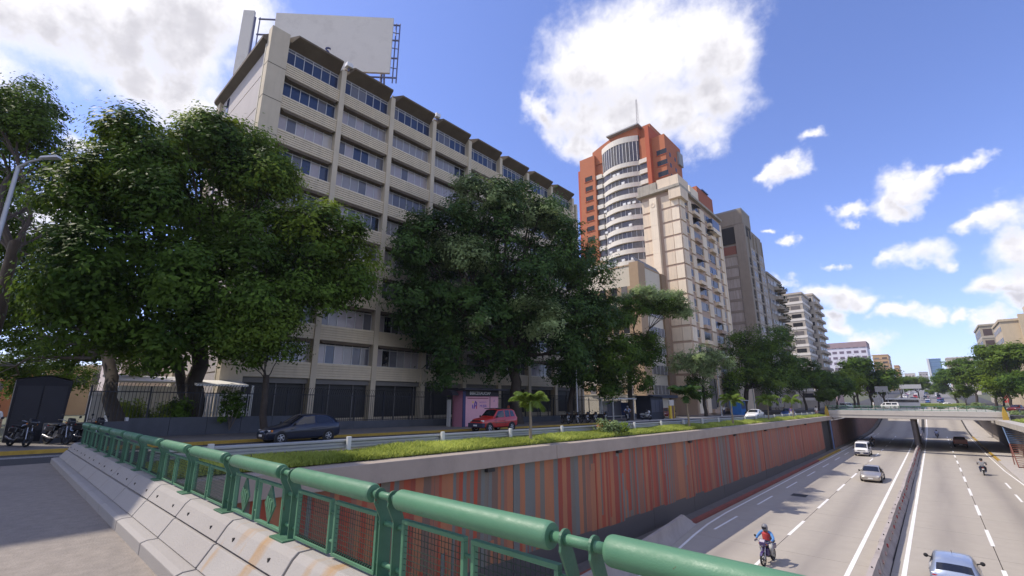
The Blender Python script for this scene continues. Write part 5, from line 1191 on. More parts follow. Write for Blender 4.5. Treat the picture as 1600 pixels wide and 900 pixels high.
# ------------------------------------------------------------------ vehicles
TYRE = mat('tyre_rubber', (.018, .018, .019), .85, .15, 8); RIM = mat('alloy_rim', (.48, .48, .50), .35, .08, 5, metal=.7)
GLS = glassmat('car_glass', (.012, .014, .02), .04, .8); TRIM = mat('black_plastic', (.022, .022, .024), .6, .1, 6); LAMP = mat('lamp_clear', (.75, .75, .72), .15, .05, 5, spec=.8)
AMB = mat('lamp_amber', (.62, .20, .03), .25); TAIL = mat('lamp_red', (.42, .02, .02), .25); PLATE = mat('number_plate', (.72, .71, .68), .5)
def paint(name, c, metal=.2): return mat('paint_'+name, c, .32, .05, 1.5, metal=metal, coat=.7, stain=.12)
def wheel_meshes(r, w, key, rim=RIM):
    if key in wheel_meshes.c: return wheel_meshes.c[key]
    tm = MB().lathe([(r*.62, -w*.42), (r*.9, -w/2), (r, -w*.36), (r, w*.36), (r*.9, w/2), (r*.62, w*.42)], (0, 0, 0), 'y', 24, closed=True).mesh('tyre', TYRE, True)
    rm = MB(); rm.lathe([(r*.64, -w*.3), (r*.64, w*.34), (r*.56, w*.36), (r*.5, w*.2), (r*.5, -w*.3)], (0, 0, 0), 'y', 24, closed=True)
    rm.lathe([(r*.16, w*.1), (r*.16, w*.38), (r*.10, w*.42)], (0, 0, 0), 'y', 10)
    for k in range(5):
        a = 2*math.pi*k/5; d = Vector((math.cos(a), 0, math.sin(a))); rm.bar(d*r*.1+Vector((0, w*.3, 0)), d*r*.6+Vector((0, w*.3, 0)), r*.17, w*.12, up=(0, 1, 0))
    rme = rm.mesh('rim', rim, True); bk = MB().lathe([(r*.5, -w*.1), (r*.5, w*.05)], (0, 0, 0), 'y', 16).mesh('brake_disc', TRIM)
    wheel_meshes.c[key] = (tm, rme, bk); return wheel_meshes.c[key]
wheel_meshes.c = {}
def car(name, label, cat, loc, rz, S, body, simple=False, group=None):
    """S: L, W, st=[(s, z_bottom, z_shoulder, z_top, w_sill, w_shoulder, w_top)] from the nose (s=0) to the tail (s=1)"""
    t = thing(name, label, cat, loc, rz, group); L_, W_ = S['L'], S['W']/2
    st_ = S['st']; n = len(st_)
    def sec(i):
        s, zb, zsd, zt, w0, w1, w2 = st_[i]; x = L_/2-s*L_
        return [(x, w0*W_*.86, zb), (x, w0*W_, zb+.07), (x, (w0*.35+w1*.65)*W_*1.012, zb+(zsd-zb)*.55), (x, w1*W_, zsd-.03), (x, w1*W_*.965, zsd+.015), (x, w2*W_, zt-.055), (x, w2*W_*.86, zt-.008), (x, w2*W_*.4, zt+.012)]
    def at(s):
        for i in range(n-1):
            if s <= st_[i+1][0]+1e-9: f = (s-st_[i][0])/(st_[i+1][0]-st_[i][0]+1e-9); return [Vector(a).lerp(Vector(b), f) for a, b in zip(sec(i), sec(i+1))]
        return [Vector(p) for p in sec(n-1)]
    mb = MB(); vs = []
    for i in range(n):
        q = sec(i); vs += q+[(x, -y, z) for x, y, z in reversed(q)]
    m_ = 16; fs = [(m_*i+j, m_*i+(j+1) % m_, m_*i+m_+(j+1) % m_, m_*i+m_+j) for i in range(n-1) for j in range(m_)]+[tuple(range(m_)), tuple(m_*(n-1)+j for j in range(m_-1, -1, -1))]
    b = mb.add(vs, fs).build('body', body, t, True)
    if not simple: mo = b.modifiers.new('bevel', 'BEVEL'); mo.width = .025; mo.segments = 2; mo.limit_method = 'ANGLE'; mo.angle_limit = R(35)
    def side(s, v, sg, off=.010): q = at(s); p = q[4].lerp(q[5], v); return Vector((p.x, (p.y+off)*sg, p.z))
    def top(s, u, off=.016):
        q = at(s); y = abs(u)*q[5].y; z = interp([(0, q[7].z), (q[7].y, q[7].z), (q[6].y, q[6].z), (q[5].y, q[5].z)], y); return Vector((q[5].x, u*q[5].y, z+off))
    def flank(s, h, sg, off=.008):
        q = at(s); z = st_[0][1]+h
        for a, b_ in zip(q[:4], q[1:5]):
            if a.z <= z <= b_.z: f = (z-a.z)/(b_.z-a.z+1e-6); p = a.lerp(b_, f); return Vector((p.x, (p.y+off)*sg, z))
        return Vector((q[3].x, (q[3].y+off)*sg, z))
    for (poly, ) in [(p,) for p in S['side']]:
        for sg in (1, -1): MB().add([side(s, v, sg) for s, v in poly], [tuple(range(len(poly)))]).build('side_window', GLS, t)
    for nm, s0, s1, u0, u1 in S['glass']:
        k = 10; mb = MB(); vs = [top(s0, u0*(2*i/k-1)) for i in range(k+1)]+[top(s1, u1*(2*i/k-1)) for i in range(k+1)]
        mb.add(vs, [(i, i+1, k+2+i, k+1+i) for i in range(k)]).build(nm, GLS, t, True)
    r, ww = S['r'], S.get('ww', .19); tm, rm, bk = wheel_meshes(r, ww, (r, ww, S.get('rimk', 'a')), S.get('rim', RIM))
    for s in S['wheels']:
        x = L_/2-s*L_
        for sg in (1, -1):
            yo = at(s)[2].y
            if not simple:
                arch = MB().lathe([(r*1.17, -.08), (r*1.17, .012)], (x, 0, r*1.02), 'y', 24); arch.v = [(a, (c+yo-.005)*sg if True else c, d) for a, c, d in arch.v]; arch.build('wheel_arch', TRIM, t)
            w = inst(tm, 'wheel', t, (x, (yo-ww*.30)*sg, r), (0, 0, 0 if sg > 0 else math.pi)); inst(rm, 'rim', w); inst(bk, 'brake_disc', w)
    for (nm, m, x0, x1, y0, y1, z0, z1) in S.get('parts', []):
        for sg in ((1, -1) if nm not in ('grille', 'front_plate', 'rear_plate', 'front_bumper', 'rear_bumper', 'wiper', 'tailgate', 'cargo_bed', 'aerial', 'roof_vent', 'load_rail', 'panel') else (1,)):
            MB().box(x0, x1, y0*sg, y1*sg, z0, z1).build(nm, m, t, bevel=.012)
    if not simple:
        s = S['mirror']; p = side(s, .12, 1)
        for sg in (1, -1): MB().lathe([(0, -.05), (.07, -.03), (.085, .02), (0, .06)], (p.x, (p.y+.13)*sg, p.z+.06), 'x', 12).build('door_mirror', S.get('mm', TRIM), t, True)
        for sg in (1, -1): MB().bar((p.x, (p.y-.02)*sg, p.z+.03), (p.x, (p.y+.1)*sg, p.z+.05), .04).build('mirror_arm', TRIM, t)
        for s in S.get('doors', []):
            for sg in (1, -1):
                z0, z1 = .12, st_[3][2]-st_[0][1]-.02; q = [flank(s, h, sg, .003) for h in (z0, .25, .4, z1)]; g_ = MB(); g_.tube(q, .006, 4); g_.build('door_gap', TRIM, t)
                p = flank(s-.035, z1-.12, sg, .012); MB().box(p.x-.075, p.x+.075, p.y-.012, p.y+.012, p.z-.015, p.z+.015).build('door_handle', S.get('hm', TRIM), t)
        for sg in (1, -1):
            q = [flank(s, .30, sg, .006) for s in S.get('mould', (.32, .5, .68))]; mbm = MB(); mbm.tube(q, .018, 5); mbm.build('side_moulding', S.get('mouldm', TRIM), t)
    return t
HATCH = dict(L=3.85, W=1.63, r=.285, wheels=(.185, .825), mirror=.335, doors=(.35, .63), mould=(.30, .45, .60),
    st=[(0, .24, .50, .56, .62, .66, .60), (.03, .2, .58, .66, .80, .84, .74), (.10, .19, .66, .74, .9, .93, .80), (.27, .18, .80, .88, .97, .97, .84), (.30, .18, .85, .92, .98, .98, .86), (.48, .18, .88, 1.36, .99, 1, .74), (.60, .18, .89, 1.405, 1, 1, .745), (.80, .18, .92, 1.37, .98, .98, .73), (.90, .2, .94, 1.26, .95, .96, .72), (.975, .24, .92, .98, .88, .92, .78), (1, .28, .72, .78, .82, .86, .74)],
    side=[[(.335, .06), (.47, .90), (.62, .92), (.62, .06)], [(.65, .06), (.65, .92), (.82, .90), (.885, .10)]],
    glass=[('windscreen', .315, .465, .93, .90), ('rear_window', .905, .962, .88, .9)],
    parts=[('headlight', LAMP, 1.70, 1.80, .42, .66, .56, .67), ('indicator', AMB, 1.62, 1.70, .64, .745, .57, .67), ('grille', TRIM, 1.80, 1.88, -.34, .34, .50, .57), ('front_plate', PLATE, 1.915, 1.94, -.2, .2, .34, .45), ('rear_plate', PLATE, -1.93, -1.90, -.2, .2, .5, .62), ('tail_light', TAIL, -1.885, -1.80, .52, .71, .68, .86), ('fog_lamp', LAMP, 1.83, 1.885, .42, .54, .32, .38)])
SEDAN = dict(L=4.45, W=1.72, r=.30, wheels=(.19, .80), mirror=.335, doors=(.36, .56), 
    st=[(0, .24, .50, .56, .66, .72, .64), (.025, .2, .58, .66, .82, .86, .76), (.10, .19, .66, .74, .92, .94, .82), (.26, .18, .80, .86, .98, .97, .85), (.29, .18, .84, .90, .98, .98, .86), (.46, .18, .87, 1.33, 1, 1, .74), (.56, .18, .88, 1.385, 1, 1, .745), (.70, .18, .90, 1.34, 1, .99, .73), (.84, .18, .92, 1.0, .98, .97, .80), (.97, .22, .92, .98, .92, .92, .82), (1, .28, .78, .84, .86, .88, .78)],
    side=[[(.325, .06), (.45, .90), (.57, .92), (.57, .06)], [(.59, .06), (.59, .92), (.71, .86), (.80, .12)]],
    glass=[('windscreen', .30, .45, .92, .9), ('rear_window', .71, .83, .88, .9)],
    parts=[('headlight', LAMP, 2.02, 2.12, .46, .72, .56, .67), ('grille', TRIM, 2.12, 2.19, -.38, .38, .50, .58), ('front_plate', PLATE, 2.20, 2.24, -.2, .2, .33, .45), ('rear_plate', PLATE, -2.235, -2.20, -.2, .2, .55, .66), ('tail_light', TAIL, -2.18, -2.08, .50, .74, .70, .86), ('fog_lamp', TRIM, 2.14, 2.19, .44, .62, .30, .38)])
SUV = dict(L=3.75, W=1.58, r=.325, ww=.21, wheels=(.185, .815), mirror=.35, doors=(.365, .62), mould=(.30, .45, .68), mouldm=mat('cladding_grey', (.16, .145, .135), .7),
    st=[(0, .36, .66, .72, .74, .78, .70), (.03, .32, .76, .86, .88, .9, .8), (.09, .3, .86, .95, .94, .95, .84), (.27, .3, .95, 1.04, .98, .98, .86), (.30, .3, .98, 1.07, .98, .98, .87), (.44, .3, 1.0, 1.58, 1, 1, .78), (.58, .3, 1.0, 1.64, 1, 1, .79), (.86, .3, 1.02, 1.63, .99, .99, .79), (.93, .32, 1.03, 1.55, .97, .97, .78), (.985, .36, 1.0, 1.10, .93, .95, .86), (1, .4, .8, .88, .9, .92, .84)],
    side=[[(.335, .06), (.44, .88), (.60, .92), (.60, .06)], [(.63, .06), (.63, .92), (.76, .92), (.76, .06)], [(.785, .06), (.785, .92), (.87, .90), (.915, .10)]],
    glass=[('windscreen', .315, .43, .93, .9), ('rear_window', .935, .978, .85, .85)],
    parts=[('headlight', LAMP, 1.70, 1.80, .46, .70, .74, .87), ('grille', TRIM, 1.78, 1.86, -.42, .42, .70, .86), ('front_bumper', mat('bumper_navy', (.03, .035, .07), .6), 1.68, 1.93, -.76, .76, .36, .66), ('front_plate', PLATE, 1.93, 1.945, -.19, .19, .44, .55), ('rear_bumper', TRIM, -1.93, -1.72, -.74, .74, .38, .62), ('rear_plate', PLATE, -1.95, -1.93, -.19, .19, .45, .56), ('tail_light', TAIL, -1.87, -1.78, .64, .74, .75, 1.0), ('roof_rail', TRIM, -1.2, .4, .58, .62, 1.62, 1.68)])
VAN = dict(L=4.6, W=1.72, r=.31, wheels=(.17, .76), mirror=.10, doors=(.30,), mould=(.3, .5, .7),
    st=[(0, .3, .84, .90, .84, .86, .80), (.02, .26, 1.0, 1.08, .93, .93, .86), (.05, .24, 1.04, 1.14, .97, .96, .88), (.20, .22, 1.06, 1.84, 1, 1, .84), (.30, .22, 1.06, 1.94, 1, 1, .86), (.9, .22, 1.06, 1.95, 1, 1, .86), (.97, .24, 1.06, 1.88, .99, .99, .85), (1, .3, 1.0, 1.3, .95, .96, .88)],
    side=[[(.085, .08), (.19, .82), (.27, .86), (.27, .08)], [(.32, .12), (.32, .82), (.60, .82), (.60, .12)], [(.63, .12), (.63, .82), (.9, .82), (.9, .12)]],
    glass=[('windscreen', .06, .185, .92, .92), ('rear_window', .972, .99, .85, .85)],
    parts=[('headlight', LAMP, 2.20, 2.31, .50, .74, .76, .90), ('grille', TRIM, 2.24, 2.31, -.48, .48, .74, .86), ('front_bumper', mat('bumper_dark', (.04, .04, .07), .6), 2.12, 2.38, -.82, .82, .34, .62), ('front_plate', PLATE, 2.38, 2.395, -.2, .2, .42, .54), ('rear_bumper', TRIM, -2.36, -2.2, -.8, .8, .34, .5), ('tail_light', TAIL, -2.32, -2.22, .66, .78, .8, 1.2), ('rear_plate', PLATE, -2.335, -2.30, -.2, .2, .6, .72)])
PICK = dict(L=5.2, W=1.85, r=.36, ww=.23, wheels=(.18, .78), mirror=.34, doors=(.36,), mould=(.3, .4, .5),
    st=[(0, .42, .80, .86, .84, .86, .8), (.03, .38, .94, 1.02, .94, .94, .86), (.26, .36, 1.0, 1.08, 1, .99, .88), (.29, .36, 1.02, 1.12, 1, 1, .88), (.38, .36, 1.04, 1.68, 1, 1, .80), (.53, .36, 1.04, 1.72, 1, 1, .80), (.56, .36, 1.04, 1.12, 1, 1, .9), (.565, .4, .78, .82, .94, .96, .92), (.99, .4, .78, .82, .94, .96, .92), (1, .45, .7, .74, .9, .9, .86)],
    side=[[(.32, .06), (.385, .88), (.52, .92), (.535, .06)]], glass=[('windscreen', .30, .375, .93, .92), ('rear_window', .532, .556, .85, .88)],
    parts=[('headlight', LAMP, 2.42, 2.56, .58, .82, .8, .95), ('panel', TRIM, -2.55, -.35, -.80, .80, .80, .86), ('bed_side', None, -2.6, -.35, .86, .92, .74, 1.28), ('tailgate', None, -2.62, -2.56, -.86, .86, .72, 1.26), ('rear_bumper', TRIM, -2.75, -2.58, -.85, .85, .45, .64), ('rear_plate', PLATE, -2.765, -2.75, -.2, .2, .48, .6), ('tail_light', TAIL, -2.635, -2.60, .74, .86, .80, 1.0), ('load_rail', None, -2.6, -2.54, -.88, .88, 1.42, 1.48), ('rack_post', None, -2.6, -2.54, .82, .88, 1.26, 1.44)])
def with_paint(S, m): S = dict(S); S['parts'] = [tuple([p[0], p[1] or m]+list(p[2:])) for p in S['parts']]; return S
P_NAVY = paint('navy', (.012, .017, .036)); P_RED = paint('red', (.42, .025, .02), 0); P_SIL = paint('champagne_silver', (.42, .385, .34), .5); P_WH = paint('white', (.78, .77, .74), 0); P_BLG = paint('blue_grey', (.34, .40, .52), .45); P_PICK = paint('rust_red', (.40, .10, .06), 0); P_DK = paint('dark_grey', (.06, .065, .075)); P_BLUE = paint('blue', (.04, .08, .22))
car('hatchback_car', 'dark navy hatchback at the kerb by the office fence', 'car', (-25.35, 11.2, zs(11)), R(-90), HATCH, P_NAVY)
car('compact_suv', 'red compact off-roader with grey lower cladding passing the pink kiosk', 'car', (-24.9, 25.6, zs(25.6)), R(-90), SUV, P_RED)
car('saloon_car', 'champagne silver saloon driving in the middle motorway lane', 'car', (-5.75, 61.3, zh(61)), R(-90), SEDAN, P_SIL)
car('delivery_van', 'white passenger van with dark bumper on the motorway', 'van', (-8.95, 89.3, zh(89)), R(-90), with_paint(VAN, P_WH), P_WH)
hb = car('hatchback_car', 'pale blue grey hatchback driving away below the bridge', 'car', (-.42, 28.6, zh(28)), R(90), HATCH, P_BLG)
# roof aerial and interior seen through the glass of the near car
MB().bar((-.35, 0, 1.41), (-.62, 0, 1.58), .012).build('aerial', TRIM, hb)
car('pickup_truck', 'faded red pickup truck with open load bed on the stair side lanes', 'truck', (2.55, 118.5, zh(118)), R(90), with_paint(PICK, P_PICK), P_PICK)
car('saloon_car', 'white saloon on the avenue behind the guard rail palms', 'car', (-20.2, 77, zs(77)), R(-90), SEDAN, P_WH)
car('saloon_car', 'dark blue saloon on the avenue near the far bridge end', 'car', (-19.4, 95.0, zs(95)), R(-90), SEDAN, P_BLUE)
car('parked_car', 'dark red car parked under the cream tower beside the yellow hoarding', 'car', (-29.5, 67.5, zs(67)+.12), R(-60), SEDAN, paint('maroon', (.16, .02, .02)))
car('minivan', 'white passenger van crossing beyond the far bridge railing', 'van', (-10.2, 190, 5.1), R(180), with_paint(VAN, P_WH), P_WH, simple=True)
car('small_car', 'small white car beyond the far railing in front of the green verge', 'car', (4.6, 236, zs(236)), R(0), HATCH, P_WH, simple=True)
car('pickup_truck', 'maroon pickup on the stair side avenue near the red banner', 'truck', (14.4, 158, zs(158)), R(-120), with_paint(PICK, paint('maroon', (0, 0, 0))), paint('maroon', (0, 0, 0)))
car('estate_car', 'grey car turning at the far bridge under the trees', 'car', (-17.8, 150, zs(150)), R(200), SEDAN, P_DK, simple=True); car('small_car', 'white van-like car at the junction past the far bridge', 'van', (-19.5, 172, zs(172)), R(-60), VAN and with_paint(VAN, P_WH), P_WH, simple=True)
# coach beyond the bridge
bus = thing('coach_bus', 'white coach with a long dark window band beyond the far bridge', 'bus', (-8.8, 226, 5.2), R(180)); BW = P_WH
MB().prism([(-5.4, .35), (5.2, .35), (5.45, .8), (5.3, 2.6), (5.0, 3.05), (-5.4, 3.05)], -1.25, 1.25, 'y').build('body', BW, bus, bevel=.08)
for sg in (1, -1): MB().box(-5.2, 4.2, 1.24*sg, 1.275*sg, 1.65, 2.65).build('window_band', GLS, bus)
MB().box(5.2, 5.46, -1.1, 1.1, 1.3, 2.6).build('windscreen', GLS, bus); MB().box(-5, 4, -1, 1, 3.05, 3.2).build('roof_pod', BW, bus)
tm, rm, bk = wheel_meshes(.48, .28, 'bus')
for x in (-3.4, 3.4):
    for sg in (1, -1): w = inst(tm, 'wheel', bus, (x, 1.1*sg, .48)); inst(rm, 'rim', w)
# queue of traffic climbing the far road
cols_ = [P_WH, P_SIL, P_DK, P_WH, P_RED, P_SIL, P_BLUE]
protos = []
for i in range(28):
    lane = i % 4; y = 262+(i//4)*24+rnd.uniform(-5, 5); x = -11+lane*4.6+rnd.uniform(-.4, .4)
    kind = rnd.random(); Sx = VAN if kind < .3 else SEDAN if kind < .7 else HATCH
    m = cols_[rnd.randrange(7)]
    car('queued_car', 'distant '+m.name.replace('paint_', '').replace('_', ' ')+(' van' if Sx is VAN else ' saloon' if Sx is SEDAN else ' hatchback')+' in the traffic queue climbing the far road', 'car', (x, y, zs(y)+.02), R(-90), with_paint(dict(Sx, parts=Sx['parts'][:2]), m), m, simple=True, group='cars queued on the far road')

# ------------------------------------------------------------------ people
SKIN = mat('skin_brown', (.30, .17, .11), .6, .06, 6); HAIR = mat('hair_black', (.012, .011, .01), .6); 
def cloth(n, c): return mat('cloth_'+n, c, .85, .12, 9, .1)
def figure(joints, edges, regions, mats_):
    """one continuous skinned body; joints {name:(x,y,z,r)}, regions {name:material index}"""
    nm = list(joints); me = bpy.data.meshes.new('body'); me.from_pydata([joints[k][:3] for k in nm], [(nm.index(a), nm.index(b)) for a, b in edges], [])
    ob = bpy.data.objects.new('tmp', me); col.objects.link(ob); ob.modifiers.new('skin', 'SKIN'); 
    for i, k in enumerate(nm): r = joints[k][3]; me.skin_vertices[0].data[i].radius = (r, r); me.skin_vertices[0].data[i].use_root = (k == 'pelvis')
    sb = ob.modifiers.new('sub', 'SUBSURF'); sb.levels = 2; sb.render_levels = 2
    dg = bpy.context.evaluated_depsgraph_get(); dg.update(); out = bpy.data.meshes.new_from_object(ob.evaluated_get(dg)); bpy.data.objects.remove(ob)
    out.materials.clear()
    for m in mats_: out.materials.append(m)
    segs = [(Vector(joints[a][:3]), Vector(joints[b][:3]), regions.get(b, 0)) for a, b in edges]
    for p in out.polygons:
        c = p.center; best = (9e9, 0)
        for a, b, rg in segs:
            d = b-a; tt = max(0, min(1, (c-a).dot(d)/(d.length_squared+1e-9))); e = (c-(a+d*tt)).length
            if e < best[0]: best = (e, rg)
        p.material_index = best[1]; p.use_smooth = True
    return out
E_ = [('pelvis', 'spine'), ('spine', 'chest'), ('chest', 'neck'), ('neck', 'jaw'), ('jaw', 'head'), ('head', 'crown')]
for s in 'lr': E_ += [('chest', 'sh'+s), ('sh'+s, 'el'+s), ('el'+s, 'wr'+s), ('wr'+s, 'hd'+s), ('pelvis', 'hip'+s), ('hip'+s, 'kn'+s), ('kn'+s, 'an'+s), ('an'+s, 'toe'+s)]
def rig(kind, r_):
    J = {}
    if kind == 'ride':
        J.update(pelvis=(-.27, 0, .86, .16), spine=(-.22, 0, 1.02, .155), chest=(-.10, 0, 1.24, .175), neck=(-.04, 0, 1.42, .058), jaw=(.0, 0, 1.50, .075), head=(.01, 0, 1.58, .095), crown=(.0, 0, 1.66, .07))
        for s, g in (('l', 1), ('r', -1)):
            J['sh'+s] = (-.10, .21*g, 1.35, .085); J['el'+s] = (.08, .37*g, 1.14, .062); J['wr'+s] = (.35, .34*g, 1.06, .045); J['hd'+s] = (.43, .33*g, 1.05, .034)
            J['hip'+s] = (-.22, .12*g, .84, .125); J['kn'+s] = (.20, .24*g, .76, .088); J['an'+s] = (.0, .21*g, .34, .06); J['toe'+s] = (.15, .20*g, .30, .04)
    else:
        st_ = .12 if kind == 'walk' else .02
        J.update(pelvis=(0, 0, .93, .125), spine=(0, 0, 1.08, .115), chest=(.01, 0, 1.30, .135), neck=(.02, 0, 1.47, .055), jaw=(.04, 0, 1.54, .072), head=(.045, 0, 1.62, .09), crown=(.03, 0, 1.70, .068))
        for s, g in (('l', 1), ('r', -1)):
            J['sh'+s] = (0, .18*g, 1.40, .065); J['el'+s] = (-st_*g*.6, .24*g, 1.12, .046); J['wr'+s] = (st_*.8-st_*g*.6, .25*g, .87, .034); J['hd'+s] = (st_-st_*g*.6, .25*g, .79, .03)
            J['hip'+s] = (0, .095*g, .90, .10); J['kn'+s] = (st_*g+.03, .10*g, .50, .068); J['an'+s] = (st_*g*1.6-.03, .10*g, .09, .045); J['toe'+s] = (st_*g*1.6+.12, .11*g, .045, .036)
    return J
HANDM = {}
def hand_mesh(m):
    if m.name in HANDM: return HANDM[m.name]
    mb = MB(); mb.box(-.045, .045, -.04, .04, -.014, .014)
    for i, (y, l) in enumerate(((-.032, .075), (-.011, .085), (.011, .08), (.032, .062))): mb.tube([(.04, y, 0), (.04+l*.45, y, -.012), (.04+l*.6, y, -.045), (.04+l*.3, y, -.062)], [.0095, .009, .008, .007], 6)
    mb.tube([(-.02, .04, 0), (.01, .068, -.012), (.04, .06, -.035)], [.011, .010, .008], 6)
    HANDM[m.name] = mb.mesh('hand', m, True); return HANDM[m.name]
def person(label, loc, rz, kind, top_, legs, shoe, helmet=None, hairm=None, group=None, vest=None, seed=0, sleeve=None):
    J = rig(kind, random.Random(seed)); reg = {k: 1 for k in ('spine', 'chest', 'shl', 'shr', 'ell', 'elr')}
    for s in 'lr': reg['wr'+s] = 1 if sleeve else 0; reg['hd'+s] = 0; reg['hip'+s] = 2; reg['kn'+s] = 2; reg['an'+s] = 2; reg['toe'+s] = 3
    me = figure(J, E_, reg, [SKIN, top_, legs, shoe]); o = bpy.data.objects.new('person', me); col.objects.link(o); o.location = loc; o.rotation_euler = (0, 0, rz); tag(o, label, 'person', group)
    h = Vector(J['head'][:3]); hm = hand_mesh(sleeve or SKIN)
    for s, g in (('l', 1), ('r', -1)):
        inst(hm, 'hand', o, J['hd'+s][:3], (0, 0 if kind == 'ride' else R(80), 0), (1, -g, 1))
    if helmet:
        MB().lathe([(0, .165), (.07, .155), (.115, .11), (.14, .04), (.142, -.03), (.125, -.10), (.09, -.13)], h, 'z', 20).build('helmet', helmet, o, True)
        MB().add([(h.x+.10, -.11, h.z+.035), (h.x+.145, -.05, h.z+.04), (h.x+.145, .05, h.z+.04), (h.x+.10, .11, h.z+.035), (h.x+.10, .11, h.z-.05), (h.x+.15, .05, h.z-.06), (h.x+.15, -.05, h.z-.06), (h.x+.10, -.11, h.z-.05)], [(0, 1, 6, 7), (1, 2, 5, 6), (2, 3, 4, 5)]).build('visor', GLS, o)
    else:
        MB().lathe([(0, .125), (.06, .115), (.098, .07), (.104, .01), (.09, -.05)], h+Vector((-.018, 0, 0)), 'z', 16).build('hair', hairm or HAIR, o, True)
        for g in (-1, 1): MB().lathe([(0, -.008), (.012, 0), (0, .008)], h+Vector((.088, .033*g, .0)), 'x', 8).build('eye', TRIM, o)
        MB().lathe([(.0, .03), (.012, .0), (.016, -.02), (0, -.028)], h+Vector((.097, 0, -.025)), 'z', 8).build('nose', SKIN, o); MB().box(h.x+.083, h.x+.094, -.022, .022, h.z-.068, h.z-.06).build('mouth', mat('lips', (.2, .08, .07), .6), o)
    if vest: MB().lathe([(.185, -.2), (.20, -.05), (.20, .08), (.12, .17)], Vector(J['chest'][:3])+Vector((.0, 0, -.02)), 'z', 16).build('vest', vest, o, True)
    return o
def motorcycle(label, loc, rz, body_m, seed=1, group=None, lean=0, box=None):
    t = thing('motorcycle', label, 'motorcycle', loc, rz, group); t.rotation_euler = (lean, 0, rz)
    CH = mat('chrome', (.55, .55, .56), .25, .05, 5, metal=.8); EN = mat('engine_metal', (.14, .14, .145), .5, .15, 8, metal=.4)
    for x in (.66, -.62):
        tm_ = MB().lathe([(.245, -.035), (.28, -.05), (.30, -.028), (.305, 0), (.30, .028), (.28, .05), (.245, .035)], (0, 0, 0), 'y', 22, closed=True)
        w = tm_.build('wheel', TYRE, t, True); w.location = (x, 0, .305); sp_ = MB(); sp_.lathe([(.25, -.018), (.25, .018), (.235, .018), (.235, -.018)], (0, 0, 0), 'y', 20, closed=True)
        for k in range(6): a = math.pi*k/6; d = Vector((math.cos(a), 0, math.sin(a)))*.24; sp_.bar(-d, d, .012)
        sp_.lathe([(.045, -.06), (.045, .06)], (0, 0, 0), 'y', 10); sp_.build('rim', mat('rim_dark', (.06, .06, .065), .4, metal=.5), w)
    for sg in (1, -1): MB().tube([(.66, .075*sg, .305), (.50, .075*sg, .72), (.42, .075*sg, .93)], .022, 8).build('fork_leg', CH, t, True); MB().tube([(-.62, .09*sg, .31), (-.45, .10*sg, .66)], .03, 8).build('shock_absorber', CH, t, True)
    MB().tube([(.42, 0, .90), (.2, 0, .62), (.12, 0, .32), (-.2, 0, .30), (-.32, 0, .62), (-.66, 0, .70)], .032, 8).build('frame', TRIM, t, True)
    MB().grid(lambda u, v: (.36-.5*u, math.sin((v-.5)*math.pi)*.135*math.sin(math.pi*(.12+.8*u))**.6, .78+.05*(1-u)+.13*math.cos((v-.5)*math.pi)*math.sin(math.pi*(.15+.75*u))**.5), 10, 8).build('fuel_tank', body_m, t, True)
    MB().prism([(-.10, .80), (-.45, .76), (-.82, .82), (-.84, .88), (-.5, .85), (-.12, .87)], -.13, .13, 'y').build('seat', TRIM, t, bevel=.03)
    MB().box(-.18, .2, -.13, .13, .30, .58).build('engine', EN, t, bevel=.04); MB().lathe([(.10, -.1), (.10, .1)], (.08, 0, .60), 'z', 12).build('cylinder_head', EN, t)
    MB().tube([(.18, -.12, .42), (.0, -.16, .26), (-.35, -.17, .28), (-.75, -.18, .38)], [.022, .025, .04, .045], 10).build('exhaust', CH, t, True)
    MB().prism([(.38, .50), (.52, .62), (.66, .645), (.80, .60), (.92, .50), (.80, .575), (.66, .62), (.52, .59)], -.055, .055, 'y').build('front_mudguard', body_m, t); MB().prism([(-.5, .72), (-.72, .72), (-.95, .6), (-.97, .56), (-.72, .67), (-.5, .67)], -.07, .07, 'y').build('rear_mudguard', body_m, t)
    hl = MB().lathe([(.03, -.10), (.085, -.06), (.095, .02), (.09, .05)], (.53, 0, .93), 'x', 16).build('headlight', body_m, t, True); MB().lathe([(.085, .0), (.06, .02), (0, .025)], (.58, 0, .93), 'x', 16).build('lens', LAMP, hl, True)
    MB().tube([(.28, .36, 1.03), (.40, .24, 1.04), (.42, .08, .97), (.42, -.08, .97), (.40, -.24, 1.04), (.28, -.36, 1.03)], .014, 8).build('handlebar', CH, t, True)
    for sg in (1, -1):
        MB().tube([(.25, .38*sg, 1.03), (.36, .33*sg, 1.035)], .021, 8).build('grip', TRIM, t); MB().tube([(.38, .26*sg, 1.04), (.40, .34*sg, 1.2)], .006, 5).build('mirror_stem', TRIM, t); MB().lathe([(0, -.01), (.055, -.008), (.055, .008), (0, .012)], (.40, .35*sg, 1.23), 'x', 12).build('mirror', TRIM, t)
        MB().lathe([(0, -.03), (.03, -.01), (.03, .02), (0, .035)], (.48, .17*sg, .93), 'x', 8).build('indicator', AMB, t)
        MB().bar((.0, .12*sg, .30), (.02, .26*sg, .30), .03).build('footrest', TRIM, t)
    MB().box(-.99, -.97, -.09, .09, .62, .74).build('number_plate', PLATE, t); MB().box(-.92, -.86, -.05, .05, .76, .82).build('tail_light', TAIL, t)
    MB().prism([(.50, .80), (.60, .86), (.62, 1.02), (.50, 1.16), (.44, 1.12), (.46, .86)], -.14, .14, 'y').build('fairing', body_m, t, bevel=.03); MB().box(.12, .40, -.17, .17, .40, .72).build('leg_shield', body_m, t, bevel=.04)
    for sg in (1, -1): MB().box(-.78, -.2, .10*sg, .17*sg, .55, .78).build('side_panel', body_m, t, bevel=.03)
    if lean or seed > 5: MB().bar((-.02, .14, .3), (-.1, .30, .0), .02).build('side_stand', TRIM, t)
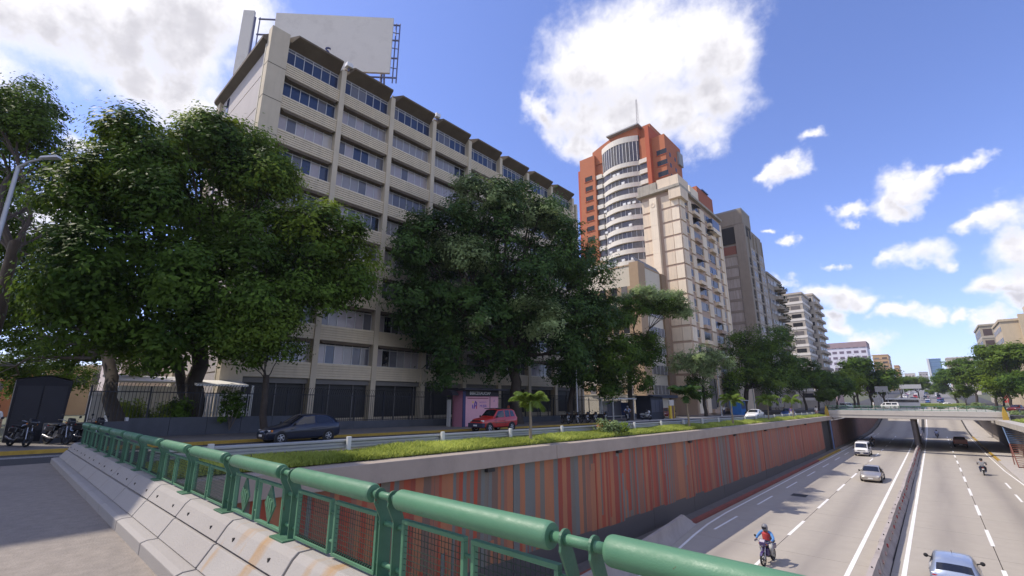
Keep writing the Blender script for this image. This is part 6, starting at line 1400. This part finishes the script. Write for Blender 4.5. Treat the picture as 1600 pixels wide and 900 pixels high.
    if box: MB().box(-1.05, -.68, -.2, .2, .9, 1.25).build('top_box', box, t, bevel=.03)
    return t
WHITEC, NAVYC, BLACKC, GREYC_ = cloth('white', (.72, .71, .68)), cloth('navy', (.03, .04, .09)), cloth('black', (.02, .02, .022)), cloth('grey', (.22, .22, .23))
HB_, HG = mat('helmet_black', (.02, .02, .022), .25, coat=.5), mat('helmet_grey', (.18, .18, .2), .3, coat=.5)
p = (-7.15, 26.6, zh(26.6)); motorcycle('purple black motorcycle ridden towards the viewer on the motorway', p, R(-95), mat('bike_purple', (.05, .03, .12), .3, coat=.6), 1)
person('rider in a blue jacket with red chest bag, gloved hands on the bars', p, R(-95), 'ride', cloth('blue_jacket', (.10, .25, .52)), cloth('pale_jeans', (.40, .40, .38)), BLACKC, HG, sleeve=NAVYC, vest=cloth('red_vest', (.42, .05, .05)), seed=2)
p = (2.95, 74.2, zh(74)); motorcycle('dark motorcycle ridden away past the stair side kerb', p, R(88), mat('bike_black', (.02, .02, .025), .3, coat=.6), 2)
person('rider in a grey shirt and dark helmet riding away from the viewer', p, R(88), 'ride', GREYC_, NAVYC, BLACKC, HB_, seed=3)
p = (-9.3, 108.5, zh(108)); motorcycle('black motorcycle in the wall shadow behind the white van', p, R(-90), mat('bike_black', (0, 0, 0)), 3)
person('rider all in black emerging from the bridge shadow', p, R(-90), 'ride', BLACKC, BLACKC, BLACKC, HB_, seed=4)
p = (-.4, 141, zh(141)); motorcycle('small motorcycle riding away beneath the far bridge', p, R(90), mat('bike_blue', (.04, .06, .2), .3), 4)
person('rider in pale blue riding away beneath the far bridge', p, R(90), 'ride', cloth('pale_blue', (.38, .44, .62)), NAVYC, BLACKC, HB_, seed=5)
for i, (x, y, a) in enumerate(((-29.3, 1.0, 20), (-29.6, 2.2, 25), (-30.2, -.2, 15), (-29.9, 3.2, 30))): motorcycle('motorcycle parked with others before the black stall', (x, y, zs(y)+.12), R(a), mat('bike_black', (0, 0, 0)), 7+i, 'motorcycles parked by the black stall', R(-8))
for i, (x, y) in enumerate(((-27.6, 38.6), (-27.6, 40.2), (-27.5, 41.9), (-27.6, 43.6), (-27.4, 45.4))): motorcycle('dark motorcycle parked in the row beneath the great tree', (x, y, zs(y)+.12), R(-25), mat('bike_black', (0, 0, 0)), 9, 'motorcycles parked beneath the great tree', R(-8))
p = (-27.4, 51.2, zs(51)+.12); motorcycle('dark motorcycle standing before the bus shelter with a rider', p, R(-70), mat('bike_black', (0, 0, 0)), 2); person('man in a pale blue shirt sitting on a motorcycle by the shelter', p, R(-70), 'ride', cloth('pale_blue', (0, 0, 0)), NAVYC, BLACKC, HG, seed=6)
motorcycle('white scooter-like motorcycle parked beside the dark booth', (-27.3, 55.6, zs(55)+.12), R(-20), mat('bike_white', (.6, .6, .58), .3, coat=.5), 8, lean=R(-8))
person('man in a white shirt standing among the motorcycles by the black stall', (-31.0, .15, zs(0)+.12), R(10), 'stand', WHITEC, NAVYC, BLACKC, seed=7)
person('man in a white shirt and dark trousers walking past the cream tower', (-28.2, 88.5, zs(88)+.12), R(-80), 'walk', WHITEC, NAVYC, BLACKC, seed=8)
person('person in a pale top and pink skirt-coloured trousers beside the yellow end post', (-15.3, 96.4, zs(96)+.1), R(-60), 'stand', WHITEC, cloth('dusty_pink', (.55, .33, .30)), BLACKC, seed=9)
person('person in white crossing the far bridge by the railing', (-7.4, 98.7, 5.86), R(0), 'walk', WHITEC, cloth('pale_trousers', (.5, .48, .42)), BLACKC, seed=10)
person('person in a purple top waiting on the berm pavement', (-17.6, 88.5, zs(88)), R(-90), 'stand', cloth('purple', (.16, .10, .32)), WHITEC, BLACKC, seed=11)
person('second person in a white and purple top on the berm pavement', (-18.0, 91.2, zs(91)), R(-90), 'walk', cloth('lilac', (.40, .33, .55)), NAVYC, BLACKC, seed=12)
# ------------------------------------------------------------------ street furniture on the avenue
FEN = mat('fence_black', (.022, .024, .03), .6, .15, 4); LOWW = mat('low_wall_blue_grey', (.085, .092, .105), .9, .15, 1.2, .2, stain=.4, stain_c=(.05, .05, .058))
lw1 = thing('low_wall', 'low dark blue grey wall with a pale end along the pavement by the forked tree', 'wall', (-32.75, 9.5, zs(9)))
for k in range(5):
    y0 = 5.1+k*1.86; solid_strip(-32.98, -32.62, [y0+.01, y0+1.85], lambda y: zs(y)+1.12, lambda y: zs(y)-.1).build('wall_block', LOWW, lw1, origin=lw1.location)
MB().box(-33.0, -32.58, 4.98, 5.09, zs(5)-.1, zs(5)+1.16).build('end_cap', mat('pale_cap', (.55, .55, .55), .8), lw1, origin=lw1.location)
lw2 = thing('low_wall', 'short low dark wall in front of the black stall at the railing end', 'wall', (-30.9, 2.6, zs(2)))
for k in range(3):
    y0 = 1.75+k*1.05; MB().box(-31.1, -30.75, y0+.01, y0+1.04, zs(2)-.1, zs(2)+1.0).build('wall_block', LOWW, lw2, origin=lw2.location)
fe = thing('iron_fence', 'tall black iron bar fence with outward curled tops before the office', 'fence', (-33.2, 30, zs(30)))
OFE = fe.location.copy()
y = 3.4; i = 0
while y < 63:
    y1 = y+2.55; zb_ = zs(y)+.1
    if not (24.5 < y < 30.0 and False):
        MB().box(-33.24, -33.16, y-.04, y+.04, zb_-.1, zb_+2.75).build('post', FEN, fe, origin=OFE)
        b = MB(); x = -33.2
        for k in range(15):
            q = y+.1+k*.165; b.bar((x, q, zb_+.5), (x, q, zb_+2.5), .024); b.bar((x, q, zb_+2.5), (x+.14, q, zb_+2.82), .022); b.bar((x+.14, q, zb_+2.82), (x+.36, q, zb_+2.9), .022)
        b.build('bar_panel', FEN, fe, origin=OFE)['kind'] = 'stuff'
        for z in (.62, 2.42): MB().box(x-.025, x+.025, y+.04, y1-.04, zb_+z-.03, zb_+z+.03).build('cross_rail', FEN, fe, origin=OFE)
        if y > 14: MB().box(-33.35, -33.05, y+.01, y1-.01, zb_-.25, zb_+.55).build('base_block', LOWW, fe, origin=OFE)
    y = y1; i += 1
# pink kiosk
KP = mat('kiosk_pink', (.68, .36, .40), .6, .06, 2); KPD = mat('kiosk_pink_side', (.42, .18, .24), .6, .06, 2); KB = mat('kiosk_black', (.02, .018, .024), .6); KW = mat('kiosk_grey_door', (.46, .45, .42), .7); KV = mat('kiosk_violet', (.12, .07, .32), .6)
kx_, kya, kyb = -29.3, 26.4, 30.7; kz = zs(27)+.12
kio = thing('pink_kiosk', 'pink street kiosk with dark lettered fascia and violet emblem beside the fence', 'kiosk', (-30, 28.5, kz)); OKI = kio.location.copy()
MB().box(kx_-1.35, kx_-.04, kya+.03, kyb, kz-.02, kz+2.95).build('cabin', KPD, kio, origin=OKI)
MB().box(kx_-.05, kx_, kya+.30, kyb-1.12, kz+.05, kz+2.45).build('front_panel', KP, kio, origin=OKI); MB().box(kx_-.05, kx_, kyb-1.05, kyb-.02, kz+.05, kz+2.45).build('front_panel', KP, kio, origin=OKI)
MB().box(kx_-.06, kx_+.03, kya, kya+.28, kz, kz+2.95).build('corner_post', mat('kiosk_navy', (.04, .045, .12), .6), kio, origin=OKI); MB().box(kx_-.05, kx_+.01, kyb-1.12, kyb-1.05, kz, kz+2.45).build('cover_strip', KB, kio, origin=OKI)
MB().box(kx_-.06, kx_+.05, kya+.28, kyb, kz+2.5, kz+3.0).build('fascia', KB, kio, origin=OKI); MB().box(kx_-1.7, kx_+.75, kya-.5, kyb+.6, kz+3.0, kz+3.14).build('roof', KB, kio, origin=OKI)
MB().box(kx_-.02, kx_+.02, kya+.5, kyb-1.3, kz+2.3, kz+2.36).build('trim_line', mat('kiosk_maroon', (.2, .03, .06), .6), kio, origin=OKI)
MB().prism([(kx_-.3+a, kz+b) for a, b in ((-1.3, 2.62), (-.9, 2.95), (-.45, 3.0), (0, 2.95), (.35, 2.62), (.35, 2.56), (-1.3, 2.56))], kya-1.2, kya-.52, 'y').build('side_awning', KB, kio, origin=OKI)
for a, b in ((.06, .74), (.78, 1.46), (1.5, 2.18)): MB().box(kx_-1.32, kx_-.92, kya-.62, kya-.57, kz+a, kz+b).build('door_panel', KW, kio, origin=OKI)
MB().box(kx_-1.34, kx_-.90, kya-.57, kya-.53, kz, kz+2.22).build('door_leaf', KW, kio, origin=OKI)
WL = mat('letters_white', (.75, .75, .73), .6)
rotX = (R(90), 0, R(90))
text('BIBICDSAUCIAP', .36, WL, kio, (kx_+.052-OKI.x, (kya+.35+kyb)/2-.35-OKI.y, 2.74), rotX, 'sign_lettering', .006)
text('INSTITUTO', .17, mat('letters_violet_pale', (.30, .15, .42), .6), kio, (kx_+.003-OKI.x, kya+2.35-OKI.y, 1.98), rotX, 'logo_lettering', .004); text('MUJER', .30, KV, kio, (kx_+.003-OKI.x, kya+2.38-OKI.y, 1.66), rotX, 'logo_lettering', .004)
em = MB(); c = (kya+1.28, kz+1.78)
em.tube([(kx_+.006, c[0]+.0, c[1]-.32), (kx_+.006, c[0]+.06, c[1]+.05), (kx_+.006, c[0]+.16, c[1]+.3), (kx_+.006, c[0]+.28, c[1]+.2), (kx_+.006, c[0]+.27, c[1]-.02), (kx_+.006, c[0]+.14, c[1]-.1)], .05, 6); em.build('emblem', KV, kio, origin=OKI)
MB().box(kx_, kx_+.012, c[0]+.24, c[0]+.34, c[1]-.34, c[1]+.0).build('emblem', mat('emblem_red', (.5, .06, .12), .6), kio, origin=OKI); MB().box(kx_, kx_+.012, c[0]-.22, c[0]-.12, c[1]-.3, c[1]+.02).build('emblem', KV, kio, origin=OKI); MB().box(kx_, kx_+.012, c[0]-.2, c[0]-.06, c[1]+.14, c[1]+.3).build('emblem', mat('emblem_yellow', (.7, .5, .08), .6), kio, origin=OKI)
text('A', .25, KV, kio, (kx_+.003-OKI.x, kyb-.55-OKI.y, 2.1), rotX, 'logo_lettering', .004)
# orange-red round sign on the fence past the kiosk
t = thing('round_sign', 'faded orange red sign board hung on the fence beyond the pink kiosk', 'sign', (-32.9, 36.6, zs(36)+1.55)); MB().prism([(-.75, -.3), (.75, -.3), (.85, 0), (.75, .3), (-.75, .3), (-.85, 0)], .0, .04, 'x').build('board', mat('sign_orange', (.45, .09, .04), .6), t); MB().box(-.3, .0, -.04, .04, -.05, .05).build('bracket', FEN, t)
# bus shelter, booth, hoarding
bs = thing('bus_shelter', 'slim white framed bus shelter with blue timetable panel on the pavement', 'shelter', (-29.5, 52.5, zs(52)+.12)); SW = mat('shelter_white', (.55, .55, .53), .6)
for x, y in ((.9, -2.6), (.9, 2.6), (-.9, -2.6), (-.9, 2.6), (.9, -5.2)): MB().box(x-.06, x+.06, y-.06, y+.06, 0, 2.5).build('post', SW, bs)
MB().box(-1.1, 1.2, -2.9, 2.9, 2.5, 2.66).build('roof', SW, bs); MB().box(-.86, -.82, -2.5, 2.5, .5, 2.3).build('back_glass', PANES[4], bs); MB().box(-.6, -.1, -2.2, 2.2, .42, .48).build('bench', ALU, bs); MB().box(-.84, .84, 2.55, 2.65, .5, 2.1).build('timetable_panel', mat('panel_blue', (.05, .08, .2), .3), bs)
bt = thing('dark_booth', 'dark green black market booth beside the flat-topped tree', 'booth', (-28.9, 60.3, zs(60)+.12))
MB().box(-1.1, 1.1, -1.9, 1.9, 0, 2.9).build('cabin', mat('booth_dark', (.028, .032, .045), .7, .15, 1), bt, bevel=.03); MB().box(-1.5, 1.6, -2.2, 2.2, 2.9, 3.05).build('roof', mat('booth_dark', (0, 0, 0)), bt)
for y in (-1.25, 0, 1.25): MB().box(1.1, 1.13, y-.58, y+.58, .9, 2.5).build('shutter', mat('booth_shutter', (.045, .05, .075), .5), bt)
yb = thing('yellow_hoarding', 'yellow and pale panelled hoarding post between the palm and dark red car', 'hoarding', (-26.9, 62.8, zs(62)+.12)); MB().box(-.08, .08, -.75, .75, 1.75, 2.5).build('header', mat('pale_board', (.6, .55, .48), .7), yb); MB().box(-.1, .1, -.75, -.15, 0, 1.75).build('panel', mat('bright_yellow', (.72, .47, .02), .5), yb); MB().box(-.1, .1, .62, .75, 0, 1.75).build('panel', mat('bright_yellow', (0, 0, 0)), yb); MB().box(-.06, .06, -.15, .62, 0, 1.75).build('brown_panel', mat('hoarding_brown', (.2, .11, .07), .7), yb)
bk_ = thing('blue_kiosk', 'bright blue kiosk with a pale awning behind the white saloon', 'kiosk', (-28.4, 97.5, zs(97)+.12)); MB().box(-1, 1, -1.5, 1.5, 0, 2.5).build('cabin', mat('kiosk_blue', (.03, .16, .45), .6), bk_); MB().prism([(-1.2, 3.0), (1.7, 2.6), (1.7, 2.7), (-1.2, 3.15)], -1.8, 1.8, 'y').build('awning', mat('awning_pale', (.6, .62, .68), .7), bk_); MB().box(1.0, 1.04, -1.2, 1.2, 1.1, 2.2).build('hatch', mat('hatch_dark', (.04, .07, .16), .5), bk_)
# black stall at the railing end
bl = thing('black_stall', 'tall black boxy stall with a shallow peaked roof behind the parked motorcycles', 'stall', (-33.2, 1.55, zs(1)+.12)); BK = mat('stall_black', (.012, .012, .016), .7, .2, 1)
MB().prism([(-.95, 0), (.92, 0), (1.0, 2.85), (.1, 3.08), (-.98, 2.9)], -.9, .9, 'x').build('cabin', BK, bl); MB().add([(.95, -1.05, 2.92), (.95, .1, 3.12), (-1.0, .1, 3.12), (-1.0, -1.05, 2.92)], [(0, 1, 2, 3)]).build('roof_sheet', mat('sheet_grey', (.2, .2, .2), .6), bl); MB().add([(.95, .1, 3.12), (.95, 1.08, 2.9), (-1.0, 1.08, 2.9), (-1.0, .1, 3.12)], [(0, 1, 2, 3)]).build('roof_sheet', mat('sheet_grey', (0, 0, 0)), bl)
for y in (-.45, .45): MB().box(.9, .93, y-.42, y+.42, .5, 2.6).build('shutter', mat('stall_shutter', (.02, .02, .026), .6), bl)
gp_ = thing('gate_pillar', 'white painted gate pillar behind the railing end', 'pillar', (-37.0, 4.2, ZB)); MB().box(-.3, .3, -.35, .35, 0, 2.6).build('shaft', WHB, gp_, bevel=.02); MB().box(-.4, .4, -.45, .45, 2.6, 2.8).build('cap', WHB, gp_)
# street lamps
LMP = mat('lamp_pole_pale', (.48, .49, .50), .5, .08, 3, metal=.3)
def lamp(label, base, h, arm, az, tr=.075, head=True):
    t = thing('street_lamp', label, 'street lamp', base); MB().tube([(0, 0, -.1), (0, 0, h*.5), (0, 0, h)], [tr*1.2, tr, tr*.7], 10).build('pole', LMP, t, True); MB().lathe([(tr*2, 0), (tr*1.8, .25), (tr*1.1, .3)], (0, 0, -.02), 'z', 10).build('base', LMP, t)
    d = Vector((math.cos(az), math.sin(az), 0)); e = Vector((0, 0, h))+d*arm+Vector((0, 0, .35)); MB().tube([(0, 0, h-.05), Vector((0, 0, h+.2))+d*arm*.4, e], [tr*.6, tr*.5, tr*.45], 8).build('arm', LMP, t, True)
    mb = MB(); q = d.cross(Vector((0, 0, 1))); mb.add([e-d*.1+q*.1, e-d*.1-q*.1, e+d*.75-q*.13, e+d*.75+q*.13, e-d*.05+q*.07+Vector((0, 0, .1)), e-d*.05-q*.07+Vector((0, 0, .1)), e+d*.65-q*.09+Vector((0, 0, .13)), e+d*.65+q*.09+Vector((0, 0, .13))], [(0, 1, 2, 3), (7, 6, 5, 4), (0, 4, 5, 1), (1, 5, 6, 2), (2, 6, 7, 3), (3, 7, 4, 0)]); mb.build('lantern', mat('lantern_white', (.7, .7, .7), .4), t)
    return t
lamp('tall street lamp whose pole stands before the dark umbrella tree', (-27.3, 40.4, zs(40)+.12), 9.5, 1.5, R(0)); lamp('street lamp on the pavement before the cream tower', (-27.2, 84, zs(84)+.12), 9.5, 1.6, R(0)); lamp('street lamp beside the concrete tower pavement', (-27.2, 104.5, zs(104)+.12), 9.5, 1.6, R(0))
q = onX(20, 290, -22.5); lamp('street lamp rising through the feathery tree by the bridge end', (-27.4, q.y*27.4/22.5, zs(0)+.12), 11.6, 1.0, R(40), .10)
p_ = thing('square_pole', 'slim dark square column on the pavement near the white saloon', 'pole', (-27.6, 118, zs(118))); MB().box(-.3, .3, -.3, .3, 0, 9).build('shaft', mat('pole_navy', (.02, .022, .035), .6), p_); MB().box(-.45, .45, -.45, .45, 0, .3).build('foot', CONC, p_)
# banner and sign boards
bn = thing('red_banner', 'red banner hung on a slanting pole on the stair side avenue', 'banner', onZ(1579, 640, zs(120))); b0 = bn.location
MB().tube([(0, 0, -.2), (-.9, 0, 9.5)], [.07, .04], 8).build('pole', LMP, bn, True); MB().box(-.95, .25, -.03, .03, 2.1, 4.3).build('cloth', mat('banner_red', (.5, .05, .05), .7), bn); MB().box(-.7, -.0, -.045, -.032, 2.9, 3.5).build('emblem', mat('banner_pale', (.7, .45, .35), .7), bn)
for (px, py, wpx, dp_, lab) in ((1377, 608, 16, 200, 'grey blank road sign board before the domed tree'), (1422, 604, 26, 270, 'pale long road sign board far along the road')):
    c = atD(px, py, dp_*.75); w_ = wpx*dp_*.75/FPX/2; t = thing('road_sign', lab, 'sign', (c.x, c.y, zs(c.y))); hh = c.z-zs(c.y)
    MB().box(-w_, w_, -.08, .0, hh-.9, hh+.9).build('board', mat('sign_back', (.42, .42, .42), .6), t)
    for x in (-w_*.7, w_*.7): MB().box(x-.1, x+.1, .0, .15, -.2, hh+.7).build('post', LMP, t)
# verge hedge beyond the far bridge and mesh fence
hg = struct(solid_strip(-14, 9, [233, 240], lambda y: zs(y)+.9, lambda y: zs(y)-.2).build('verge', SOILG))

# ------------------------------------------------------------------ thin summer haze over the whole place
hz = MB().box(-4100, 4100, -320, 5100, -3, 125).build('haze', None); struct(hz, 'stuff')
hm = bpy.data.materials.new('haze'); hm.use_nodes = True; hn = hm.node_tree; hn.nodes.clear()
pv = hn.nodes.new('ShaderNodeVolumePrincipled'); pv.inputs['Density'].default_value = .00018; pv.inputs['Color'].default_value = (.80, .86, .97, 1); pv.inputs['Anisotropy'].default_value = .2
ho = hn.nodes.new('ShaderNodeOutputMaterial'); hn.links.new(pv.outputs[0], ho.inputs['Volume']); hz.data.materials.append(hm)
